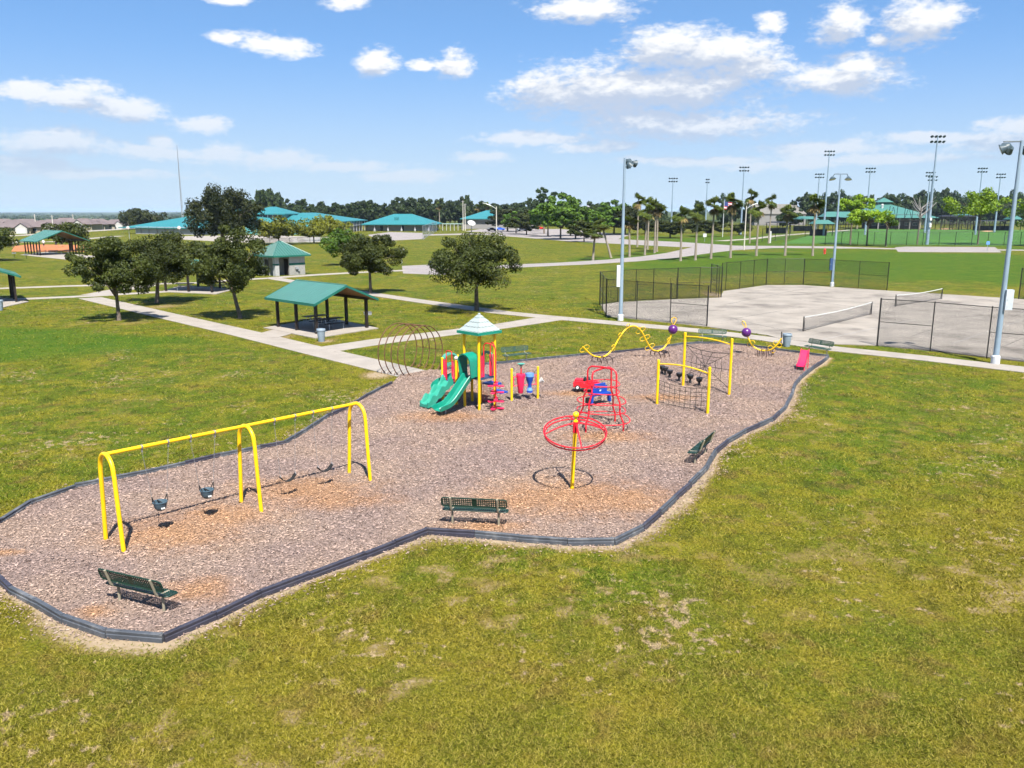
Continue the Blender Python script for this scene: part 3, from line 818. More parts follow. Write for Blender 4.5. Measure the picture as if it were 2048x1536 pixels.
# ------------------------------------------------------------------ swing set
ends = [((213, 1083), (247, 1105)), ((486, 1007), (521, 1022)), ((701, 950), (738, 962))]
legs = [(Vector(G(*a)), Vector(G(*b))) for a, b in ends]
c0 = (legs[0][0] + legs[0][1]) / 2; c2 = (legs[2][0] + legs[2][1]) / 2; u = (c2 - c0).normalized(); wv = Vector((u.y, -u.x)); SL = (c2 - c0).length
root = thing('swing_set', 'yellow steel swing frame with three arched legs and one top bar', 'swing set', (c0.x, c0.y, 0.05), math.atan2(u.y, u.x))
ZT = 2.50
for s in (0, SL * 0.5, SL):
    pts = [(s, -0.60, -0.3), (s, -0.50, 1.0), (s, -0.44, 1.95)]
    for a in range(180, -1, -18):
        pts.append((s, 0.42 * math.cos(R(a)), 2.08 + 0.42 * math.sin(R(a))))
    pts += [(s, 0.44, 1.95), (s, 0.50, 1.0), (s, 0.60, -0.3)]
    mb = MB(); mb.tube(pts, 0.058, 12); mb.build('leg_arch', YEL, root, True)
mb = MB(); mb.tube([(0, 0, ZT), (SL, 0, ZT)], 0.052, 12); mb.build('top_bar', YEL, root, True)
hang = []
for b in (0, 1):
    for f in (0.235, 0.415, 0.575, 0.755):
        s = SL * 0.5 * (b + f); hang.append(s)
        mb = MB(); mb.tube([(s - 0.022, 0, ZT), (s + 0.022, 0, ZT)], 0.066, 10); mb.box((s, 0, ZT - 0.10), (0.035, 0.05, 0.09)); mb.build('hanger', CHAIN, root)

def chainlinks(mb, a, b, r=0.0065):
    a = Vector(a); b = Vector(b); d = b - a; n = int(d.length / 0.055)
    for i in range(n):
        p = a + d * (i / n); q = a + d * ((i + 0.86) / n); off = Vector((0.010, 0, 0)) if i % 2 else Vector((0, 0.010, 0))
        mb.tube([p + off, q + off], r * 0.6, 4); mb.tube([p - off, q - off], r * 0.6, 4)

SWL = ['slate toddler bucket swing hanging nearest the left leg arch', 'slate toddler bucket swing beside the middle leg arch',
       'black belt swing just right of the middle leg arch', 'black belt swing beside the rightmost leg arch']
for i in range(4):
    a, b = hang[2 * i], hang[2 * i + 1]; mid = (a + b) / 2; w = c0 + u * mid
    t = thing('bucket_swing' if i < 2 else 'belt_swing', SWL[i], 'swing', (w.x, w.y, 0.05), math.atan2(u.y, u.x), 'toddler swings' if i < 2 else 'belt swings')
    h = (b - a) / 2
    if i < 2:
        z0 = 0.62
        for s in (-1, 1):
            mb = MB(); chainlinks(mb, (s * h, 0, ZT - 0.14), (s * 0.21, 0, z0 + 0.42)); mb.build('chain', CHAIN, t)
            mb = MB(); mb.tube([(s * 0.21, 0, z0 + 0.43), (s * 0.165, -0.09, z0 + 0.24)], 0.012, 6); mb.tube([(s * 0.21, 0, z0 + 0.43), (s * 0.165, 0.09, z0 + 0.24)], 0.012, 6); mb.build('strap', RUBBER, t)
        mb = MB(); prof = [(0.04, 0.0), (0.10, 0.015), (0.155, 0.09), (0.185, 0.23), (0.20, 0.24), (0.20, 0.265), (0.17, 0.265), (0.155, 0.23), (0.13, 0.11), (0.09, 0.045), (0.02, 0.035)]
        mb.lathe([(r, z0 + z) for r, z in prof], (0, 0, 0), 18); mb.build('bucket', BUCKET, t, True)
        mb = MB(); mb.box((0, -0.158, z0 + 0.10), (0.10, 0.012, 0.05), 0, 0, R(-20)); mb.build('label_plate', WHITEP, t)
        mb = MB(); mb.tube([(0, -0.17, z0 + 0.25), (0, 0.17, z0 + 0.25)], 0.02, 6); mb.build('crotch_strap', RUBBER, t)
    else:
        z0 = 0.50
        for s in (-1, 1):
            mb = MB(); chainlinks(mb, (s * h, 0, ZT - 0.14), (s * 0.26, 0, z0 + 0.22)); mb.build('chain', CHAIN, t)
            mb = MB(); mb.tube([(s * 0.26, -0.06, z0 + 0.17), (s * 0.26, 0, z0 + 0.24), (s * 0.26, 0.06, z0 + 0.17)], 0.012, 6); mb.build('end_clip', CHAIN, t)
        mb = MB(); path = [(x, z0 + 0.17 * (abs(x) / 0.26) ** 2.2) for x in np.linspace(-0.27, 0.27, 13)]
        mb.sweep(path, [(-0.075, 0.008), (0.075, 0.008), (0.075, -0.008), (-0.075, -0.008)], (1, 0)); mb.build('belt_seat', RUBBER, t, True)

# ------------------------------------------------------------------ spinner
sx, sy = G(1144, 980)
t = thing('mast_spinner', 'red double-ring wheel spinner on a yellow mast with ball top', 'spinner', (sx, sy, 0.05))
lean = lambda z: (0.035 * z, -0.02 * z, z)
mb = MB(); mb.tube([lean(-0.3), lean(2.22)], 0.062, 14); mb.build('mast', YEL, t, True)
mb = MB(); mb.lathe([(0.03, 2.2), (0.074, 2.205), (0.074, 2.235), (0.04, 2.25), (0.035, 2.34), (0.03, 2.36)], (0.078, -0.045, 0), 14); mb.ball((0.082, -0.046, 2.43), 0.10); mb.build('finial', YEL, t, True)
tilt = Matrix.Translation(lean(1.86)) @ Matrix.Rotation(R(15.5), 4, 'X')
ring = lambda r, z, n=48: [tilt @ Vector((r * math.cos(2 * math.pi * i / n), r * math.sin(2 * math.pi * i / n), z)) for i in range(n)]
mb = MB(); mb.tube(ring(0.98, 0.03), 0.024, 8, closed=True); mb.build('upper_ring', RED, t, True)
mb = MB(); mb.tube(ring(0.955, -0.075), 0.022, 8, closed=True); mb.build('lower_ring', RED, t, True)
for a in range(8):
    an = R(22 + 45 * a); mb = MB(); mb.tube([tilt @ Vector((0.98 * math.cos(an), 0.98 * math.sin(an), 0.03)), tilt @ Vector((0.955 * math.cos(an), 0.955 * math.sin(an), -0.075))], 0.013, 6); mb.build('ring_link', RED, t)
hub = Vector(lean(2.16))
for a in (8, 98, 188, 278):
    an = R(a); e = tilt @ Vector((0.97 * math.cos(an), 0.97 * math.sin(an), 0.0)); mid = hub.lerp(e, 0.5) + Vector((0, 0, 0.12))
    pts = [hub.lerp(mid, k / 4) * (1 - k / 4) + mid.lerp(e, k / 4) * (k / 4) for k in range(5)]
    mb = MB(); mb.tube(pts, [0.03, 0.028, 0.024, 0.022, 0.02], 8); mb.build('spoke', RED, t, True)
mb = MB(); mb.tube([lean(1.86), lean(2.2)], [0.082, 0.075], 14); mb.build('hub_sleeve', RED, t, True)

# ------------------------------------------------------------------ red hoop climber
fl, fr_, brr, bl = [Vector(G(*p)) for p in ((1169, 867), (1246, 865), (1233, 846), (1158, 847))]
cc = (fl + fr_ + brr + bl) / 4; ang = math.atan2((fr_ - fl).y, (fr_ - fl).x)
t = thing('hoop_climber', 'red tubular tower climber with widening hoops around four uprights', 'climber', (cc.x, cc.y, 0.05), ang)
prof = [(0.76, -0.3), (0.76, 0.34), (0.63, 0.68), (0.62, 1.15), (0.50, 1.48), (0.49, 2.25)]
for (s1, s2), (q1, q2) in (((-1, -1), (1, 1)), ((1, -1), (-1, 1))):
    up_ = [(s1 * r, s2 * r, z) for r, z in prof]; dn_ = [(q1 * r, q2 * r, z) for r, z in prof][::-1]
    zz = 2.40 if s1 < 0 else 2.46
    mb = MB(); mb.tube(up_ + [(s1 * 0.46, s2 * 0.46, 2.36), (s1 * 0.36, s2 * 0.36, zz), (0, 0, zz + 0.03), (q1 * 0.36, q2 * 0.36, zz), (q1 * 0.46, q2 * 0.46, 2.36)] + dn_, 0.034, 10)
    mb.build('upright_arch', RED, t, True)
for r, z in ((0.71, 1.82), (0.70, 1.50), (0.97, 1.12), (0.97, 0.74), (1.16, 0.36)):
    pts = []
    for a in range(0, 360, 9):
        an = R(a); q = (abs(math.cos(an)) ** 3 + abs(math.sin(an)) ** 3) ** (-1 / 3.0); q = 1 + (q - 1) * 0.5
        pts.append((r * q * math.cos(an), r * q * math.sin(an), z + 0.02 * math.sin(2 * an)))
    mb = MB(); mb.tube(pts, 0.021, 8, closed=True); mb.build('hoop', RED, t, True)

# ------------------------------------------------------------------ drum panel
a = Vector(G(1023.3, 804)); b = Vector(G(1075.5, 799)); d = b - a
t = thing('drum_panel', 'music panel with a red and a blue drum between yellow posts', 'drum panel', (a.x, a.y, 0.05), math.atan2(d.y, d.x)); w = d.length
for x in (0, w):
    mb = MB(); mb.tube([(x, 0, -0.3), (x, 0, 1.50)], 0.058, 12); mb.lathe([(0.06, 1.49), (0.06, 1.52), (0.03, 1.54), (0.005, 1.545)], (x, 0, 0), 12); mb.build('post', YEL, t, True)
for z in (1.13, 0.70):
    mb = MB(); mb.tube([(0, 0, z), (w, 0, z)], 0.02, 8); mb.build('rail', PINK, t)
for x in (0.1, w - 0.1):
    mb = MB(); mb.tube([(x, 0, 0.70), (x, 0, 1.13)], 0.018, 6); mb.build('upright', PINK, t)
mb = MB(); mb.lathe([(0.10, 0.34), (0.115, 0.36), (0.17, 0.85), (0.205, 1.16), (0.215, 1.22), (0.20, 1.25), (0.17, 1.25), (0.16, 1.22), (0.01, 1.2)], (0.44, -0.03, 0), 20); mb.build('drum', PINK, t, True)
mb = MB(); mb.lathe([(0.14, 0.34), (0.145, 0.42), (0.085, 0.58), (0.085, 0.74), (0.16, 0.92), (0.20, 1.12), (0.205, 1.22), (0.19, 1.25), (0.165, 1.25), (0.01, 1.22)], (0.90, -0.03, 0), 20); mb.build('drum', BLUE, t, True)
mb = MB(); mb.lathe([(0.208, 1.10), (0.212, 1.20), (0.206, 1.25)], (0.90, -0.03, 0), 20); mb.lathe([(0.09, 0.56), (0.10, 0.58), (0.142, 0.44)], (0.90, -0.03, 0), 20); mb.build('drum_rim', LBLUE, t, True)
mb = MB(); mb.tube([(0.50, 0.05, 1.13), (0.50, 0.05, 1.62)], 0.03, 8); mb.build('horn_stem', RED, t)
mb = MB(); mb.lathe([(0.03, 1.58), (0.07, 1.63), (0.16, 1.70), (0.18, 1.72), (0.15, 1.715), (0.04, 1.66)], (0.50, 0.05, 0), 16); mb.build('horn', GRND, t, True)
mb = MB(); mb.lathe([(0.05, 0), (0.07, 0.05), (0.12, 0.14), (0.15, 0.2), (0.13, 0.21), (0.02, 0.12)], (w + 0.06, 0, 0.80), 14, axis=(0.8, -0.3, 0.5)); mb.build('bell', WHITEP, t, True)

# ------------------------------------------------------------------ net climber and pods
A_, B_, C_, D_ = [Vector(G(*p)) for p in ((1366, 773.6), (1458, 791), (1314, 810), (1415, 829))]
def frame(name, label, p, q, h, bow):
    d = q - p; t = thing(name, label, 'net climber', (p.x, p.y, 0.05), math.atan2(d.y, d.x), 'yellow framed net climbers'); w = d.length
    for x in (0, w):
        mb = MB(); mb.tube([(x, 0, -0.3), (x, 0, h)], 0.066, 14); mb.lathe([(0.066, h - 0.01), (0.066, h + 0.02), (0.04, h + 0.045), (0.005, h + 0.05)], (x, 0, 0), 14); mb.build('post', YEL, t, True)
    pts = [(x * w, 0, h - 0.16 + bow * math.sin(math.pi * x) - 0.10 * x) for x in np.linspace(0, 1, 15)]
    mb = MB(); mb.tube(pts, 0.032, 10); mb.build('arched_bar', YEL, t, True)
    return t, w
t, w = frame('web_climber', 'tall yellow frame holding a black spider-web rope net', A_, B_, 2.68, 0.10)
ctr = Vector((w * 0.46, 0, 1.18)); outer = [Vector(p) for p in ((0.10, 0, 2.10), (w * 0.35, 0, 1.98), (w * 0.62, 0, 1.93), (w - 0.08, 0, 1.98), (w - 0.06, 0, 1.20), (w - 0.08, 0, 0.32), (w * 0.6, 0, 0.30), (w * 0.3, 0, 0.36), (0.10, 0, 0.55), (0.06, 0, 1.30))]
for p in outer:
    mb = MB(); mb.tube([ctr, p], 0.012, 6); mb.build('rope', NET, t)
for f in (0.22, 0.45, 0.70):
    mb = MB(); pp = [ctr.lerp(p, f) for p in outer]; q2 = []
    for i in range(len(pp)):
        q2 += [pp[i], (pp[i] + pp[(i + 1) % len(pp)]) / 2 * 0.94 + ctr * 0.06]
    mb.tube(q2, 0.011, 6, closed=True); mb.build('rope', NET, t)
mb = MB(); mb.tube([outer[0], outer[1] + Vector((0, 0, -0.03)), outer[2], outer[3]], 0.016, 6); mb.build('rope', NET, t)
t, w = frame('cargo_net_climber', 'shorter yellow frame with a low square-mesh rope net', C_, D_, 2.02, 0.13)
cols = np.linspace(0.07, w - 0.07, 10)
for i, x in enumerate(cols):
    sag = 0.14 * math.sin(math.pi * i / 9); mb = MB(); mb.tube([(x, 0, 0.13 + 0.02 - sag * 0.4), (x, 0.02, 1.12 - sag)], 0.0095, 5); mb.build('rope', NET, t)
for j in range(6):
    f = j / 5; mb = MB()
    mb.tube([(x, 0.01 * f, (0.13 + 0.99 * f) - 0.14 * (0.4 + 0.6 * f) * math.sin(math.pi * i / 9)) for i, x in enumerate(cols)], 0.0095, 5); mb.build('rope', NET, t)
for i, x in enumerate(cols):
    if i % 2:
        mb = MB()
        for j in range(6):
            f = j / 5; mb.ball((x, 0.005, (0.13 + 0.99 * f) - 0.14 * (0.4 + 0.6 * f) * math.sin(math.pi * i / 9)), 0.018, 6, 4)
        mb.build('rope_knot', NET, t)
PODL = ['first black stepping pod, partly behind the front yellow post', 'second black stepping pod from the front yellow post', 'third black stepping pod from the front yellow post',
        'fourth black stepping pod, just left of the tall back post', 'fifth black stepping pod, right of the tall back post', 'last black stepping pod, nearest the camera in the row']
for i, (p, lab) in enumerate(zip(((1324, 749), (1330, 752), (1339, 758), (1358, 764), (1380, 768), (1398, 774)), PODL)):
    x, y = G(*p)
    t = thing('stepping_pod', lab, 'stepping pod', (x, y, 0.05), i, 'row of stepping pods')
    mb = MB(); mb.lathe([(0.09, -0.2), (0.075, 0.1), (0.06, 0.14), (0.06, 0.24)], (0, 0, 0), 12); mb.build('stem', BLACKP, t, True)
    mb = MB(); mb.lathe([(0.05, 0.2), (0.11, 0.24), (0.15, 0.30), (0.165, 0.36), (0.165, 0.42), (0.15, 0.435), (0.01, 0.43)], (0, 0, 0), 16); mb.build('step', BLACKP, t, True)

# ------------------------------------------------------------------ caterpillar climbers
def spline(P, n=6):
    P = [Vector(p) for p in P]; o = []
    for i in range(len(P) - 1):
        a, b, c, d = P[max(i - 1, 0)], P[i], P[i + 1], P[min(i + 2, len(P) - 1)]
        for k in range(n):
            s = k / n; o.append(0.5 * ((2 * b) + (c - a) * s + (2 * a - 5 * b + 4 * c - d) * s * s + (3 * b - a - 3 * c + d) * s ** 3))
    return o + [P[-1]]

def caterpillar(label, g0, g1, prof, loops, ballu, feet):
    a = Vector(g0); b = Vector(g1); d = b - a; w = d.length
    t = thing('caterpillar_climber', label, 'climber', (a.x, a.y, 0.05), math.atan2(d.y, d.x), 'caterpillar climbers')
    pts = spline([(x * w, 0, z) for x, z in prof]); mb = MB(); mb.tube(pts, 0.045, 10); mb.build('spine', YEL, t, True)
    for f in loops:
        i = int(f * (len(pts) - 1)); p = pts[i]; dr = (pts[min(i + 1, len(pts) - 1)] - pts[max(i - 1, 0)]).normalized(); sd = (Vector((0, 1, 0)).cross(dr) * 0.85 + Vector((0, 0.55, 0))).normalized()
        lp = [p + sd * (0.30 * cx_) + dr * (0.13 * cy_) for cx_, cy_ in ((-1, 0.55), (-0.65, 1), (0.65, 1), (1, 0.55), (1, -0.55), (0.65, -1), (-0.65, -1), (-1, -0.55))]
        mb = MB(); mb.tube(lp, 0.021, 6, closed=True); mb.build('foot_loop', YEL, t)
    hp = Vector((ballu[0] * w, 0, ballu[1])); mb = MB(); mb.ball(hp, 0.29, 22, 14); mb.build('ball_head', PURP, t, True)
    an_ = [hp + Vector(q) for q in ((0.04, 0, 0.25), (-0.10, 0.05, 0.50), (-0.07, 0.06, 0.66), (0.06, 0, 0.74), (0.20, -0.05, 0.66), (0.19, -0.03, 0.52))] if ballu[2] > 0 else \
          [hp + Vector(q) for q in ((-0.02, 0, 0.25), (-0.22, 0.05, 0.44), (-0.32, 0.06, 0.62), (-0.24, 0, 0.70), (-0.10, -0.05, 0.62), (-0.04, -0.03, 0.44))]
    mb = MB(); mb.tube(an_, 0.026, 8, closed=True); mb.build('antenna_loop', YEL, t, True)
    for x in feet:
        for s in (-1, 1):
            lg = [(x * w, 0, 0.32), (x * w + 0.02, s * 0.18, 0.36), (x * w + 0.06, s * 0.36, 0.30), (x * w + 0.10, s * 0.48, 0.15), (x * w + 0.11, s * 0.52, -0.15)]
            mb = MB(); mb.tube(spline(lg, 3), 0.027, 8); mb.build('leg', BROWN, t, True)
    return t

caterpillar('long wavy yellow caterpillar climber with one hump and purple ball head', G(1165, 730), G(1348, 711),
            [(0.0, 1.02), (0.07, 0.60), (0.15, 0.34), (0.24, 0.36), (0.32, 0.78), (0.39, 1.45), (0.47, 1.92), (0.55, 1.96), (0.62, 1.62), (0.68, 1.0), (0.74, 0.50), (0.81, 0.33), (0.88, 0.50), (0.94, 0.98), (0.965, 1.4)],
            (0.03, 0.29, 0.36, 0.43, 0.57, 0.63, 0.70, 0.92), (0.975, 1.58, 1), (0.13, 0.19, 0.25, 0.77, 0.82, 0.87))
caterpillar('short yellow caterpillar climber with purple ball head, beside the bin', G(1487, 710), G(1566, 715),
            [(0.05, 1.25), (0.10, 1.0), (0.22, 0.56), (0.38, 0.34), (0.55, 0.31), (0.70, 0.42), (0.84, 0.75), (0.93, 1.12)], (0.25, 0.72, 0.88), (0.04, 1.36, -1), (0.34, 0.45, 0.56, 0.68))

# ------------------------------------------------------------------ rusty tunnel of hoops
la, lb, ra, rb = [Vector(G(*p)) for p in ((764, 748), (802, 758), (843, 729), (878, 741))]
cl_ = (la + ra) / 2; cr_ = (lb + rb) / 2; ctr = (cl_ + cr_) / 2; across = ((ra - la) + (rb - lb)).normalized(); along = Vector((across.y, -across.x)); TL = abs((cr_ - cl_).dot(along))
t = thing('hoop_tunnel', 'rusty brown walk-through tunnel of five round steel hoops', 'tunnel', (ctr.x, ctr.y, 0.0), math.atan2(across.y, across.x))
RT = 1.52
for i in range(5):
    y = TL * (0.5 - i / 4.0) * 1.0; pts = []
    for a in range(-48, 229, 12):
        pts.append((RT * 1.04 * math.cos(R(a)), y, 1.12 + RT * math.sin(R(a))))
    pts = [(pts[0][0] - 0.06, y, -0.2)] + pts + [(pts[-1][0] + 0.06, y, -0.2)]
    mb = MB(); mb.tube(pts, 0.029, 8); mb.build('hoop', RUST, t, True)
    for s in (-1, 1):
        mb = MB(); mb.tube([(s * 1.05, y, 0.02), (s * 1.16, y + 0.02, 0.13), (s * 1.32, y + 0.02, 0.14), (s * 1.40, y, -0.1)], 0.018, 6); mb.build('anchor_loop', RUST, t)
for a, z in ((90, 0), (0, 0)):
    mb = MB(); mb.tube([((RT * 1.04 - 0.0) * math.cos(R(a)), TL * 0.5, 1.12 + RT * math.sin(R(a))), ((RT * 1.04) * math.cos(R(a)), -TL * 0.5, 1.12 + RT * math.sin(R(a)))], 0.02, 6); mb.build('tie_bar', RUST, t)

# ------------------------------------------------------------------ pink slide, red car, blue rider
x, y = G(1600, 743)
t = thing('toddler_slide', 'small pink free-standing slide at the right edge of the bed', 'slide', (x, y, 0.05), R(58))
mb = MB(); mb.sweep([(0.95, 1.02), (0.86, 0.98), (0.62, 0.62), (0.42, 0.40), (0.2, 0.28), (0.0, 0.24)], [(-0.22, 0.10), (-0.22, -0.02), (0.22, -0.02), (0.22, 0.10), (0.195, 0.10), (0.195, 0.0), (-0.195, 0.0), (-0.195, 0.10)], (1, 0)); mb.build('chute', PINK, t, True)
for s in (-0.2, 0.2):
    mb = MB(); mb.tube([(0.92, s, -0.2), (0.92, s, 0.98)], 0.022, 8); mb.build('ladder_rail', PINK, t)
    mb = MB(); mb.tube([(0.06, s, -0.2), (0.06, s, 0.26)], 0.022, 8); mb.build('front_leg', PINK, t)
for z in (0.12, 0.36, 0.6):
    mb = MB(); mb.tube([(0.92, -0.2, z), (0.92, 0.2, z)], 0.018, 6); mb.build('rung', PINK, t)
mb = MB(); mb.box((0.02, 0, 0.12), (0.03, 0.36, 0.17)); mb.build('front_plate', BLACKP, t)
x, y = G(1173, 786)
t = thing('toy_car', 'red ride-on toy car on springs behind the hoop climber', 'toy car', (x, y, 0.05), R(-14)); t.scale = (1.0, 0.95, 0.9)
sec = [(-0.62, 0.30), (-0.63, 0.55), (-0.55, 0.62), (-0.30, 0.66), (-0.10, 0.62), (0.02, 0.60), (0.10, 0.63), (0.34, 0.60), (0.58, 0.54), (0.68, 0.46), (0.70, 0.34), (0.66, 0.28), (0.52, 0.27), (-0.5, 0.27)]
mb = MB(); n = len(sec)
for wy in (-0.31, -0.27, 0.27, 0.31):
    f = 0.94 if abs(wy) > 0.3 else 1
    mb.v += [(px_ * f, wy, 0.44 + (pz - 0.44) * (0.86 if abs(wy) > 0.3 else 1)) for px_, pz in sec]
for k in range(3):
    for i in range(n):
        mb.f.append((k * n + i, k * n + (i + 1) % n, (k + 1) * n + (i + 1) % n, (k + 1) * n + i)); mb.m.append(0)
mb.f += [tuple(range(n)), tuple(range(3 * n, 4 * n))]; mb.m += [0, 0]
mb.build('body', RED, t, True)
mb = MB(); mb.box((-0.36, 0, 0.66), (0.40, 0.44, 0.10)); mb.box((0.36, 0, 0.60), (0.40, 0.40, 0.07), 0, R(6)); mb.build('trunk_lid', RED, t)
mb = MB(); mb.box((0.10, 0, 0.74), (0.03, 0.46, 0.2), 0, R(-25)); mb.build('windshield', BLACKP, t)
mb = MB(); mb.box((-0.08, 0, 0.68), (0.08, 0.44, 0.24), 0, R(-10)); mb.build('seat_back', BLACKP, t)
for x_ in (-0.40, 0.44):
    for s in (-1, 1):
        wl = MB(); wl.lathe([(0.02, -0.05), (0.10, -0.05), (0.13, -0.03), (0.13, 0.03), (0.10, 0.05), (0.02, 0.05)], (x_, s * 0.31, 0.29), 16, axis=(0, 1, 0)); o = wl.build('wheel', BLACKP, t, True)
        wl = MB(); wl.lathe([(0.005, 0.0), (0.075, 0.0), (0.07, 0.02), (0.005, 0.025)], (x_, s * 0.355, 0.29), 12, axis=(0, s, 0)); wl.build('hub', TYREW, o)
for x_ in (-0.2, 0.25):
    mb = MB(); mb.tube([(x_ + 0.07 * math.cos(k * 0.8), 0.07 * math.sin(k * 0.8), -0.05 + k * 0.0085) for k in range(42)], 0.014, 5); mb.build('spring', BLACKP, t)
for s in (-0.2, 0.2):
    mb = MB(); mb.lathe([(0.005, 0), (0.06, 0.0), (0.05, 0.03), (0.005, 0.035)], (0.68, s, 0.44), 10, axis=(1, 0, 0)); mb.build('headlight', WHITEP, t)

x, y = G(1199, 811)
t = thing('spring_rider', 'blue plastic two-seat rider seen through the red hoop climber', 'spring rider', (x, y, 0.05), R(38))
mb = MB(); mb.prism([(-0.55, -0.16), (0.55, -0.16), (0.60, 0.0), (0.55, 0.16), (-0.55, 0.16), (-0.60, 0)], 0.46, 0.54); mb.build('seat_plank', BLUE, t)
mb = MB(); mb.prism([(-0.44, -0.02), (0.44, -0.02), (0.44, 0.05), (-0.44, 0.05)], 0.52, 0.86); mb.prism([(-0.32, -0.02), (0.32, -0.02), (0.32, 0.05), (-0.32, 0.05)], 0.86, 0.98); mb.build('front_panel', BLUE, t)
mb = MB(); mb.box((0, -0.028, 0.66), (0.10, 0.012, 0.07)); mb.box((-0.06, -0.028, 0.80), (0.10, 0.012, 0.05)); mb.box((0.06, -0.028, 0.80), (0.10, 0.012, 0.05)); mb.build('emblem', WHITEP, t)
for s in (-0.55, 0.55):
    mb = MB(); mb.box((s, -0.05, 0.30), (0.10, 0.16, 0.42), 0, R(-6 if s > 0 else 6)); mb.build('side_leg', BLUE, t)
mb = MB(); mb.tube([(0.08 * math.cos(k * 0.7), 0.08 * math.sin(k * 0.7), -0.05 + k * 0.0115) for k in range(46)], 0.018, 5); mb.build('spring', BLACKP, t)
mb = MB(); mb.box((-0.72, 0, 0.30), (0.20, 0.16, 0.24)); mb.build('foot_pad', BLACKP, t)

# ------------------------------------------------------------------ play structure
# local axes: +x along the front-right face, +y along the back-left; rotated 45 degrees so one corner faces the camera
t = thing('play_structure', 'play tower with white pyramid roof, yellow posts and two green slides', 'playground', (-1.45, 36.50, 0.05), R(45))
PS = t; H1 = 1.42; H2 = 1.02; hw = 0.48
def post(x, y, h):
    mb = MB(); mb.tube([(x, y, -0.3), (x, y, h)], 0.062, 14); mb.lathe([(0.062, h - 0.005), (0.062, h + 0.015), (0.035, h + 0.035), (0.004, h + 0.04)], (x, y, 0), 14)
    return mb.build('post', YEL, PS, True)
# deck 1 corners: front (-hw,-hw), right (hw,-hw), left (-hw,hw), back (hw,hw)
for cx_, cy_ in ((-hw, -hw), (hw, -hw), (-hw, hw), (hw, hw)):
    post(cx_, cy_, 3.46)
D2 = (-0.02, 1.50)                                     # second deck centre
c2_ = [(D2[0] - hw, D2[1] - hw), (D2[0] + hw, D2[1] - hw), (D2[0] - hw, D2[1] + hw), (D2[0] + hw, D2[1] + hw)]
for p in c2_:
    post(p[0], p[1], H2 + 1.02)
for (cx_, cy_), z in (((0, 0), H1), (D2, H2)):
    mb = MB(); mb.box((cx_, cy_, z - 0.04), (hw * 2 + 0.04, hw * 2 + 0.04, 0.06)); mb.build('deck', NAVY, PS)
mb = MB(); mb.box((-0.01, 0.75, 1.22), (0.80, 0.46, 0.06)); mb.build('transfer_step', NAVY, PS)
mb = MB(); mb.box((0.80, 0.05, 0.95), (0.55, 0.72, 0.07)); mb.build('transfer_step', BLUE, PS)
mb = MB(); mb.box((1.25, 0.05, 0.50), (0.45, 0.72, 0.07)); mb.build('transfer_step', BLUE, PS)
# roof: pyramid with stepped, scalloped rows
zb, za, rw = 3.42, 4.22, 0.66
rf = MB(); rf.prism([(-rw - 0.05, -rw - 0.05), (rw + 0.05, -rw - 0.05), (rw + 0.05, rw + 0.05), (-rw - 0.05, rw + 0.05)], zb - 0.06, zb + 0.06)
roof = rf.build('roof', GRNP, PS)
mb = MB(); mb.add([(-rw, -rw, zb + 0.06), (rw, -rw, zb + 0.06), (rw, rw, zb + 0.06), (-rw, rw, zb + 0.06), (0, 0, za)], [(0, 1, 2, 3), (0, 1, 4), (1, 2, 4), (2, 3, 4), (3, 0, 4)]); mb.build('roof_shell', SHING, roof)
rowsn = 4
for k in range(rowsn):
    f0 = k / rowsn; f1 = (k + 1) / rowsn - 0.02; nsc = max(2, 6 - k); mb = MB()
    for side in range(4):
        rot = Matrix.Rotation(side * math.pi / 2, 3, 'Z')
        def pt(u, f, lift):
            h = rw * (1 - f); return rot @ Vector((u * h, -h - lift * 0.75, zb + 0.06 + (za - zb - 0.06) * f + lift * 0.66))
        m = nsc * 6; top_ = [pt(-1 + 2 * i / m, f1, 0.002) for i in range(m + 1)]; bot = []
        for i in range(m + 1):
            ph = (i % 6) / 6.0 if i < m else 0.0
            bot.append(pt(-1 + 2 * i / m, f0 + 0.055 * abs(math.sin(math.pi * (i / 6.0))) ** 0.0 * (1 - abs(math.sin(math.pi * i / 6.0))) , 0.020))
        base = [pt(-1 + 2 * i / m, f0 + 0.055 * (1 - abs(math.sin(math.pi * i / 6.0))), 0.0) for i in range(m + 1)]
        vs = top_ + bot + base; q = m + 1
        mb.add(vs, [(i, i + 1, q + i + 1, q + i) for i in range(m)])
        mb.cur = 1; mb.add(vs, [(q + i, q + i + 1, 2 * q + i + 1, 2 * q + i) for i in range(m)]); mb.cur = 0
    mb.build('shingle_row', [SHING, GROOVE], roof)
mb = MB(); mb.lathe([(0.05, za - 0.05), (0.07, za - 0.03), (0.04, za + 0.02), (0.005, za + 0.03)], (0, 0, 0), 8); mb.build('roof_cap', SHING, roof)
# straight slide off the front-left face (local -x)
sec = [(-0.27, 0.20), (-0.29, 0.18), (-0.25, -0.03), (-0.17, -0.06), (0.17, -0.06), (0.25, -0.03), (0.29, 0.18), (0.27, 0.20), (0.24, 0.19), (0.20, 0.0), (0.15, -0.025), (-0.15, -0.025), (-0.20, 0.0), (-0.24, 0.19)]
path = [(0, 0.02), (0.16, 0.0), (0.30, -0.08), (0.95, -0.72), (1.25, -0.96), (1.48, -1.08), (1.75, -1.13), (1.92, -1.15), (1.98, -1.19)]
mb = MB(); mb.sweep(spline([(a, 0, b) for a, b in path], 4) and [(p.x, p.z) for p in spline([(a, 0, b) for a, b in path], 4)], sec, (-1, 0), (-hw - 0.02, 0.0, H1)); sl = mb.build('straight_slide', GRNP, PS, True)
mb = MB(); mb.tube([(-hw - 1.55, 0, -0.3), (-hw - 1.55, 0, 0.28)], 0.03, 8); mb.build('slide_leg', STEEL, sl)
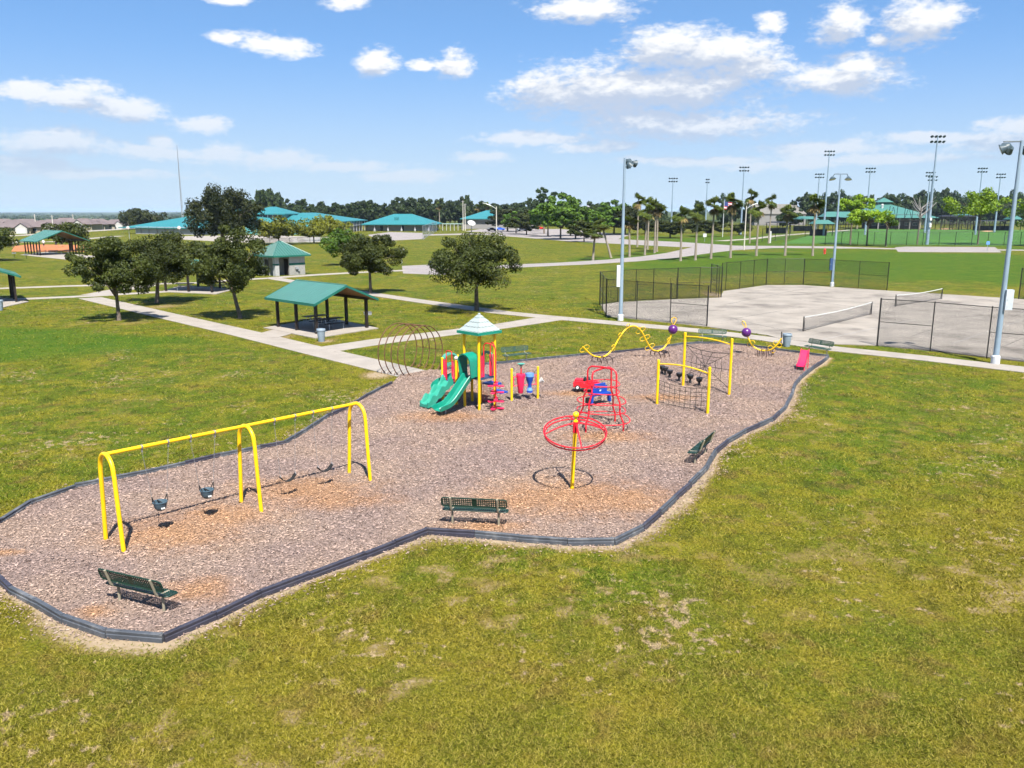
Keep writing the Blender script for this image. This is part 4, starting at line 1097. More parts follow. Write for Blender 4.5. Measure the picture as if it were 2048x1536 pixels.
# hood over its mouth
arch = lambda w, h, n=14: [(w * math.cos(math.pi * i / n), h * math.sin(math.pi * i / n)) for i in range(n + 1)]
def hood(o, d, w, h, depth, z, wall=0.7):
    out = [(w, -wall)] + arch(w, h) + [(-w, -wall)]; inn = [(w - 0.05, -wall)] + arch(w - 0.05, h - 0.05) + [(-w + 0.05, -wall)]
    sec_ = out + inn[::-1]; mb = MB(); mb.sweep([(0, z), (depth * 0.5, z + 0.0), (depth, z - 0.03)], sec_, d, o)
    return mb.build('slide_hood', GRNP, PS, True)
hood((-hw + 0.06, 0, H1), (-1, 0), 0.40, 0.36, 0.52, 0.78)
# wavy slide off the second deck
wave = [(0, 0.02), (0.12, 0.02), (0.28, -0.12), (0.42, -0.16), (0.58, -0.32), (0.74, -0.44), (0.90, -0.48), (1.06, -0.64), (1.20, -0.74), (1.38, -0.78), (1.50, -0.80)]
wp = [(p.x, p.z) for p in spline([(a, 0, b) for a, b in wave], 4)]
mb = MB(); n = len(wp); lat = 0.27; vs = []; fs = []
sect = []
for i, (a, b) in enumerate(wp):
    rim = 0.20 + 0.12 * math.sin(a * 12.3 - 0.6)
    sect.append([(-lat, b + rim), (-lat - 0.03, b + rim - 0.01), (-lat - 0.03, b - 0.16), (lat + 0.03, b - 0.16), (lat + 0.03, b + rim - 0.01), (lat, b + rim), (lat - 0.02, b + rim - 0.03), (lat - 0.05, b), (0, b - 0.035), (-lat + 0.05, b), (-lat + 0.02, b + rim - 0.03)])
kk = len(sect[0])
for i, (a, b) in enumerate(wp):
    vs += [(c2_[0][0] - 0.02 - a, D2[1] + l_, H2 + z_) for l_, z_ in sect[i]]
fs = [(i * kk + j, i * kk + (j + 1) % kk, (i + 1) * kk + (j + 1) % kk, (i + 1) * kk + j) for i in range(n - 1) for j in range(kk)] + [tuple(range(kk)), tuple(range((n - 1) * kk, n * kk))]
mb.add(vs, fs); mb.build('wave_slide', mat('pale_teal_plastic', (0.025, 0.25, 0.18), 0.4, 0.08, 3, dirt=(0.08, 0.32, 0.25), dirts=0.6), PS, True)
# barrier panels: vertical red bars in a frame
def barrier(p, q, z0, z1, n, m=PINK, name='barrier_panel'):
    p = Vector(p); q = Vector(q); fr = MB(); fr.tube([(p.x, p.y, z0), (p.x, p.y, z1), (q.x, q.y, z1), (q.x, q.y, z0), (p.x, p.y, z0)], 0.018, 6); o = fr.build(name, m, PS)
    for i in range(1, n):
        c = p.lerp(q, i / n); mb = MB(); mb.tube([(c.x, c.y, z0), (c.x, c.y, z1)], 0.012, 6); mb.build('bar', m, o)
def gate(p, q, z0, rise, m=RED):
    """two solid side panels and a bent grab rail over the opening"""
    p = Vector(p); q = Vector(q)
    for a, b in ((0.07, 0.30), (0.70, 0.93)):
        barrier(p.lerp(q, a), p.lerp(q, b), z0 + 0.05, z0 + 0.98, 5)
        mid = p.lerp(q, (a + b) / 2); mb = MB(); mb.lathe([(0.01, 0), (0.07, 0.0), (0.075, 0.03), (0.05, 0.05), (0.01, 0.055)], (mid.x, mid.y, z0 + 0.16), 12, axis=(0, 0, 1)); mb.build('panel_foot', PINK, PS)
    a = p.lerp(q, 0.30); b = p.lerp(q, 0.70)
    mb = MB(); mb.tube(spline([(a.x, a.y, z0 + 0.05), (a.x, a.y, z0 + 0.9), (a.x, a.y, z0 + rise - 0.10), ((a.lerp(b, 0.12)).x, (a.lerp(b, 0.12)).y, z0 + rise), ((a.lerp(b, 0.88)).x, (a.lerp(b, 0.88)).y, z0 + rise), (b.x, b.y, z0 + rise - 0.10), (b.x, b.y, z0 + 0.9), (b.x, b.y, z0 + 0.05)], 3), 0.022, 8); mb.build('grab_rail', m, PS, True)
gate(c2_[0], c2_[2], H2, 1.40)
barrier((c2_[1][0], c2_[1][1]), (c2_[0][0] + 0.05, c2_[0][1]), H2 + 0.02, H2 + 0.95, 5, RED) if False else None
barrier((-hw, hw + 0.02), c2_[0], 1.10, 2.05, 5, RED)
barrier((hw, hw + 0.02), c2_[1], 1.10, 2.05, 5, RED)
mb = MB(); mb.ball((c2_[0][0], c2_[0][1], H2 + 1.14), 0.09, 12, 8); mb.build('ball_cap', WHITEP, PS, True)
# front-right face: barriers and the climber gate
p = Vector((-hw, -hw)); q = Vector((hw, -hw))
barrier(p.lerp(q, 0.07), p.lerp(q, 0.32), H1 + 0.05, H1 + 1.0, 5); barrier(p.lerp(q, 0.68), p.lerp(q, 0.93), H1 + 0.05, H1 + 1.0, 5)
fx, fy = 0.02, -1.02
for xo in (-0.19, 0.21):
    mb = MB(); mb.tube(spline([(xo, -hw, H1 + 0.05), (xo, -hw, H1 + 1.2), (xo, -hw - 0.03, H1 + 1.46), (xo * 0.9, -hw - 0.14, H1 + 1.56), (xo * 0.3, -0.86, H1 + 1.52), (fx, fy + 0.04, H1 + 1.36), (fx, fy, H1 + 1.15)], 4), 0.024, 8); mb.build('grab_rail', RED, PS, True)
mb = MB(); mb.tube([(fx, fy, -0.3), (fx, fy, H1 + 1.16)], 0.028, 10); pole = mb.build('climber_pole', RED, PS, True)
for k, z in enumerate((0.10, 0.40, 0.52, 0.82, 1.10, 1.22)):
    mb = MB()
    for j in range(2 if k in (1, 2, 4, 5) else 3):
        an = R(45 + 180 * j) if k in (1, 2, 4, 5) else R(-45 + 120 * j)
        if k in (1, 2, 4, 5):
            an += R(90 * (k in (1, 4)))
        lp = [(fx + math.cos(an) * r - math.sin(an) * s, fy + math.sin(an) * r + math.cos(an) * s, z) for r, s in ((0.03, 0.0), (0.12, 0.05), (0.24, 0.10), (0.33, 0.08), (0.37, 0.0), (0.33, -0.08), (0.24, -0.10), (0.12, -0.05))]
        vs = [(a, b, z - 0.022) for a, b, _ in lp] + [(a, b, z + 0.022) for a, b, _ in lp]; m = len(lp)
        mb.add(vs, [tuple(range(m - 1, -1, -1)), tuple(range(m, 2 * m))] + [(i, (i + 1) % m, m + (i + 1) % m, m + i) for i in range(m)])
    mb.build('petal_step', PINK, PS)
# back-right green slide panel, back teal arch and the curled green chute on the left
hood((0.0, hw - 0.30, H1), (0, 1), 0.34, 0.30, 0.44, 0.78) if False else None
mb = MB(); sec3 = [(0.36, -0.85)] + arch(0.36, 0.22) + [(-0.36, -0.85), (-0.20, -0.85)] + arch(0.18, 0.10)[::-1] + [(0.20, -0.85)]
mb.sweep([(0, 0.86), (0.05, 0.86)], sec3, (1, 0), (hw - 0.02, 0, H1)); mb.build('arch_panel', GRND, PS, True)
mb = MB(); mb.sweep([(0, 0.86), (0.22, 0.84)], [(0.44, -0.1)] + arch(0.44, 0.36) + [(-0.44, -0.1), (-0.37, -0.1)] + arch(0.37, 0.28)[::-1] + [(0.37, -0.1)], (0, 1), (D2[0], D2[1] + hw - 0.08, H2)); mb.build('arch_hood', GRND, PS, True)
mb = MB(); mb.sweep([(0, 0.5), (0.05, 0.5)], [(0.44, -0.5), (0.44, 0.12), (0.30, 0.26), (-0.30, 0.26), (-0.44, 0.12), (-0.44, -0.5), (-0.30, -0.5), (-0.26, 0.02), (0, 0.14), (0.26, 0.02), (0.30, -0.5)], (0, 1), (D2[0], D2[1] + hw - 0.02, H2)); mb.build('window_panel', GRND, PS)
pts = []; mb = MB(); secn = []
for i in range(13):
    a = R(90 + 14 * i); rad = 0.34; cxx, cyy = D2[0] - 0.34, D2[1] + hw + 0.12
    z = H2 - 0.03 - 0.055 * i
    ux_, uy_ = math.sin(a), -math.cos(a); ctrp = (cxx + rad * math.sin(a), cyy - rad * math.cos(a))
    secn += [(ctrp[0] + ux_ * l_, ctrp[1] + uy_ * l_, z + h_) for l_, h_ in ((-0.20, 0.14), (-0.21, 0.12), (-0.17, -0.04), (0.17, -0.04), (0.25, 0.26), (0.22, 0.27), (0.14, 0.0), (-0.14, 0.0))]
mb.add(secn, [(i * 8 + j, i * 8 + (j + 1) % 8, (i + 1) * 8 + (j + 1) % 8, (i + 1) * 8 + j) for i in range(12) for j in range(8)] + [tuple(range(8)), tuple(range(96, 104))]); mb.build('curled_chute', GRNP, PS, True)
mb = MB()
for i in range(9):
    mb.tube([(hw + 0.05 + 0.09 * i, 0.42, 0.02 + 0.0 * i), (hw + 0.05 + 0.09 * i, 0.42, 0.9)], 0.010, 5)
mb.tube([(hw, 0.42, 0.95), (hw + 0.85, 0.42, 0.95)], 0.018, 6); mb.build('side_rail', RED, PS)

# ------------------------------------------------------------------ picnic shelters
def table(label, loc, rz, group='picnic tables under the near shelter', detail=True):
    t = thing('picnic_table', label, 'picnic table', loc, rz, group)
    mb = MB(); mb.box((0, 0, 0.75), (1.85, 0.76, 0.05)); mb.build('table_top', DKPOST, t)
    for s in (-1, 1):
        mb = MB(); mb.box((0, s * 0.66, 0.45), (1.85, 0.26, 0.045)); mb.build('bench_seat', DKPOST, t)
        mb = MB(); mb.tube([(s * 0.62, -0.74, 0.0), (s * 0.62, -0.70, 0.40), (s * 0.62, -0.3, 0.41), (s * 0.62, -0.26, 0.71), (s * 0.62, 0.26, 0.71), (s * 0.62, 0.3, 0.41), (s * 0.62, 0.70, 0.40), (s * 0.62, 0.74, 0.0)], 0.028, 8); mb.build('frame', STEEL, t)
    return t

def shelter(label, p0, px_, py_, nl, eave, ridge, over=0.55, group='teal roofed picnic shelters', name='picnic_shelter', gable_over=0.75):
    """p0 corner post, px_ vector along the ridge, py_ vector across"""
    p0 = Vector(p0); px_ = Vector(px_); py_ = Vector(py_); Lr = px_.length; Wd = py_.length
    u = px_.normalized(); left = 1 if (u.x * py_.y - u.y * py_.x) > 0 else -1
    t = thing(name, label, 'shelter', (p0.x, p0.y, 0), math.atan2(u.y, u.x), group)
    zz = lambda y: eave + (ridge - eave) * (1 - abs(2 * y / Wd - 1))
    for s in (0, 1):
        for i in range(nl):
            mb = MB(); mb.box((Lr * i / (nl - 1), left * Wd * s, eave / 2 - 0.1), (0.19, 0.19, eave + 0.35)); mb.build('post', DKPOST, t)
        mb = MB(); mb.box((Lr / 2, left * Wd * s, eave + 0.0), (Lr + 0.5, 0.14, 0.26)); mb.build('beam', DKPOST, t)
    sl = (ridge - eave) / (Wd / 2)
    rf = MB(); y0 = -over; y1 = Wd + over; e0 = eave - sl * over + 0.22; rz_ = ridge + 0.22; xa, xb = -gable_over, Lr + gable_over
    pr = [(y0, e0), (Wd / 2, rz_), (y1, e0), (y1, e0 - 0.16), (Wd / 2, rz_ - 0.16), (y0, e0 - 0.16)]
    vs = [(xa, left * y, z) for y, z in pr] + [(xb, left * y, z) for y, z in pr]
    rf.add(vs, [(0, 1, 7, 6), (1, 2, 8, 7)]); roof = rf.build('roof', TROOF, t)
    mb = MB(); mb.add(vs, [(3, 4, 10, 9), (4, 5, 11, 10)]); mb.build('soffit', WOODU, roof)
    for i in (0, 6):
        mb = MB(); e = -0.03 if i == 0 else 0.03
        q = [(vs[i + k][0], vs[i + k][1], vs[i + k][2] + (0.015 if k < 3 else 0)) for k in range(6)]; q2 = [(a + e, b, c) for a, b, c in q]
        mb.add(q + q2, [(0, 1, 4, 5), (1, 2, 3, 4), (6, 7, 10, 11), (7, 8, 9, 10), (0, 1, 7, 6), (1, 2, 8, 7), (3, 4, 10, 9), (4, 5, 11, 10)]); mb.build('gable_trim', TROOFD, roof)
    for k in (0, 2):
        y, z = pr[k]; mb = MB(); mb.box(((xa + xb) / 2, left * (y + (-0.025 if k == 0 else 0.025)), z - 0.08), (xb - xa + 0.06, 0.04, 0.19)); mb.build('eave_trim', TROOFD, roof)
    mb = MB(); mb.tube([(xa, left * Wd / 2, rz_ + 0.005), (xb, left * Wd / 2, rz_ + 0.005)], 0.05, 6); mb.build('ridge_cap', TROOF, roof)
    ns = int((xb - xa) / 0.42)
    for s in (0, 1):
        mb = MB()
        for i in range(1, ns):
            x = xa + (xb - xa) * i / ns; ya, yb = (y0, Wd / 2) if s == 0 else (Wd / 2, y1); za_, zb_ = (e0, rz_) if s == 0 else (rz_, e0)
            mb.tube([(x, left * ya, za_ + 0.006), (x, left * yb, zb_ + 0.006)], 0.010, 4)
        mb.build('roof_seams', TROOF, roof)
    return t, u, Vector((-u.y, u.x)) * left

P1 = Vector(G(557, 655)); P3 = Vector(G(633.5, 669)); P6 = Vector(G(722.5, 657))
slab('shelter_slab', [(527, 656.5), (630, 677.5), (757, 657.5), (655, 636)], 0.06, CONC)
lx = P3 - P1; ly = P6 - P3
ly = ly - lx.normalized() * ly.dot(lx.normalized()); ly = ly.normalized() * 4.4
shelter('picnic shelter with plain teal gable roof on six dark posts, nearest the playground', P1, lx, ly, 3, 2.30, 3.22)
uu = lx.normalized(); vv_ = ly.normalized(); rz = math.atan2(vv_.y, vv_.x)
cs = P1 + lx / 2 + ly / 2
for off, lab in (((-1.25, 0.2), 'dark picnic table at the back of the near shelter'), ((1.0, 0.1), 'dark picnic table at the front of the near shelter')):
    c = cs + uu * off[0] + vv_ * off[1]; table(lab, (c.x, c.y, 0.06), rz)

def bin_(label, loc, strap=False, h=0.80):
    t = thing('litter_bin', label, 'bin', loc, 0, 'grey litter bins')
    mb = MB(); mb.lathe([(0.21, 0.0), (0.215, 0.02), (0.27, h - 0.18), (0.275, h - 0.14)], (0, 0, 0), 20); mb.build('barrel', CANG, t, True)
    mb = MB(); mb.lathe([(0.275, h - 0.14), (0.30, h - 0.13), (0.30, h - 0.02), (0.285, h), (0.255, h), (0.25, h - 0.10), (0.01, h - 0.35)], (0, 0, 0), 20); mb.build('rim', CANG, t, True)
    for s in (-1, 1):
        mb = MB(); mb.tube([(s * 0.28, -0.07, h - 0.16), (s * 0.34, -0.05, h - 0.22), (s * 0.34, 0.05, h - 0.22), (s * 0.28, 0.07, h - 0.16)], 0.015, 6); mb.build('handle', CANG, t)
    mb = MB(); mb.lathe([(0.242, h * 0.42), (0.247, h * 0.43), (0.25, h * 0.48), (0.245, h * 0.49)], (0, 0, 0), 20); mb.build('band', CANG, t)
    if strap:
        mb = MB(); mb.tube([(-0.36, 0.05, -0.1), (-0.36, 0.05, h + 0.12)], 0.035, 8); mb.build('post', DKPOST, t)
    return t
bx_, by_ = G(643, 683); bin_('grey barrel bin beside the near picnic shelter', (bx_, by_, 0.0), h=0.88)
bx_, by_ = G(1573, 693); bin_('grey barrel bin chained to a post by the courts', (bx_, by_, 0.0), True, h=0.86)
bx_, by_ = G(1, 621); bin_('blue-grey bin cut by the left picture edge', (bx_, by_, 0.0), h=0.95)

def grill(label, loc, rz=0):
    t = thing('park_grill', label, 'grill', loc, rz, 'pedestal grills')
    mb = MB(); mb.tube([(0, 0, -0.1), (0, 0, 0.72)], 0.04, 8); mb.build('pedestal', BLKST, t)
    mb = MB()
    for c, d in (((0, 0, 0.73), (0.56, 0.40, 0.02)), ((-0.28, 0, 0.84), (0.015, 0.40, 0.24)), ((0.28, 0, 0.84), (0.015, 0.40, 0.24)), ((0, 0.2, 0.84), (0.56, 0.015, 0.24)), ((0, -0.2, 0.79), (0.56, 0.015, 0.13))):
        mb.box(c, d)
    mb.build('fire_box', STEEL, t)
    mb = MB()
    for i in range(9):
        mb.tube([(-0.24 + i * 0.06, -0.2, 0.93), (-0.24 + i * 0.06, 0.19, 0.93)], 0.01, 4)
    mb.build('grate', BLKST, t)
    return t
gx, gy = G(736, 648); grill('pedestal grill right of the near shelter', (gx, gy), R(20))
gx, gy = G(53, 518); grill('pedestal grill in front of the large far shelter', (gx, gy))
gx, gy = G(29, 515); grill('pedestal grill under the tree at the left picture edge', (gx, gy))

# shelter behind the oaks
slab('shelter_slab', [(322, 584), (432, 589), (470, 579), (360, 572)], 0.06, CONC)
a = Vector(G(332, 583)); b = Vector(G(352, 580)); e = Vector(G(424, 586))
shelter('picnic shelter mostly hidden behind two oaks', a, Vector(G(424, 586)) - a, Vector(G(371, 574)) - a, 3, 2.3, 3.1, 0.3)
c = (a + Vector(G(424, 586))) / 2 + (Vector(G(371, 574)) - a) / 2
table('dark picnic table in the shelter hidden by the oaks', (c.x - 1, c.y - 1.2, 0.06), 0.1, 'tables in the middle shelter')
table('second dark picnic table in the shelter hidden by the oaks', (c.x + 2, c.y + 0.5, 0.06), 0.1, 'tables in the middle shelter')
# shelter cut by the left edge
slab('shelter_slab', [(-160, 600), (0, 596), (58, 604), (0, 617), (-160, 622)], 0.06, CONC)
a = Vector(G(33, 605)); b = Vector(G(-75, 594))
shelter('picnic shelter with gable roof cut by the left picture edge', a, Vector((-3.2, 4.6)), Vector((-4.2, -2.4)), 3, 2.55, 3.45)
table('picnic table under the shelter at the left picture edge', (a.x - 2.9, a.y + 0.2, 0.06), R(40), 'tables in the left shelter')
# large far shelter
slab('shelter_slab', [(40, 510), (140, 520.5), (200, 513), (95, 504)], 0.06, CONC)
a = Vector(G(52, 509)); q = Vector(G(97, 513)); e = Vector(G(158, 508))
lx2 = (q - a).normalized() * 7.6
pz = Vector((-lx2.y, lx2.x)).normalized() * 8.6
shelter('large teal-roofed picnic pavilion beside the orange ball field', a, lx2, pz if pz.x > 0 else -pz, 6, 2.9, 4.6, 0.8, 'teal roofed picnic pavilions')
for i in range(3):
    c = a + lx2 * (0.2 + 0.3 * i) + (pz if pz.x > 0 else -pz) * (0.3 + 0.15 * i)
    table(('picnic table at the left end of the large far pavilion', 'picnic table in the middle of the large far pavilion', 'picnic table at the right end of the large far pavilion')[i], (c.x, c.y, 0.06), 0.6, 'tables in the far pavilion')

# ------------------------------------------------------------------ restroom
t = thing('restroom_building', 'small block restroom with hipped ribbed teal roof and dark doorways', 'building', (-32.3, 117.0, 0), R(47))
h = 2.35; hh = 2.75
for c, dd, m in (((-0.15 + (h + 0.15) / 2, 0, hh / 2), (h + 0.15, 2 * h, hh), CMU), ((-h / 2 - 0.075, 0.85, hh / 2), (h - 0.15, 2 * h - 1.7, hh), CMU), ((-h + 0.3, -h + 0.3, hh / 2), (0.62, 0.62, hh), CMUW)):
    mb = MB(); mb.box(c, dd); mb.build('wall', m, t)
mb = MB(); mb.box((h / 2 - 0.075, -h - 0.006, 2.15), (h + 0.13, 0.02, 0.95)); mb.build('upper_wall', CMUW, t)
mb = MB(); mb.box((h / 2 - 0.075, -h - 0.02, 1.55), (h + 0.19, 0.05, 0.2)); mb.box((h / 2 - 0.075, -h - 0.016, 1.42), (h + 0.17, 0.04, 0.06)); mb.build('band_course', TROOFD, t)
mb = MB(); mb.box((-h + 0.3, -h + 0.3, 1.55), (0.66, 0.66, 0.2)); mb.build('band_course', TROOFD, t)
mb = MB(); mb.box((-0.18, -h + 0.75, 1.1), (0.06, 0.95, 2.2)); mb.build('door', DKPOST, t)
mb = MB(); mb.box((-h - 0.02, -0.2, 1.1), (0.06, 0.95, 2.2)); mb.build('door', DKPOST, t)
mb = MB(); mb.box((0.95, -h - 0.12, 0.95), (0.42, 0.22, 0.30)); mb.box((1.25, -h - 0.10, 0.72), (0.22, 0.18, 0.40)); mb.build('drinking_fountain', STEEL, t)
ex0, ex1, ey0, ey1 = -2.95, 2.95, -2.95, 2.95; ez = 2.72; rz_ = 4.55; ym = 0.0; xr0, xr1 = -0.25, 0.25
vs = [(ex0, ey0, ez), (ex1, ey0, ez), (ex1, ey1, ez), (ex0, ey1, ez), (xr0, ym, rz_), (xr1, ym, rz_)]
mb = MB(); mb.add(vs, [(0, 1, 5, 4), (1, 2, 5), (2, 3, 4, 5), (3, 0, 4), (3, 2, 1, 0)]); roof = mb.build('roof', TROOF, t)
mb = MB()
for p, q in ((0, 1), (1, 2), (2, 3), (3, 0)):
    P_, Q_ = Vector(vs[p]), Vector(vs[q]); dd = Q_ - P_; mb.box(((P_ + Q_) / 2 + Vector((0, 0, -0.06))), (dd.length + 0.08, 0.08, 0.22), math.atan2(dd.y, dd.x))
mb.build('fascia', TROOFD, roof)
for p, q in ((0, 4), (1, 5), (2, 5), (3, 4), (4, 5)):
    mb = MB(); mb.tube([Vector(vs[p]) + Vector((0, 0, 0.03)), Vector(vs[q]) + Vector((0, 0, 0.03))], 0.07, 6); mb.build('hip_cap', TROOF, roof)
SEAM = mat('dark_teal_seam', (0.010, 0.062, 0.050), 0.5)
def seam_line(e0, e1, tops, nseam):
    e0 = Vector(e0); e1 = Vector(e1)
    for i in range(1, nseam):
        f = i / nseam; b_ = e0.lerp(e1, f)
        # seam runs straight up the slope until it meets a hip or the ridge
        w = min(f / max(tops[0], 1e-6), (1 - f) / max(1 - tops[1], 1e-6), 1.0)
        mid = tops[2] if tops[0] == tops[1] else None
        ridge_pt = Vector(tops[3]).lerp(Vector(tops[4]), min(max((f - tops[0]) / max(tops[1] - tops[0], 1e-6), 0), 1)) if tops[0] != tops[1] else Vector(tops[3])
        base_ref = e0.lerp(e1, min(max(f, tops[0]), tops[1]))
        up_ = (ridge_pt - base_ref) * w
        mb = MB(); mb.tube([b_ + Vector((0, 0, 0.02)), b_ + up_ + Vector((0, 0, 0.02))], 0.055, 4); mb.build('roof_seam', SEAM, roof)
fr0 = (xr0 - ex0) / (ex1 - ex0); fr1 = (xr1 - ex0) / (ex1 - ex0)
seam_line(vs[0], vs[1], (fr0, fr1, 0, vs[4], vs[5]), 14); seam_line(vs[1], vs[2], (0.5, 0.5, 0, vs[5], vs[5]), 13); seam_line(vs[3], vs[0], (0.5, 0.5, 0, vs[4], vs[4]), 13)

# ------------------------------------------------------------------ trees
def leafcloud(centres, radii, per, size, flat=0.75, droop=0.0, seed=0):
    r = np.random.default_rng(seed); n = len(centres) * per
    c = np.repeat(centres, per, 0); rad = np.repeat(radii, per)
    d = r.normal(size=(n, 3)); d /= np.linalg.norm(d, axis=1)[:, None]
    rr = rad * (0.45 + 0.55 * r.random(n) ** 0.5)
    p = c + d * rr[:, None] * np.array([1, 1, flat]); p[:, 2] -= droop * r.random(n) * rad
    nrm = d + r.normal(size=(n, 3)) * 0.6 + np.array([0, 0, 0.35]); nrm /= np.linalg.norm(nrm, axis=1)[:, None]
    a = np.cross(nrm, r.normal(size=(n, 3))); a /= np.linalg.norm(a, axis=1)[:, None]; b = np.cross(nrm, a)
    s = size * (0.6 + 0.8 * r.random(n))
    l = a * (s * 0.9)[:, None]; w = b * (s * 0.55)[:, None]
    q = np.stack([p - l, p + w * 0.9, p + l, p - w * 0.9], 1).reshape(-1, 3)
    cl = np.repeat(r.random(len(centres)), per); rn = np.clip(0.5 * cl + 0.5 * r.random(n), 0, 1)
    return q, np.repeat(rn, 4)

def oak_proto(name, label, seed, h, cr, base, nclump, per, leaf, m, trunk_r=0.16, cz=0.5, flat=0.75, crag=0.36, bark=BARK, cat='tree', lean=0.0, group=None):
    """tapered trunk, forking limbs, and a crown of leaf clumps carried by the limbs"""
    r = np.random.default_rng(seed); t = thing(name, label, cat, (0, 0, 0), 0, group)
    hc = h - base; zc = base + hc * cz
    mb = MB(); fork = base * 0.92 + 0.12 * hc
    mb.tube([(0, 0, -0.2), (0.02, 0, 0.12), (lean * 0.3, 0.02, fork * 0.5), (lean * 0.6, 0, fork), (lean, 0.0, fork + hc * 0.35)], [trunk_r * 1.7, trunk_r * 1.15, trunk_r * 0.95, trunk_r * 0.8, trunk_r * 0.25], 9)
    cs_ = []; rs_ = []
    for i in range(nclump):
        for _ in range(50):
            d = r.normal(size=3); d /= np.linalg.norm(d); k = r.random() ** 0.42
            p = d * k; lob = 1 + crag * (math.sin(3 * math.atan2(p[1], p[0]) + seed) * 0.5 + r.normal() * 0.25)
            q = np.array([lean + p[0] * cr * lob, p[1] * cr * lob, zc + p[2] * hc * 0.5 * (1 + 0.15 * r.normal())])
            if q[2] > base + 0.05 * hc and (p[2] > -0.7):
                break
        cs_.append(q); rs_.append(cr * (0.15 + 0.14 * r.random()))
    cs_ = np.array(cs_); rs_ = np.array(rs_)
    for i in r.choice(nclump, min(nclump, 14), replace=False):
        q = cs_[i]; z0 = fork * (0.85 + 0.3 * r.random()); m1 = Vector((q[0] * 0.35 + lean * 0.4, q[1] * 0.35, z0 + (q[2] - z0) * 0.55))
        mb.tube([(lean * 0.6, 0, z0), m1, tuple(q)], [trunk_r * 0.5, trunk_r * 0.32, trunk_r * 0.1], 6)
    mb.build('trunk', bark, t, True)
    q, rn = leafcloud(cs_, rs_, per, leaf, flat, 0.25, seed)
    o = bpy.data.objects.new('crown', npmesh('crown', q, 4, m, {'rnd': rn})); C.objects.link(o); o.parent = t
    return t

def settle(t, px_, py_, rz=0.0, sc=None):
    x, y = G(px_, py_); t.location = (x, y, 0); t.rotation_euler = (0, 0, rz)
    if sc:
        t.scale = sc
    return t

OG = 'live oaks on the park lawn'
for args in (
        ('oak_tree', 'broad oak beside the diagonal path, nearest left', 3, 238, 641, HT(238, 641, 458), 2.9, 1.55, 0.15, OAKL, 0.0),
        ('oak_tree', 'oak with leaning trunk in front of the hidden shelter', 5, 314, 606, HT(314, 606, 460), 3.85, 2.0, 0.18, OAKL, 0.45),
        ('oak_tree', 'oak left of the near picnic shelter', 18, 480, 637, HT(480, 637, 460), 2.95, 1.9, 0.16, OAKL, -0.7),
        ('oak_tree', 'oak right behind the near picnic shelter roof', 13, 741, 587, HT(741, 587, 462), 3.05, 1.95, 0.16, OAKL, 0.0),
        ('oak_tree', 'solitary round oak beside the path behind the play tower', 21, 953, 622, HT(953, 622, 466), 4.2, 2.0, 0.19, OAKL, 0.0)):
    nm, lab, sd_, px_, py_, hh_, cr_0, bs_, tr_, m_, ln_ = args
    settle(oak_proto(nm, lab, sd_, hh_, cr_0, bs_, 84, 340, 0.105, m_, tr_, 0.48, 0.7, 0.55, group=OG, lean=ln_), px_, py_)
settle(oak_proto('oak_tree', 'very large dark oak in front of the school', 31, HT(425, 494, 378), 8.6, 2.4, 110, 190, 0.32, OAKL2, 0.5, 0.5, 0.85, 0.14, group='tall oaks by the school'), 446, 494)
settle(oak_proto('oak_tree', 'small oak cut by the left picture edge', 33, 6.5, 4.6, 1.6, 60, 170, 0.2, OAKL, 0.2, group=OG), -22, 522)
settle(oak_proto('oak_tree', 'small bushy tree beside the large far pavilion', 34, HT(140, 500, 443), 4.6, 1.5, 50, 110, 0.28, OAKL, 0.2, group=OG), 143, 502)
settle(oak_proto('young_tree', 'light green tree behind the restroom and oak, olive leaves', 35, HT(690, 530, 462), 3.7, 1.7, 50, 150, 0.19, GREENL, 0.14, group='young trees behind the restroom'), 690, 531)
for px_, py_, tp, cr_0, sd_, lab in ((558, 489, 438, 6.2, 41, 'yellow-green tree standing behind the restroom roof'), (628, 487, 455, 3.6, 42, 'small yellow-green tree between two larger ones by the school'), (660, 481, 434, 7.0, 43, 'yellow-topped tree in front of the school glazing')):
    settle(oak_proto('young_tree', lab, sd_, HT(px_, py_, tp), cr_0, 2.2, 55, 120, 0.34, YOUNGL, 0.18, group='yellow-green trees by the school'), px_, py_)
settle(oak_proto('oak_tree', 'dark rounded tree left of the turquoise roof', 45, HD(416, 420), 9.5, 1.5, 60, 90, 0.6, OAKL2, 0.4, group='tall oaks by the school'), 285, 458)

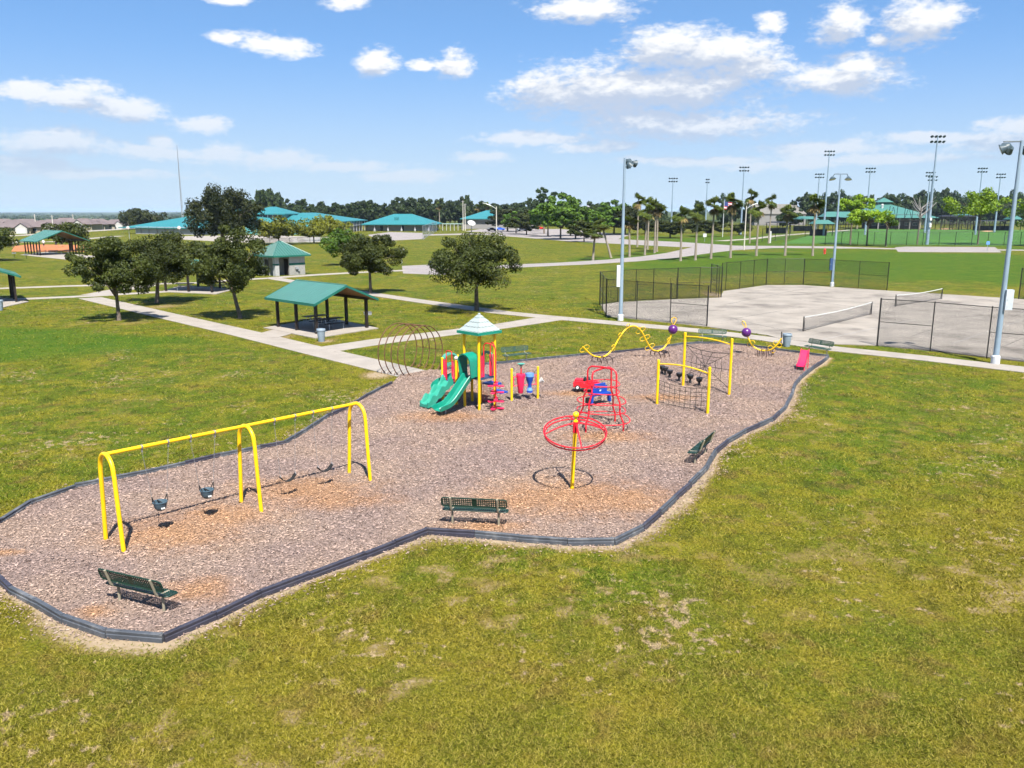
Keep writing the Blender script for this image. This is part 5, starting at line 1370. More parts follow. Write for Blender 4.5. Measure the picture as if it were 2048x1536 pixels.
# car park trees and bright conifers by the ball field
LOT = [(1032, 467, 426, 5.0, GREENL), (1053, 470, 427, 5.5, OAKL), (1096, 473, 398, 6.2, GREENL), (1121, 479, 393, 6.6, GREENL), (1141, 472, 397, 6.0, GREENL), (1151, 478, 402, 5.5, GREENL),
       (1168, 484, 440, 4.2, OAKL), (1015, 463, 418, 8.5, OAKL2), (1200, 470, 410, 7, GREENL), (1228, 468, 405, 7.5, GREENL), (1250, 470, 415, 7, OAKL2), (1340, 476, 441, 6, OAKL), (1412, 473, 440, 6, OAKL), (1478, 470, 446, 5.5, OAKL), (1060, 462, 420, 6, OAKL2), (1290, 468, 440, 6, OAKL2), (1385, 466, 436, 6, OAKL2)]
pro = {}
for i, (px_, py_, tp, cr_0, m_) in enumerate(LOT):
    h = HT(px_, py_, tp)
    if m_.name not in pro:
        pro[m_.name] = (oak_proto('car_park_tree', 'tree', 60 + len(pro), 10.0, 4.6, 1.9, 60, 110, 0.40, m_, 0.2), 10.0, 4.6)
        tt = pro[m_.name][0]; x, y = G(px_, py_); tt.location = (x, y, 0); tt.scale = (cr_0 / 4.6, cr_0 / 4.6, h / 10.0)
    else:
        x, y = G(px_, py_); tt = dup(pro[m_.name][0], (x, y), i * 1.1, (cr_0 / 4.6, cr_0 / 4.6, h / 10.0))
    tt['label'] = {'fresh_green_leaf': 'fresh green tree in the car park before the palms', 'oak_leaf': 'small olive tree in the car park verge', 'oak_leaf_dark': 'dark green tree at the back of the car park'}[m_.name]
    tt['group'] = {'fresh_green_leaf': 'fresh green car park trees', 'oak_leaf': 'olive car park trees', 'oak_leaf_dark': 'dark car park trees'}[m_.name]
ORD = ['first', 'second', 'third', 'fourth', 'fifth', 'sixth', 'seventh', 'eighth', 'ninth', 'tenth', 'eleventh', 'twelfth', 'thirteenth']
def number(group, phrase):
    q = sorted([o for o in C.objects if o.parent is None and o.get('group') == group], key=lambda o: o.location.x / o.location.y)
    for i, o in enumerate(q):
        o['label'] = ('rightmost ' if i == len(q) - 1 else 'leftmost ' if i == 0 else ORD[i] + ' from the left ') + phrase
number('fresh green car park trees', 'of the fresh green car park trees'); number('olive car park trees', 'of the small olive trees on the car park verge'); number('dark car park trees', 'of the dark trees at the back of the car park')
for px_, py_, tp, cr_0, bs, sd_, m_, lab in ((1733, 492, 418, 5.0, 5.2, 71, BRIGHTL, 'bright lime-green rounded tree by the outfield fence'), (1700, 489, 391, 4.6, 9.0, 72, BRIGHTL, 'slim lime-green pine left of the clubhouse roof'),
                                       (1955, 489, 378, 8.6, 7.0, 73, BRIGHTL, 'large lime-green pine right of the tall floodlight'), (1771, 493, 437, 3.4, 5.0, 74, GREENL, 'thin sparse young tree before the clubhouse'),
                                       (2075, 492, 400, 7.0, 4, 75, GREENL, 'green tree cut by the right picture edge')):
    settle(oak_proto('conifer_tree', lab, sd_, HT(px_, py_, tp), cr_0, bs, 34 if sd_ != 74 else 12, 120, 0.34, m_, 0.2, 0.5, 0.6, 0.3, group='trees beside the ball field'), px_, py_)
x, y = AT(1087, 330); t = oak_proto('pine_tree', 'tall dark pine poking above the car park trees', 77, HD(376, 330), 4.0, 9, 22, 70, 0.6, PINEL, 0.3, 0.55, 0.6, 0.4); t.location = (x, y, 0)
# bare tree by the backstop
r = random.Random(5); x, y = G(1834, 489); t = thing('bare_tree', 'bare grey tree with thin upright branches before the backstop', 'tree', (x, y, 0))
mb = MB(); mb.tube([(0, 0, -0.2), (0.1, 0, 5), (0.2, 0, 9.5)], [0.22, 0.17, 0.10], 8); mb.build('trunk', BARK, t, True); mb = MB()
for i in range(22):
    a = r.uniform(0, 6.28); l = r.uniform(1.5, 4); z = r.uniform(6.5, 9.5); mb.tube([(0.15, 0, z), (0.15 + math.cos(a) * l * 0.5, math.sin(a) * l * 0.5, z + l * 0.4), (0.15 + math.cos(a) * l, math.sin(a) * l, z + l * 0.95)], [0.09, 0.06, 0.03], 5)
mb.build('branches', mat('pale_bare_bark', (0.30, 0.28, 0.27), 0.9), t)

# treeline behind the school and behind the ball fields
FP = []
for k in range(4):
    FP.append(oak_proto('far_tree', 'dark tree of the wood along the skyline', 90 + k, 16.0, 7.5, 1.2, 44, 60, 0.95, FARL if k < 3 else PINEL, 0.4, 0.5, 0.8, 0.25, group='trees of the skyline wood'))
first = [True] * 4
def far_tree(px_, dist, top_, width, k, label, group):
    x, y = AT(px_, dist); h = HD(top_, dist); s = width / 15.0
    if first[k]:
        tt = FP[k]; first[k] = False; tt.location = (x, y, 0); tt.scale = (s, s, h / 16.0)
    else:
        tt = dup(FP[k], (x, y), random.uniform(0, 6), (s, s, h / 16.0))
    tt['label'] = label; tt['group'] = group
rt = random.Random(9)
px_ = 470
while px_ < 1075:
    tp = 404 + 6 * math.sin(px_ * 0.021) + rt.uniform(-5, 5) - (12 if 530 < px_ < 575 else 0) - (10 if 925 < px_ < 950 else 0) + (6 if 745 < px_ < 790 else 0)
    far_tree(px_, 520 + rt.uniform(-25, 40), tp, rt.uniform(10, 15), rt.choice((0, 1, 2)), 'dark leafy tree in the wood on the skyline behind the school', 'wood behind the school'); px_ += rt.uniform(7, 12)
px_ = 1595
while px_ < 2030:
    tp = 389 + 5 * math.sin(px_ * 0.03) + rt.uniform(-6, 6) + (6 if px_ < 1640 else 0) + (4 if px_ > 1995 else 0)
    far_tree(px_, 560 + rt.uniform(-30, 40), tp, rt.uniform(10, 16), rt.choice((0, 1, 2, 3, 3)), 'dark tree in the wood on the skyline behind the ball fields', 'wood behind the ball fields'); px_ += rt.uniform(7, 11)
for px_, tp in ((1180, 402), (1205, 404), (1235, 408), (1258, 412), (1310, 407), (1350, 420), (1390, 404), (1440, 390), (1452, 398), (1490, 402), (1555, 424), (1570, 414)):
    far_tree(px_, 430 + rt.uniform(-20, 40), tp, rt.uniform(8, 12), rt.choice((0, 1, 2, 3)), 'scattered skyline tree seen between the palms', 'skyline trees between the palms')

number('skyline trees between the palms', 'of the scattered skyline trees seen between the palms')
# far woods below the horizon on the left
cs_ = []; rs_ = []
r_ = np.random.default_rng(77)
for x0_, x1_, d0, d1, n in ((76, 165, 950, 1150, 120), (165, 260, 1050, 1300, 110), (-120, 80, 720, 900, 260), (260, 420, 1100, 1500, 180), (-150, 520, 1700, 1900, 240), (-150, 600, 2700, 3200, 260), (-200, 700, 4800, 6000, 280)):
    for i in range(n):
        d = r_.uniform(d0, d1); x, y = AT(r_.uniform(x0_, x1_), d); z = float(terrain(np.array(x), np.array(y)))
        k = 1 + d / 2500.0
        cs_.append((x, y, z + r_.uniform(2.5, 6.5) * (1 if d < 2500 else 0.8))); rs_.append(r_.uniform(5, 9) * k)
q, rn = leafcloud(np.array(cs_), np.array(rs_), 26, 3.0, 0.55, 0.1, 5)
o = bpy.data.objects.new('far_woods', npmesh('far_woods', q, 4, FARL, {'rnd': rn})); C.objects.link(o); structure(o, 'stuff'); tag(o, 'blue-hazed bands of distant woodland on the left horizon', 'woodland')

# ------------------------------------------------------------------ palms
def palm_proto(seed, h, lean, name='palm_tree'):
    r = random.Random(seed); t = thing(name, 'palm', 'palm tree', (0, 0, 0), 0)
    top_ = Vector((lean, 0, h - 1.3)); mb = MB()
    mb.tube([(0, 0, -0.2), (0, 0, 0.3), (lean * 0.35, 0, h * 0.4), (lean * 0.8, 0, h * 0.75), top_], [0.22, 0.165, 0.13, 0.12, 0.14], 9); mb.build('trunk', PBARK, t, True)
    def fan(vs, rn, origin, d, length, drop, w, seg):
        side = Vector((-d.y, d.x, 0)).normalized() if abs(d.z) < 0.95 else Vector((1, 0, 0))
        petl = length * 0.36; p1 = origin + d * petl + Vector((0, 0, -drop * 0.15 * length)); up = side.cross(d).normalized(); val = r.random()
        vs.extend([origin - side * 0.03, origin + side * 0.03, p1 + side * 0.02, p1 - side * 0.02]); rn.extend([val * 0.6] * 4)
        for k in range(seg):
            a = R(-78 + 156 * k / (seg - 1)); dd = (d * math.cos(a) + side * math.sin(a)); ll = length * 0.62 * (0.75 + 0.25 * math.cos(a)) * r.uniform(0.85, 1.1)
            m1 = p1 + dd * ll * 0.6 + up * 0.05; e = p1 + dd * ll + Vector((0, 0, -drop * ll * r.uniform(0.5, 1.0))); ws = Vector((-dd.y, dd.x, 0)); ws = ws.normalized() * w if ws.length > 1e-3 else side * w
            vs.extend([p1, m1 - ws, e, m1 + ws]); rn.extend([val * 0.5 + 0.5 * r.random()] * 4)
    vs = []; rn = []
    for i in range(48):
        a = i * 2.4; el_ = R(-50 + 135 * ((i * 0.618) % 1)); d = Vector((math.cos(a) * math.cos(el_), math.sin(a) * math.cos(el_), math.sin(el_)))
        fan(vs, rn, top_ + Vector((0, 0, 0.1)), d, r.uniform(1.35, 1.85), 0.28, 0.075, 13)
    o = bpy.data.objects.new('crown', npmesh('crown', np.array([tuple(v) for v in vs]), 4, PALML, {'rnd': np.array(rn)})); C.objects.link(o); o.parent = t
    vs = []; rn = []
    for i in range(16):
        a = i * 2.4 + 1; el_ = R(r.uniform(-80, -35)); d = Vector((math.cos(a) * math.cos(el_), math.sin(a) * math.cos(el_), math.sin(el_)))
        fan(vs, rn, top_ - Vector((0, 0, 0.1)), d, r.uniform(1.1, 1.6), 0.4, 0.08, 7)
    o = bpy.data.objects.new('dry_skirt', npmesh('dry_skirt', np.array([tuple(v) for v in vs]), 4, PALMD, {'rnd': np.array(rn)})); C.objects.link(o); o.parent = t
    return t
PP = [palm_proto(1, 9.0, 0.2), palm_proto(2, 9.0, -0.35), palm_proto(3, 9.0, 0.05)]; pfirst = [True] * 3
PALMS = [(1186, 520.5, 459, 'shortest palm left of the slanting one'), (1222, 516, 434, 'palm with a slanting trunk'), (1259, 513.5, 432, 'short palm just right of the near floodlight pole'), (1274.5, 494, 386, 'tall palm behind the near floodlight pole, topping its group'),
         (1289.5, 510.6, 410, 'leftmost of four palms standing close together'), (1295, 499, 394, 'second of four palms standing close together'), (1309, 506, 398, 'third of four palms standing close together'), (1313.6, 503.5, 402, 'rightmost of four palms standing close together'),
         (1361, 522, 413, 'first palm of the roadside row, before the fence gate'), (1390.6, 520.5, 409, 'second palm of the roadside row'), (1421.8, 517.7, 393, 'third palm of the roadside row, before the flag'), (1460.6, 516, 386, 'fourth and tall palm of the roadside row'),
         (1499, 487, 377, 'tall palm beyond the road, highest of all palms'), (1512.4, 512, 402, 'fifth palm of the roadside row'), (1537, 487, 388, 'palm beyond the road beside the white post'), (1570, 511.4, 410, 'sixth palm of the roadside row, with short trunk'), (1625, 512, 388, 'last palm of the roadside row, with tan dry fronds')]
for i, (px_, py_, tp, lab) in enumerate(PALMS):
    k = 1 if i == 1 else (0, 2)[i % 2]; h = HT(px_, py_, tp); x, y = G(px_, py_); sc = (1.4, 1.4, h / 9.0)
    if pfirst[k]:
        tt = PP[k]; pfirst[k] = False; tt.location = (x, y, 0); tt.rotation_euler = (0, 0, i); tt.scale = sc
    else:
        tt = dup(PP[k], (x, y), i * 1.3, sc)
    if i == 1:
        tt.rotation_euler = (0, R(-13), 0)
    tt['label'] = lab; tt['group'] = 'palms along the road'
for px_, d, tp in ((882, 470, 405), (958, 470, 408), (975, 470, 405)):
    x, y = AT(px_, d); tt = dup(PP[0], (x, y), px_, (1.9, 1.9, HD(tp, d) / 9.0)); tt['label'] = {882: 'pale palm right behind the low school block', 958: 'pale palm just left of the street lamp top', 975: 'pale palm just right of the street lamp arm'}[px_]; tt['group'] = 'palms behind the school'

# ------------------------------------------------------------------ chain-link fences and courts
def link_panel(p, q, z0, z1, m, parent):
    p = Vector(p); q = Vector(q); w = (q - p).length
    me = bpy.data.meshes.new('mesh_panel'); me.from_pydata([(p.x, p.y, z0), (q.x, q.y, z0), (q.x, q.y, z1), (p.x, p.y, z1)], [], [(0, 1, 2, 3)])
    uv = me.uv_layers.new(name='UVMap'); uvs = [(0, z0), (w, z0), (w, z1), (0, z1)]
    for i in range(4):
        uv.data[i].uv = uvs[i]
    me.materials.append(m); me.update(); o = bpy.data.objects.new('mesh_panel', me); C.objects.link(o); o.parent = parent
    return o
def fence(label, pts, h, m=LINK, pm=BLKST, r=0.036, mid=(), thick=(), z0=0.06, group='black chain-link fences around the courts', gate=None):
    P = [Vector(G(*p)) for p in pts]; o_ = P[0]; t = thing('chain_link_fence', label, 'fence', (o_.x, o_.y, 0), 0, group); P = [p - o_ for p in P]
    for i, p in enumerate(P):
        mb = MB(); rr = r * (1.5 if i in thick else 1.0); mb.tube([(p.x, p.y, -0.2), (p.x, p.y, h + 0.02)], rr, 8); mb.lathe([(rr * 1.2, h + 0.01), (rr * 1.2, h + 0.04), (rr * 0.4, h + 0.07)], (p.x, p.y, 0), 8); mb.build('post', pm, t)
    for i in range(len(P) - 1):
        a, b = P[i], P[i + 1]; dn = (b - a).normalized() * 0.0
        mb = MB(); mb.tube([(a.x, a.y, h), (b.x, b.y, h)], r * 0.7, 6); mb.build('top_rail', pm, t)
        mb = MB(); mb.tube([(a.x, a.y, z0 + 0.02), (b.x, b.y, z0 + 0.02)], r * 0.35, 5); mb.build('bottom_wire', pm, t)
        if i in mid:
            mb = MB(); mb.tube([(a.x, a.y, h * 0.52), (b.x, b.y, h * 0.52)], r * 0.6, 6); mb.build('mid_rail', pm, t)
        sd_ = Vector((-(b - a).y, (b - a).x)).normalized() * (r * 1.02)
        link_panel(a + sd_, b + sd_, z0, h, m, t)
    if gate is not None:
        a, b = P[gate], P[gate + 1]; off = Vector((-(b - a).y, (b - a).x)).normalized() * 0.05; g0 = a.lerp(b, 0.72) + off; g1 = a.lerp(b, 0.97) + off
        mb = MB(); mb.tube([(g0.x, g0.y, 0.1), (g0.x, g0.y, 2.15), (g1.x, g1.y, 2.15), (g1.x, g1.y, 0.1), (g0.x, g0.y, 0.1)], r * 0.7, 6); mb.build('gate', pm, t)
    return t
FH = 3.1
fence('front run of the left court enclosure, beside the path', [(1212, 632), (1273, 639), (1340, 646), (1413.5, 653)], FH, mid=(2,), thick=(0, 3))
fence('short end run of the left court enclosure', [(1199.5, 610), (1205, 621), (1212, 632)], FH, thick=(0,), mid=(0, 1))
fence('back run of the left court enclosure, with a gate', [(1199.5, 610), (1235, 605.5), (1271, 602.5), (1306, 600.5), (1354, 598), (1398, 596), (1437, 596)], FH, mid=(0, 2, 4, 5), thick=(4,), gate=3)
fence('narrow angled panel between the two court fences', [(1421, 586), (1432, 590.5), (1442, 595.5)], FH, mid=(0, 1), thick=(0, 2))
fence('long far fence behind the courts, in front of the green slope', [(1442, 584), (1451, 581), (1479, 578), (1506, 573.5), (1532, 570), (1568, 569.5), (1606, 570), (1661, 573), (1716, 577), (1773.5, 581)], FH, mid=(0, 4, 5, 6, 8), thick=(4, 6, 9))
fence('near right fence run with the floodlight pole in front', [(1754, 692), (1860, 702.5), (1973, 717), (2070, 727), (2190, 741)], FH, mid=(0, 2), thick=(0,))
fence('fence post and mesh cut by the right picture edge', [(2037, 599), (2110, 605), (2220, 612)], FH, mid=(0,), thick=(0,))
# low fences of the ball field
fence('low black outfield fence along the car park', [(1650, 490)] + [(1650 + 32.5 * i, 490 + 0.05 * i) for i in range(1, 14)], 3.4 * 1.0, r=0.07, m=LINKF, group='black outfield fences')
fence('low black fence running back along the ball field path', [(1524, 483), (1550, 481), (1578, 478), (1610, 474), (1645, 469), (1680, 464), (1715, 460.5)], 3.6, r=0.08, m=LINKF, group='black outfield fences')
fence('low black fence before the far left dugout', [(1440, 466), (1500, 459.5), (1560, 457), (1620, 457)], 2.2, r=0.09, m=LINKF, group='black outfield fences')
fence('white-grey chain-link fence slanting beside the school court', [(846, 479.5), (852, 475.5), (859, 471), (866, 467), (873, 463)], 4.2, m=LINKG, pm=STEEL, r=0.07, group='grey school fences')
fence('low chain-link fence before the school court, behind the restroom', [(504, 489), (540, 488.5), (580, 487.5), (620, 485.5), (660, 484)], 1.6, m=LINKG, r=0.05, group='grey school fences')

def tennis(label, p, q, ang_feet=True):
    a = Vector(G(*p)); b = Vector(G(*q)); d = b - a; w = d.length
    t = thing('tennis_net', label, 'tennis net', (a.x, a.y, 0.05), math.atan2(d.y, d.x), 'nets on the courts')
    for x in (0, w):
        mb = MB(); mb.tube([(x, 0, -0.15), (x, 0, 1.10)], 0.045, 8)
        s = 1 if x == 0 else -1
        mb.tube([(x, 0.0, 1.05), (x + s * 0.35, 0.0, -0.05)], 0.022, 6); mb.build('net_post', BLKST, t)
    n = 24; top_ = [(w * i / n, 0, 1.06 - 0.12 * math.sin(math.pi * i / n)) for i in range(n + 1)]
    me = bpy.data.meshes.new('net'); me.from_pydata([(x, 0, 0.04) for x, _, _ in top_] + top_, [], [(i, i + 1, n + 2 + i, n + 1 + i) for i in range(n)])
    uv = me.uv_layers.new(name='UVMap')
    for lp in me.loops:
        c = me.vertices[lp.vertex_index].co; uv.data[lp.index].uv = (c.x, c.z)
    me.materials.append(TNET); me.update(); o = bpy.data.objects.new('net', me); C.objects.link(o); o.parent = t
    mb = MB(); mb.sweep([(x, z) for x, _, z in top_], [(-0.012, 0.02), (0.012, 0.02), (0.012, -0.05), (-0.012, -0.05)], (1, 0)); mb.build('top_band', WHITEP, t)
    mb = MB(); mb.tube([(0, 0, 0.05), (w, 0, 0.05)], 0.015, 5); mb.build('bottom_cord', NET, t)
tennis('nearer tennis net with its post by the path', (1606, 664), (1742, 630)); tennis('farther tennis net with a bright white band', (1790, 614), (1883, 599))

# ------------------------------------------------------------------ floodlights and poles
def flood_head(mb, c, r=0.34, d=(0, -1, -0.5)):
    mb.lathe([(0.08, 0.32), (0.14, 0.30), (r * 0.75, 0.12), (r, 0.0), (r * 0.98, -0.02), (0.02, 0.05)], c, 12, axis=tuple(-Vector(d).normalized()))
def court_pole(label, px_, py_, h, boxz, boxside, arms, boxm, bs):
    x, y = G(px_, py_); t = thing('court_floodlight', label, 'floodlight', (x, y, 0), 0, 'blue-grey court floodlight poles')
    mb = MB(); mb.tube([(0, 0, -0.2), (0, 0, h * 0.5), (0, 0, h)], [0.17, 0.125, 0.085], 14); mb.build('pole', POLEB, t, True)
    mb = MB(); mb.lathe([(0.24, 0), (0.24, 0.45), (0.21, 0.5), (0.17, 0.52)], (0, 0, 0), 14); mb.build('pole_base', mat('pale_pole_base', (0.5, 0.52, 0.54), 0.7), t)
    mb = MB(); mb.box((boxside[0], boxside[1], boxz), bs); o = mb.build('control_box', boxm, t)
    mb = MB(); mb.box((boxside[0] - bs[0] * 0.35, boxside[1] - bs[1] / 2 - 0.01, boxz), (0.03, 0.02, 0.1)); mb.build('latch', STEEL, o)
    for (p0, p1) in arms[0]:
        mb = MB(); mb.tube([p0, p1], 0.04, 8); mb.build('cross_arm', LAMPD, t)
    for c, d, r in arms[1]:
        mb = MB(); flood_head(mb, c, r, d); o = mb.build('flood_lamp', LAMPD, t, True)
        mb = MB(); dd = Vector(d).normalized(); mb.lathe([(0.02, -0.03), (r * 0.9, -0.025), (r * 0.9, -0.02), (0.02, -0.02)], c, 12, axis=tuple(-dd)); mb.build('lens', WHITEP, o)
    return t
court_pole('floodlight pole at the left end of the courts, lamp arm pointing right', 1241, 641, 12.75, 3.6, (-0.28, -0.1), ([((0, 0, 12.55), (0.8, 0.1, 12.3)), ((0, 0, 12.1), (0.5, 0.2, 12.0))], [((0.34, 0.25, 12.45), (0.6, 0.6, -0.3), 0.3), ((0.4, -0.1, 12.15), (0.5, 0.3, -0.6), 0.34), ((0.85, 0.1, 12.32), (0.9, 0.5, -0.25), 0.3)]), mat('white_box', (0.6, 0.62, 0.6), 0.6), (0.26, 0.3, 1.7))
court_pole('floodlight pole behind the courts with two bowl lamps on a crossbar', 1664, 573, 12.9, 2.6, (-0.3, 0), ([((-0.75, 0, 12.85), (0.75, 0, 12.85)), ((-0.9, 0, 12.5), (-0.72, 0, 12.85)), ((0.9, 0, 12.5), (0.72, 0, 12.85))], [((-0.9, 0, 12.25), (0.15, -0.3, -1), 0.40), ((0.9, 0, 12.25), (-0.15, -0.3, -1), 0.40)]), mat('blue_box', (0.03, 0.07, 0.16), 0.6), (0.3, 0.3, 1.4))
court_pole('thick floodlight pole at the right edge with a grey control box', 1990, 728, 12.5, 3.75, (0.22, -0.17), ([((0, 0, 12.45), (-0.9, 0.2, 12.45)), ((0, 0, 12.2), (0.5, 0.2, 12.1))], [((-0.75, 0.2, 12.1), (-0.5, 0.6, -0.5), 0.34), ((-1.05, 0.1, 12.02), (-0.8, 0.4, -0.4), 0.3), ((-0.55, 0.3, 11.98), (-0.2, 0.8, -0.5), 0.3), ((0.5, 0.2, 11.95), (0.4, 0.7, -0.5), 0.32)]), mat('grey_box', (0.42, 0.46, 0.50), 0.6), (0.42, 0.26, 1.15))

def sport_light(label, px_, dist, top_, rows=2, cols=4, sc=1.0):
    x, y = AT(px_, dist); h = HD(top_, dist); t = thing('stadium_floodlight', label, 'floodlight', (x, y, 0), 0, 'tall ball field floodlights')
    mb = MB(); mb.tube([(0, 0, -0.3), (0, 0, h * 0.5), (0, 0, h)], [0.42 * sc, 0.28 * sc, 0.16 * sc], 10); mb.build('pole', POLEB, t, True)
    for r_i in range(rows):
        z = h - 0.3 - r_i * 1.3 * sc; mb = MB(); mb.tube([(-1.4 * sc * cols / 3.2, 0, z), (1.4 * sc * cols / 3.2, 0, z)], 0.06 * sc, 6); mb.build('cross_arm', LAMPD, t)
        for c_i in range(cols):
            xx = (c_i - (cols - 1) / 2) * 1.05 * sc; mb = MB(); flood_head(mb, (xx, -0.2, z + 0.05), 0.42 * sc, (0.2 * (c_i % 2 - 0.5), -0.8, -0.7)); mb.build('flood_lamp', LAMPD, t, True)
    return t
x, y = G(1854, 489)
t = sport_light('tallest ball field floodlight, standing before the outfield', 1859, 223, 280, 2, 4, 1.0); t.location = (x, y, 0)
mb = MB(); mb.box((0.1, -0.45, 5.0), (0.5, 0.4, 1.0)); mb.box((0.1, -0.45, 6.6), (0.5, 0.4, 0.7)); mb.build('control_box', mat('white_box', (0.6, 0.62, 0.6)), t)
for px_, d, tp, lab in ((1637, 305, 308, 'tall floodlight with lamps on both sides, left of the court pole'), (1621, 360, 351, 'floodlight just left of the tall double-sided one'), (1719, 315, 340, 'floodlight right of the court pole with bunched lamps'), (1836, 345, 348, 'left one of two floodlights close behind the tallest pole'), (1841, 350, 356, 'right one of two floodlights close behind the tallest pole'),
                       (1936, 318, 340, 'floodlight rising above the big lime-green pine'), (1973, 350, 351, 'rightmost floodlight above the dark wood'), (1337, 370, 359, 'floodlight between the near pole and the flag palms'), (1404, 380, 361, 'slim floodlight seen edge-on above the palms'), (1474, 320, 338, 'floodlight with eight lamps above the roadside palms')):
    sport_light(lab, px_, d, tp, 2, 2 if 'edge-on' in lab else 4, 1.0 if d > 330 else 0.95)

def street_lamp(label, px_, py_, h, side):
    x, y = G(px_, py_); t = thing('street_lamp', label, 'street lamp', (x, y, 0), 0, 'street lamps along the road')
    mb = MB(); mb.tube([(0, 0, -0.2), (0, 0, h)], [0.16, 0.10], 8); mb.build('pole', mat('pale_lamp_pole', (0.50, 0.47, 0.42), 0.7), t, True)
    mb = MB(); mb.tube([(0, 0, h - 0.6), (side * 1.3, 0, h + 0.2), (side * 2.8, 0, h + 0.75)], 0.06, 6); mb.build('arm', STEEL, t)
    mb = MB(); mb.box((side * 3.0, 0, h + 0.78), (0.8, 0.28, 0.14), 0, R(-14 * side)); mb.build('lamp_head', mat('lamp_head_grey', (0.5, 0.52, 0.53), 0.5), t)
street_lamp('street lamp above the solitary oak, arm pointing left', 993, 493, HT(993, 493, 413), -1)
street_lamp('street lamp between the palms, arm pointing right', 1488, 500, HT(1488, 500, 412), 1)
street_lamp('street lamp in the car park among green trees', 1165, 466, HT(1165, 466, 411), -1)
x, y = G(1445, 474); t = thing('flagpole', 'white flagpole with a striped flag among the palms', 'flagpole', (x, y, 0)); h = HT(1445, 474, 402)
mb = MB(); mb.tube([(0, 0, -0.2), (0, 0, h)], [0.14, 0.08], 8); mb.build('pole', WHITEP, t)
vs = []; fs = []
for i in range(9):
    for j in range(8):
        vs.append((0.1 + i * 0.42, 0.18 * math.sin(i * 0.9), h - 0.2 - j * 0.36 - 0.05 * i))
mb = MB(); stripes = [mat('flag_red', (0.45, 0.03, 0.05)), mat('flag_white', (0.65, 0.65, 0.65)), mat('flag_blue', (0.03, 0.05, 0.18))]
for i in range(8):
    for j in range(7):
        mb.f.append((i * 8 + j, (i + 1) * 8 + j, (i + 1) * 8 + j + 1, i * 8 + j + 1)); mb.m.append(2 if i < 3 and j < 4 else j % 2)
mb.v = vs; mb.build('flag', stripes, t)
x, y = AT(378, 620); t = thing('radio_mast', 'thin lattice radio mast rising on the left skyline', 'mast', (x, y, 0)); h = HD(298, 620); mb = MB()
for i in range(3):
    a = i * 2.094; mb.tube([(0.7 * math.cos(a), 0.7 * math.sin(a), -0.5), (0.28 * math.cos(a), 0.28 * math.sin(a), h * 0.72), (0.1 * math.cos(a), 0.1 * math.sin(a), h)], [0.2, 0.13, 0.05], 5)
mb.build('mast_legs', STEEL, t); mb = MB()
for k in range(40):
    z = h * k / 40; s = 0.7 - 0.5 * k / 40; mb.tube([(s * math.cos(k * 2.094), s * math.sin(k * 2.094), z), (s * math.cos((k + 1) * 2.094), s * math.sin((k + 1) * 2.094), z + h / 40)], 0.06, 4)
mb.build('bracing', STEEL, t)
x, y = G(1649, 508); t = thing('fire_hydrant', 'small red fire hydrant on the verge by the road', 'hydrant', (x, y, 0))
mb = MB(); mb.lathe([(0.3, -0.1), (0.3, 0.08), (0.2, 0.1), (0.2, 0.8), (0.26, 0.84), (0.22, 1.0), (0.08, 1.15), (0.07, 1.25), (0.02, 1.27)], (0, 0, 0), 12); mb.build('barrel', mat('hydrant_red', (0.45, 0.04, 0.02), 0.5), t, True)
for s in (-1, 1):
    mb = MB(); mb.lathe([(0.11, 0), (0.11, 0.32), (0.07, 0.34)], (0, 0, 0.62), 10, axis=(s, 0, 0)); mb.build('nozzle', MATS['hydrant_red'], t)
def sign(label, px_, py_, h, w, sh, m):
    x, y = G(px_, py_); t = thing('sign_post', label, 'sign', (x, y, 0), 0, 'small road signs'); mb = MB(); mb.tube([(0, 0, -0.1), (0, 0, h)], 0.06, 6); mb.build('post', STEEL, t)
    mb = MB(); mb.box((0, -0.07, h - sh / 2), (w, 0.03, sh)); mb.build('sign_panel', m, t)
sign('white and blue sign at the parking bay', 1974, 503, 2.2, 0.75, 0.7, LBLUE); sign('white sign at the road junction', 1409, 484, 2.4, 1.0, 1.0, WHITEP); sign('pale sign between the oaks by the parking pad', 804, 527, 2.6, 0.9, 1.3, WHITEP)
for px_, py_, h, lab in ((1540, 486, 3.2, 'white bollard post beside the path palm'),):
    x, y = G(px_, py_); t = thing('marker_post', lab, 'post', (x, y, 0)); mb = MB(); mb.lathe([(0.24, -0.1), (0.24, h - 0.1), (0.2, h), (0.02, h + 0.08)], (0, 0, 0), 10); mb.build('marker', WHITEP, t)

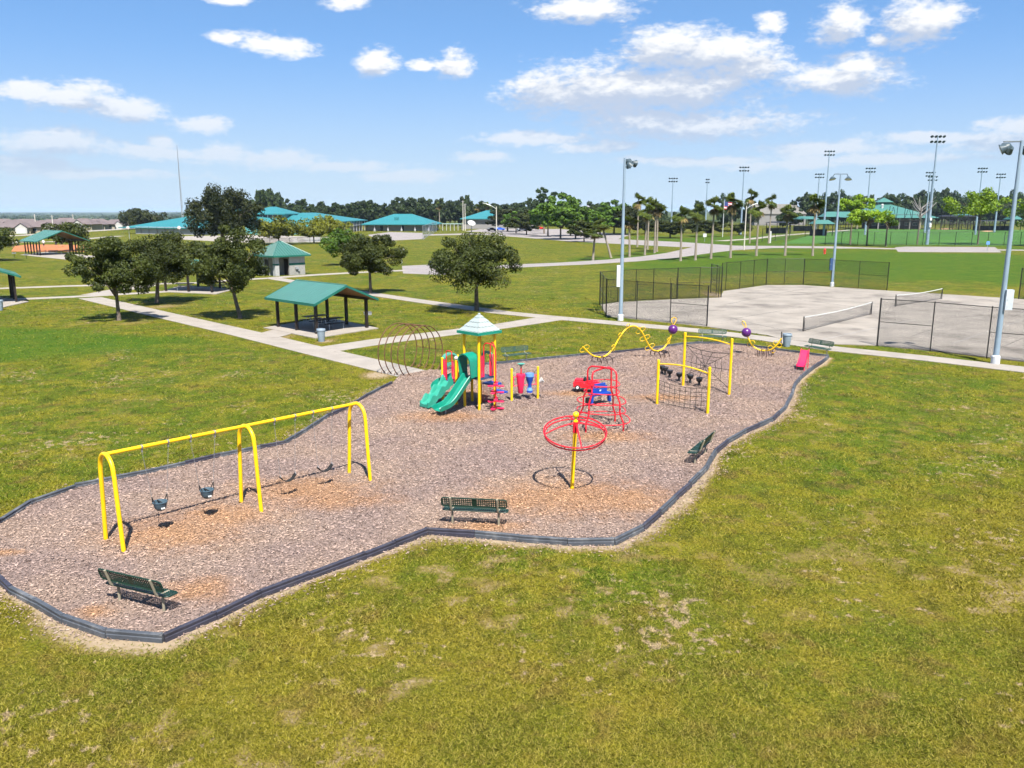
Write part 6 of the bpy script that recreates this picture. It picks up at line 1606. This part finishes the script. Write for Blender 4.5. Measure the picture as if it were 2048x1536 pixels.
# ------------------------------------------------------------------ school and other buildings
def hip_building(name, label, p, q, depth, eave, ridge, wallm, roofm, over=1.2, inset=0.35, group=None, columns=0, cat='building', windows=None, gable=False, wall_in=0.0, fascia=None):
    """facade from p to q (world), depth runs away from the camera"""
    p = Vector(p); q = Vector(q); d = q - p; w = d.length; u = d.normalized()
    t = thing(name, label, cat, (p.x, p.y, 0), math.atan2(u.y, u.x), group)
    mb = MB(); mb.box((w / 2, depth / 2 + wall_in / 2, eave / 2 - 0.2), (w, depth - wall_in, eave + 0.4)); mb.build('wall', wallm, t)
    xr0, xr1 = (w * inset, w * (1 - inset)) if not gable else (-over, w + over)
    vs = [(-over, -over, eave), (w + over, -over, eave), (w + over, depth + over, eave), (-over, depth + over, eave), (xr0, depth / 2, ridge), (xr1, depth / 2, ridge)]
    mb = MB(); mb.add(vs, [(0, 1, 5, 4), (1, 2, 5), (2, 3, 4, 5), (3, 0, 4), (3, 2, 1, 0)]); roof = mb.build('roof', roofm, t)
    mb = MB()
    for a, b in ((0, 1), (1, 2), (3, 0)):
        A, B = Vector(vs[a]), Vector(vs[b]); dd = B - A; mb.box((A + B) / 2 + Vector((0, 0, -0.12)), (dd.length + 0.1, 0.1, 0.4), math.atan2(dd.y, dd.x))
    mb.build('fascia', fascia or roofm, roof)
    for i in range(columns):
        x = w * (i + 0.7) / columns; mb = MB(); mb.tube([(x, -over * 0.6, 0), (x, -over * 0.6, eave)], 0.16, 8); mb.lathe([(0.42, -0.1), (0.42, 0.9), (0.3, 1.0)], (x, -over * 0.6, 0), 8); mb.build('column', SWALLW, t)
    for (xa, xb, za, zb_) in (windows or []):
        o = MB(); o.box((w * (xa + xb) / 2, wall_in - 0.03, (za + zb_) / 2), (w * (xb - xa), 0.1, zb_ - za)); f = o.build('window', SWALLW, t)
        o = MB(); o.box((w * (xa + xb) / 2, wall_in - 0.10, (za + zb_) / 2), (w * (xb - xa) * 0.86, 0.06, (zb_ - za) * 0.86)); o.build('pane', GLASS, f)
    return t

SG = 'turquoise roofed school buildings'
D0 = 372.0
t = hip_building('school_building', 'low school block with hipped turquoise roof and five white column bases', AT(736, D0), AT(868, D0), 30, 3.0, 7.4, SWALL, SROOF, 1.8, 0.36, SG, 5, wall_in=0.0)
for f in (0.55, 0.24):
    mb = MB(); mb.box((29.6 * f, -0.05, 1.3), (1.3, 0.12, 2.4)); mb.build('door', DKPOST, t)
mb = MB(); mb.box((13.0, 5.5, 5.4), (1.7, 1.6, 1.1)); mb.build('roof_vent', SROOF, t)
for i in range(7):
    mb = MB(); mb.box((29.62, 3 + i * 3.8, 1.9), (0.12, 1.8, 2.2)); f = mb.build('window', SWALLW, t); mb = MB(); mb.box((29.70, 3 + i * 3.8, 1.9), (0.06, 1.5, 1.8)); mb.build('pane', GLASS, f)
# glazed block: long facade turned to the right
a = AT(676, 335); b = AT(729, 392)
t = hip_building('school_building', 'school block with tall glazed front under a turquoise hipped roof', a, b, 34, 4.6, 8.0, mat('shaded_glazing', (0.05, 0.10, 0.12), 0.4), SROOF, 2.4, 0.3, SG)  # shade is put into the colour of the glazing
wl = (Vector(b) - Vector(a)).length
for i in range(9):
    x = wl * (i + 0.2) / 9; mb = MB(); mb.box((x, -2.2, 2.2), (0.3, 0.3, 4.5)); mb.build('mullion', SWALLW, t)
    for z, hgt in ((1.0, 1.6), (3.7, 1.3)):
        mb = MB(); mb.box((x + 3.2, -0.06, z + 0.3), (4.6, 0.12, hgt + 0.2)); f = mb.build('window', SWALLW, t); mb = MB(); mb.box((x + 3.2, -0.14, z + 0.3), (4.2, 0.06, hgt)); mb.build('pane', GLASS, f)
mb = MB(); mb.box((wl / 2, -2.2, 2.7), (wl, 0.32, 0.35)); mb.build('transom_beam', SWALLW, t)
# hall with clerestory windows and long side roofs
t = hip_building('school_building', 'tall school hall with a band of clerestory windows under a turquoise roof', AT(500, 330), AT(577, 330), 26, 7.6, 10.4, SROOF2, SROOF, 0.8, 0.42, SG)
for i in range(5):
    x = 15.3 * (0.40 + 0.125 * i); mb = MB(); mb.box((x, -0.06, 6.55), (1.9, 0.12, 1.65)); f = mb.build('window', SWALLW, t); mb = MB(); mb.box((x, -0.14, 6.55), (1.55, 0.06, 1.35)); mb.build('pane', GLASS, f)
a = Vector(AT(515, 318)); b = Vector(AT(628, 322))
t = thing('school_building', 'long low school wing with one broad sloping turquoise roof behind yellow trees', 'building', (a.x, a.y, 0), math.atan2((b - a).y, (b - a).x), SG); w = (b - a).length
mb = MB(); mb.add([(0, 0, 4.2), (w, 0, 1.9), (w, 16, 4.6), (0, 12, 5.6)], [(0, 1, 2, 3)]); mb.add([(0, 0, 0), (w, 0, 0), (w, 0, 1.88), (0, 0, 4.18)], [(0, 1, 2, 3)]); mb.add([(w, 0, 0), (w, 16, 0), (w, 16, 4.55), (w, 0, 1.88)], [(0, 1, 2, 3)]); mb.build('wall', SROOF2, t)
mb = MB(); mb.add([(-3, 3.0, 5.2), (w + 1, 1.0, 2.2), (w + 4, 20, 6.4), (4, 20, 7.8)], [(0, 1, 2, 3)]); mb.add([(-3, 3.0, 5.0), (w + 1, 1.0, 2.0), (w + 4, 20, 6.2), (4, 20, 7.6)], [(3, 2, 1, 0)]); mb.build('roof', SROOF, t)
# left block
a = Vector(AT(265, 330)); b = Vector(AT(395, 316))
t = thing('school_building', 'white-walled school gym with a rising turquoise roof behind the basketball hoops', 'building', (a.x, a.y, 0), math.atan2((b - a).y, (b - a).x), SG); w = (b - a).length
mb = MB(); mb.box((w / 2 + 4, 10, 1.25), (w - 2, 20, 2.9)); mb.build('wall', SWALLW, t)
mb = MB(); vs = [(-3, -1, 2.5), (w + 6, -1, 2.5), (w + 6, 22, 9.8), (w - 8, 22, 8.8), (-1, 22, 2.9)]
mb.add(vs, [(0, 1, 2, 3, 4)]); mb.add([(a_, b_, c_ - 0.3) for a_, b_, c_ in vs], [(4, 3, 2, 1, 0)]); n = 5; mb.f += [(i, (i + 1) % n, 5 + (i + 1) % n, 5 + i) for i in range(n)]; mb.m += [0] * n; mb.build('roof', SROOF, t)
for i in range(5):
    mb = MB(); mb.box((8 + i * 4.2, -0.06, 1.5), (0.35, 0.12, 2.6)); mb.build('pilaster', SWALL, t)
t = hip_building('school_building', 'distant school block with long flat turquoise roof behind the street lamp', AT(928, 420), AT(1072, 420), 34, 5.0, 9.0, SWALL, SROOF, 1.5, 0.30, SG)
t = thing('covered_walkway', 'open covered walkway between two school blocks', 'walkway', AT(889, 385) + (0,), 0)
mb = MB(); mb.box((4.2, 0, 3.0), (9.5, 3.0, 0.3)); mb.build('canopy', mat('pale_green_canopy', (0.25, 0.36, 0.33), 0.7), t)
for i in range(6):
    mb = MB(); mb.box((-0.2 + i * 1.75, -1.3, 1.4), (0.25, 0.25, 2.9)); mb.build('column', SWALLW, t)
x, y = AT(944, 345); t = thing('satellite_dish', 'big white satellite dish before the school wood', 'satellite dish', (x, y, 0), R(-10))
mb = MB(); mb.lathe([(0.02, -0.05), (0.8, 0.06), (1.4, 0.28), (1.65, 0.45), (1.62, 0.48), (1.3, 0.30), (0.7, 0.12), (0.02, 0.03)], (0, 0, 3.6), 22, axis=(0.35, -0.5, 0.8)); mb.build('dish', WHITEP, t, True)
mb = MB(); mb.tube([(0, 0.4, -0.2), (0, 0.2, 3.5)], 0.16, 8); mb.build('mount', STEEL, t); mb = MB(); mb.tube([(0, 0, 3.6), (0.8, -1.2, 4.15)], 0.05, 5); mb.build('feed_arm', STEEL, t)
def hoop(label, px_, py_, h):
    x, y = G(px_, py_); t = thing('basketball_hoop', label, 'basketball hoop', (x, y, 0), 0, 'basketball hoops on the school court')
    mb = MB(); mb.tube([(0, 0.5, -0.2), (0, 0.5, h - 0.8), (0, 0, h - 0.2)], 0.1, 8); mb.build('pole', STEEL, t)
    mb = MB(); mb.lathe([(0.02, -0.04), (0.5, -0.04), (0.55, 0.0), (0.5, 0.04), (0.02, 0.04)], (0, -0.1, h), 18, axis=(0, -1, 0)); mb.build('backboard', WHITEP, t)
    mb = MB(); mb.tube([(0.3 * math.cos(a * 0.5236), -0.45 + 0.3 * math.sin(a * 0.5236), h - 0.3) for a in range(12)], 0.04, 5, closed=True); mb.build('rim', mat('hoop_orange', (0.5, 0.1, 0.02)), t)
hoop('basketball hoop with a white fan backboard before the gym', 360, 479, 3.6); hoop('basketball hoop left of the gym, half hidden by an oak', 258, 478, 3.5)

# clubhouse with cupola
a = Vector(AT(1692, 420)); b = Vector(AT(1856, 412)); w = (b - a).length
t = thing('clubhouse', 'ball field clubhouse with broad teal pyramid roof and cupola', 'building', (a.x, a.y, 0), math.atan2((b - a).y, (b - a).x))
mb = MB(); mb.box((w * 0.55, 16, 2.0), (w * 0.62, 18, 4.6)); mb.build('wall', mat('dark_clubhouse_wall', (0.06, 0.055, 0.06), 0.8), t)
vs = [(-1, -3, 5.4), (w + 1, -3, 5.4), (w + 1, 36, 5.4), (-1, 36, 5.4), (w * 0.38, 14, 12.0), (w * 0.52, 14, 12.0), (w * 0.52, 20, 12.0), (w * 0.38, 20, 12.0)]
mb = MB(); mb.add(vs, [(0, 1, 5, 4), (1, 2, 6, 5), (2, 3, 7, 6), (3, 0, 4, 7), (4, 5, 6, 7), (3, 2, 1, 0)]); roof = mb.build('roof', TROOF, t)
cxm = w * 0.45
mb = MB(); mb.box((cxm, 17, 12.4), (5.0, 5.0, 1.6)); mb.build('cupola_wall', TROOFD, roof)
mb = MB(); mb.add([(cxm - 4, 13, 13.1), (cxm + 4, 13, 13.1), (cxm + 4, 21, 13.1), (cxm - 4, 21, 13.1), (cxm, 17, 15.4)], [(0, 1, 4), (1, 2, 4), (2, 3, 4), (3, 0, 4), (3, 2, 1, 0)]); mb.build('cupola_roof', TROOF, roof)
mb = MB(); mb.lathe([(0.5, 0), (0.5, 1.2), (0.7, 1.4), (0.7, 1.8), (0.1, 2.2)], (cxm - 2.0, 9.5, 10.0), 10); mb.build('roof_vent', WHITEP, roof)
for i in range(8):
    mb = MB(); mb.box((w * (0.06 + 0.125 * i), -1.5, 2.7), (0.5, 0.5, 5.4)); mb.build('column', SWALL if i % 3 else HWALL, t)
for i in range(6):
    mb = MB(); mb.box((w * (0.3 + 0.1 * i), 6.95, 2.4), (2.2, 0.12, 1.5)); f = mb.build('window', STEEL, t); mb = MB(); mb.box((w * (0.3 + 0.1 * i), 6.87, 2.4), (1.9, 0.06, 1.2)); mb.build('pane', GLASS, f)
# teal-roofed side shelters, dugouts
def canopy(label, px0, px1, d, eave, ridge, dep, m=TROOF, back=True, name='field_shelter', group='teal canopies by the ball fields'):
    a = Vector(AT(px0, d)); b = Vector(AT(px1, d)); w = (b - a).length; t = thing(name, label, 'shelter', (a.x, a.y, 0), 0, group)
    mb = MB(); mb.add([(-0.6, -0.6, eave), (w + 0.6, -0.6, eave), (w + 0.6, dep + 0.6, eave), (-0.6, dep + 0.6, eave), (w * 0.12, dep / 2, ridge), (w * 0.88, dep / 2, ridge)], [(0, 1, 5, 4), (1, 2, 5), (2, 3, 4, 5), (3, 0, 4), (3, 2, 1, 0)]); mb.build('roof', m, t)
    n = max(2, int(w / 4) + 1)
    for i in range(n):
        for y_ in (0.2, dep - 0.2):
            mb = MB(); mb.box((w * i / (n - 1), y_, eave / 2 - 0.1), (0.22, 0.22, eave + 0.2)); mb.build('post', BLKST, t)
    if back:
        mb = MB(); mb.box((w / 2, dep - 0.1, 1.1), (w, 0.2, 2.2)); mb.build('back_wall', mat('dugout_wall', (0.045, 0.045, 0.05), 0.8), t)
    return t
canopy('long black-framed dugout behind the left palms', 1530, 1572, 330, 4.2, 4.7, 4, BLKST, True, 'dugout', 'black dugouts')
canopy('teal canopy between dugout and court pole, farther back', 1588, 1625, 370, 5.2, 6.4, 7)
canopy('small teal-roofed shed with pale base by the path', 1622, 1655, 300, 4.2, 5.6, 6)
canopy('teal canopy running from the court pole to the clubhouse', 1640, 1700, 400, 6.0, 8.4, 9, back=False)
canopy('long black dugout right of the clubhouse', 1868, 1938, 400, 6.2, 6.8, 6, BLKST, False, 'dugout', 'black dugouts')
canopy('low black dugout behind the big lime-green pine', 1942, 2004, 380, 4.2, 4.6, 5, BLKST, True, 'dugout', 'black dugouts')
canopy('small teal-roofed shed at the far right by the pole', 2006, 2024, 378, 5.0, 6.6, 6)
canopy('thin teal canopy above the right dugout', 1898, 1925, 430, 6.6, 7.2, 5, back=False)
# backstop frames
x, y = AT(1763, 395); t = thing('backstop', 'dark angled backstop frame before the clubhouse', 'backstop', (x, y, 0)); mb = MB()
for i in range(6):
    xx = i * 3.6; mb.tube([(xx, 0, 0), (xx, 0, 7.0), (xx, -0.4, 11.0)], 0.12, 5)
    if i % 2 == 0 and i < 5:
        mb.tube([(xx, 0, 4.5), (xx + 1.8, 0, 10.5)], 0.1, 5); mb.tube([(xx + 3.6, 0, 4.5), (xx + 1.8, 0, 10.5)], 0.1, 5)
for z in (4.5, 7.0):
    mb.tube([(0, 0, z), (18, 0, z)], 0.1, 5)
mb.build('frame', BLKST, t); link_panel((0, 0.1), (18, 0.1), 0.0, 4.5, LINK, t)
x, y = AT(1866, 395); t = thing('backstop', 'dark backstop frame behind the tallest floodlight, right of the clubhouse', 'backstop', (x, y, 0)); mb = MB()
for i in range(5):
    mb.tube([(i * 4.2, 0, 0), (i * 4.2, 0, 9.5)], 0.12, 5)
for z in (3.0, 6.0, 9.5):
    mb.tube([(0, 0, z), (16.8, 0, z)], 0.09, 5)
mb.build('frame', BLKST, t); link_panel((0, 0.1), (16.8, 0.1), 0.0, 6.0, LINK, t)
# pale roofs far behind
t = hip_building('warehouse', 'pale low warehouse roof on the skyline behind the palms', AT(1170, 480), AT(1215, 480), 25, 8.5, 12.2, SWALLW, mat('pale_metal_roof', (0.28, 0.28, 0.30), 0.6), 0.4, 0.1)
t = hip_building('warehouse', 'long grey-tan roof far behind the left dugout', AT(1500, 520), AT(1600, 520), 30, 7.0, 13.0, SWALL, mat('tan_roof', (0.15, 0.14, 0.125), 0.8), 0.4, 0.05)

# houses on the left
HP = [(8, 345, 15, 5.0), (40, 330, 13, 4.6), (72, 352, 14, 5.2), (96, 335, 15, 4.9), (116, 362, 12, 5.0), (150, 395, 14, 5.4), (172, 415, 13, 5.2), (192, 430, 15, 5.0), (214, 440, 14, 5.2), (238, 452, 15, 5.0), (18, 420, 16, 5.4), (60, 430, 15, 5.2), (-20, 350, 14, 4.8), (-30, 410, 15, 5)]
base = None
HL = ['leftmost grey-roofed house in the front row by the road', 'grey-roofed house in the front row with pale garage', 'grey-roofed house behind the front row, left of the wood', 'cream-walled house in the front row left of the pavilion tree', 'cream gabled house just behind the front row', 'grey-roofed house left of the bushy tree', 'house with a pale front gable right of the bushy tree', 'broad grey-roofed house beside the field', 'grey-roofed house beyond the school lawn', 'rightmost grey-roofed house before the dark tree', 'back-row house left of the wood', 'back-row house below the dark wood', 'front-row house cut by the left edge', 'back-row house cut by the left edge']
for i, (px_, d, w, h) in enumerate(HP):
    x, y = AT(px_, d)
    if base is None:
        base = thing('house', HL[0], 'house', (x, y, float(terrain(np.array(x), np.array(y)))), 0.2, 'grey roofed houses of the estate')
        mb = MB(); mb.box((0, 5, 1.2), (14, 10, 2.9)); mb.build('wall', HWALL, base)
        mb = MB(); mb.add([(-8, -0.9, 2.6), (8, -0.9, 2.6), (8, 11, 2.6), (-8, 11, 2.6), (-2.5, 5, 5.3), (2.5, 5, 5.3)], [(0, 1, 5, 4), (1, 2, 5), (2, 3, 4, 5), (3, 0, 4), (3, 2, 1, 0)]); mb.build('roof', HROOF, base)
        mb = MB(); mb.add([(1.6, -2.2, 2.6), (6.6, -2.2, 2.6), (4.1, -2.2, 4.5), (4.1, 4, 4.5), (1.2, 2.2, 2.6), (7.0, 2.2, 2.6)], [(0, 2, 3, 4), (1, 5, 3, 2)]); mb.build('gable_roof', HROOF, base)
        mb = MB(); mb.add([(1.9, -1.9, -0.1), (6.3, -1.9, -0.1), (6.3, -1.9, 2.6), (4.1, -1.9, 4.3), (1.9, -1.9, 2.6)], [(0, 1, 2, 3, 4)]); mb.box((4.1, -0.9, 1.25), (4.4, 1.9, 2.7)); mb.build('gable_wall', HWHITE, base)
        mb = MB(); mb.box((4.1, -1.96, 1.1), (3.2, 0.08, 2.1)); mb.build('garage_door', WHITEP, base)
        for xx in (-5, -2):
            mb = MB(); mb.box((xx, -0.06, 1.5), (1.6, 0.12, 1.3)); f = mb.build('window', WHITEP, base); mb = MB(); mb.box((xx, -0.14, 1.5), (1.3, 0.06, 1.05)); mb.build('pane', GLASS, f)
        base.scale = (w / 14, 1, h / 5.3 * 1.05)
    else:
        dup(base, (x, y, float(terrain(np.array(x), np.array(y)))), 0.25 + (i % 3 - 1) * 0.3, ((1 if i % 2 else -1) * w / 14, 1, h / 5.3 * 1.05), HL[i])
for px_, d, tp, lab in ((122, 330, 430, 'white utility pole above the cream house'), (163, 400, 428, 'utility pole left of the far field'), (88, 340, 428, 'thin utility pole before the far wood'), (928, 380, 402, 'left one of two poles behind the school dish'), (932, 380, 408, 'right one of two poles behind the school dish')):
    x, y = AT(px_, d); t = thing('utility_pole', lab, 'pole', (x, y, 0), 0, 'utility poles'); h = HD(tp, d)
    mb = MB(); mb.tube([(0, 0, -0.3), (0, 0, h)], [0.22, 0.14], 6); mb.build('pole', mat('pale_lamp_pole', (0.5, 0.47, 0.42)), t); mb = MB(); mb.box((0, 0, h - 0.5), (1.6, 0.12, 0.15)); mb.build('cross_arm', STEEL, t)

# ------------------------------------------------------------------ cars and people
def make_car(label, loc, rz, m):
    t = thing('parked_car', label, 'car', loc, rz, 'cars in the car park')
    sec = [(-2.2, 0.35), (-2.25, 0.75), (-2.05, 0.95), (-1.6, 1.0), (-1.1, 1.42), (0.2, 1.46), (0.95, 1.0), (1.9, 0.85), (2.2, 0.65), (2.2, 0.35)]
    mb = MB(); n = len(sec)
    for wy, f in ((-0.88, 0.93), (-0.82, 1.0), (0.82, 1.0), (0.88, 0.93)):
        mb.v += [(x * f, wy * (0.86 if z > 1.1 else 1.0), 0.35 + (z - 0.35) * f) for x, z in sec]
    for k in range(3):
        for i in range(n):
            mb.f.append((k * n + i, k * n + (i + 1) % n, (k + 1) * n + (i + 1) % n, (k + 1) * n + i)); mb.m.append(0)
    mb.f += [tuple(range(n)), tuple(range(3 * n, 4 * n))]; mb.m += [0, 0]; mb.build('body', m, t, True)
    for s in (-1, 1):
        mb = MB(); mb.add([(-1.35, s * 0.87, 1.0), (0.75, s * 0.87, 1.0), (0.15, s * 0.765, 1.36), (-1.0, s * 0.765, 1.36)], [(0, 1, 2, 3)]); mb.build('side_window', GLASS, t)
        for x in (-1.35, 1.35):
            mb = MB(); mb.lathe([(0.05, -0.1), (0.28, -0.1), (0.32, -0.06), (0.32, 0.06), (0.28, 0.1), (0.05, 0.1)], (x, s * 0.82, 0.32), 14, axis=(0, 1, 0)); mb.build('wheel', RUBBER, t, True)
        mb = MB(); mb.box((2.13, s * 0.6, 0.68), (0.1, 0.3, 0.14)); mb.build('headlight', WHITEP, t)
    mb = MB(); mb.add([(0.98, -0.68, 1.03), (0.98, 0.68, 1.03), (0.27, 0.6, 1.41), (0.27, -0.6, 1.41)], [(0, 1, 2, 3)]); mb.build('windscreen', GLASS, t)
CM = {'red': mat('car_red', (0.5, 0.012, 0.012), 0.3, spec=0.6), 'blue': mat('car_blue', (0.015, 0.08, 0.45), 0.3, spec=0.6), 'dark': mat('car_black', (0.015, 0.016, 0.02), 0.3, spec=0.6), 'silver': mat('car_silver', (0.45, 0.46, 0.48), 0.35, spec=0.6), 'or': mat('car_orange', (0.6, 0.22, 0.02), 0.4)}
for px_, py_, m, rz, lab in ((1000, 461, 'blue', 0.3, 'blue car parked beside the street lamp'), (984, 462, 'dark', 0.3, 'dark car parked left of the blue one'), (1078, 459, 'red', 0.4, 'red car behind the car park trees'), (1044, 462, 'silver', 0.3, 'silver car between car park trees'), (1172, 459, 'or', 1.4, 'orange vehicle at the right of the car park'), (880, 535, 'dark', 1.2, 'dark car mostly hidden behind the solitary oak')):
    x, y = G(px_, py_); make_car(lab, (x, y, 0.04), rz, CM[m])

SKIN = mat('skin', (0.42, 0.24, 0.16), 0.6)
def person(label, px_, py_, shirt, rz, run=0.25, h=1.65):
    x, y = G(px_, py_); s = h / 1.7
    V_ = [((0, 0, 0.92), 0.14), ((0, 0, 1.15), 0.13), ((0, 0.02, 1.38), 0.15), ((0, 0.03, 1.48), 0.06), ((0, 0.05, 1.6), 0.10), ((0, 0.05, 1.68), 0.07),
          ((0.10, 0, 0.88), 0.10), ((0.11, run, 0.48), 0.07), ((0.11, run * 0.8, 0.08), 0.05), ((0.11, run * 0.8 + 0.14, 0.03), 0.04), ((-0.10, 0, 0.88), 0.10), ((-0.11, -run * 0.5, 0.48), 0.07), ((-0.11, -run, 0.08), 0.05), ((-0.11, -run + 0.14, 0.03), 0.04),
          ((0.20, 0.02, 1.38), 0.065), ((0.26, -0.1, 1.12), 0.05), ((0.26, 0.05, 0.92), 0.04), ((-0.20, 0.02, 1.38), 0.065), ((-0.26, 0.1, 1.12), 0.05), ((-0.24, 0.22, 0.96), 0.04)]
    E_ = [(0, 1), (1, 2), (2, 3), (3, 4), (4, 5), (0, 6), (6, 7), (7, 8), (8, 9), (0, 10), (10, 11), (11, 12), (12, 13), (2, 14), (14, 15), (15, 16), (2, 17), (17, 18), (18, 19)]
    me = bpy.data.meshes.new('person'); me.from_pydata([Vector(v) * s for v, _ in V_], E_, []); o = bpy.data.objects.new('person', me); C.objects.link(o)
    md = o.modifiers.new('skin', 'SKIN')
    for i, (_, r) in enumerate(V_):
        me.skin_vertices[0].data[i].radius = (r * s, r * s)
    me.skin_vertices[0].data[0].use_root = True
    o.modifiers.new('sub', 'SUBSURF').levels = 1
    dg = bpy.context.evaluated_depsgraph_get(); m2 = bpy.data.meshes.new_from_object(o.evaluated_get(dg)); o.modifiers.clear(); o.data = m2
    m2.materials.clear()
    for m in (SKIN, shirt, mat('dark_trousers', (0.03, 0.03, 0.05)), mat('dark_hair', (0.02, 0.015, 0.01))):
        m2.materials.append(m)
    for f in m2.polygons:
        z = f.center.z / s; f.material_index = 3 if z > 1.62 else 0 if z > 1.47 else 1 if (z > 0.93 and (abs(f.center.x) < 0.24 * s or z > 1.1)) else 0 if (abs(f.center.x) > 0.2 * s and z > 0.85) or z < 0.4 else 2
        f.use_smooth = True
    o.location = (x, y, 0.03); o.rotation_euler = (0, 0, rz); tag(o, label, 'person', 'people on the orange ball field')
WS = mat('white_shirt', (0.7, 0.7, 0.72)); RS = mat('red_shirt', (0.6, 0.02, 0.03)); DS = mat('dark_shirt', (0.03, 0.04, 0.12))
person('person in white standing left on the orange field', 26, 496, WS, 0.4); person('person in white running, right of the other one', 36, 495, WS, 1.6, 0.35, 1.8)
person('person in a dark shirt seen through the pavilion', 113, 495, DS, 2.6, 0.1, 2.4); person('person in a red shirt seen through the pavilion', 124, 494, RS, 0.4, 0.2, 2.3); person('person in white seen through the pavilion posts', 88, 495, WS, 0.9, 0.1, 1.9)

# ------------------------------------------------------------------ haze
hz = MB(); x0, x1, y0, y1 = xs.min() - 20, xs.max() + 20, ys.min() - 20, ys.max() + 20
hz.box(((x0 + x1) / 2, (y0 + y1) / 2, 21.0), (x1 - x0, y1 - y0, 80.0)); hm = bpy.data.materials.new('hazy_air'); hm.use_nodes = True; t = hm.node_tree; t.nodes.clear()
pv = N(t, 'ShaderNodeVolumePrincipled'); pv.inputs['Color'].default_value = (0.60, 0.79, 1.0, 1); pv.inputs['Density'].default_value = 0.00006; pv.inputs['Anisotropy'].default_value = 0.0
ou = N(t, 'ShaderNodeOutputMaterial'); L(t, pv.outputs[0], ou.inputs['Volume'])
o = hz.build('haze', hm); structure(o, 'stuff'); tag(o, 'thin blue haze in the air towards the horizon', 'haze')
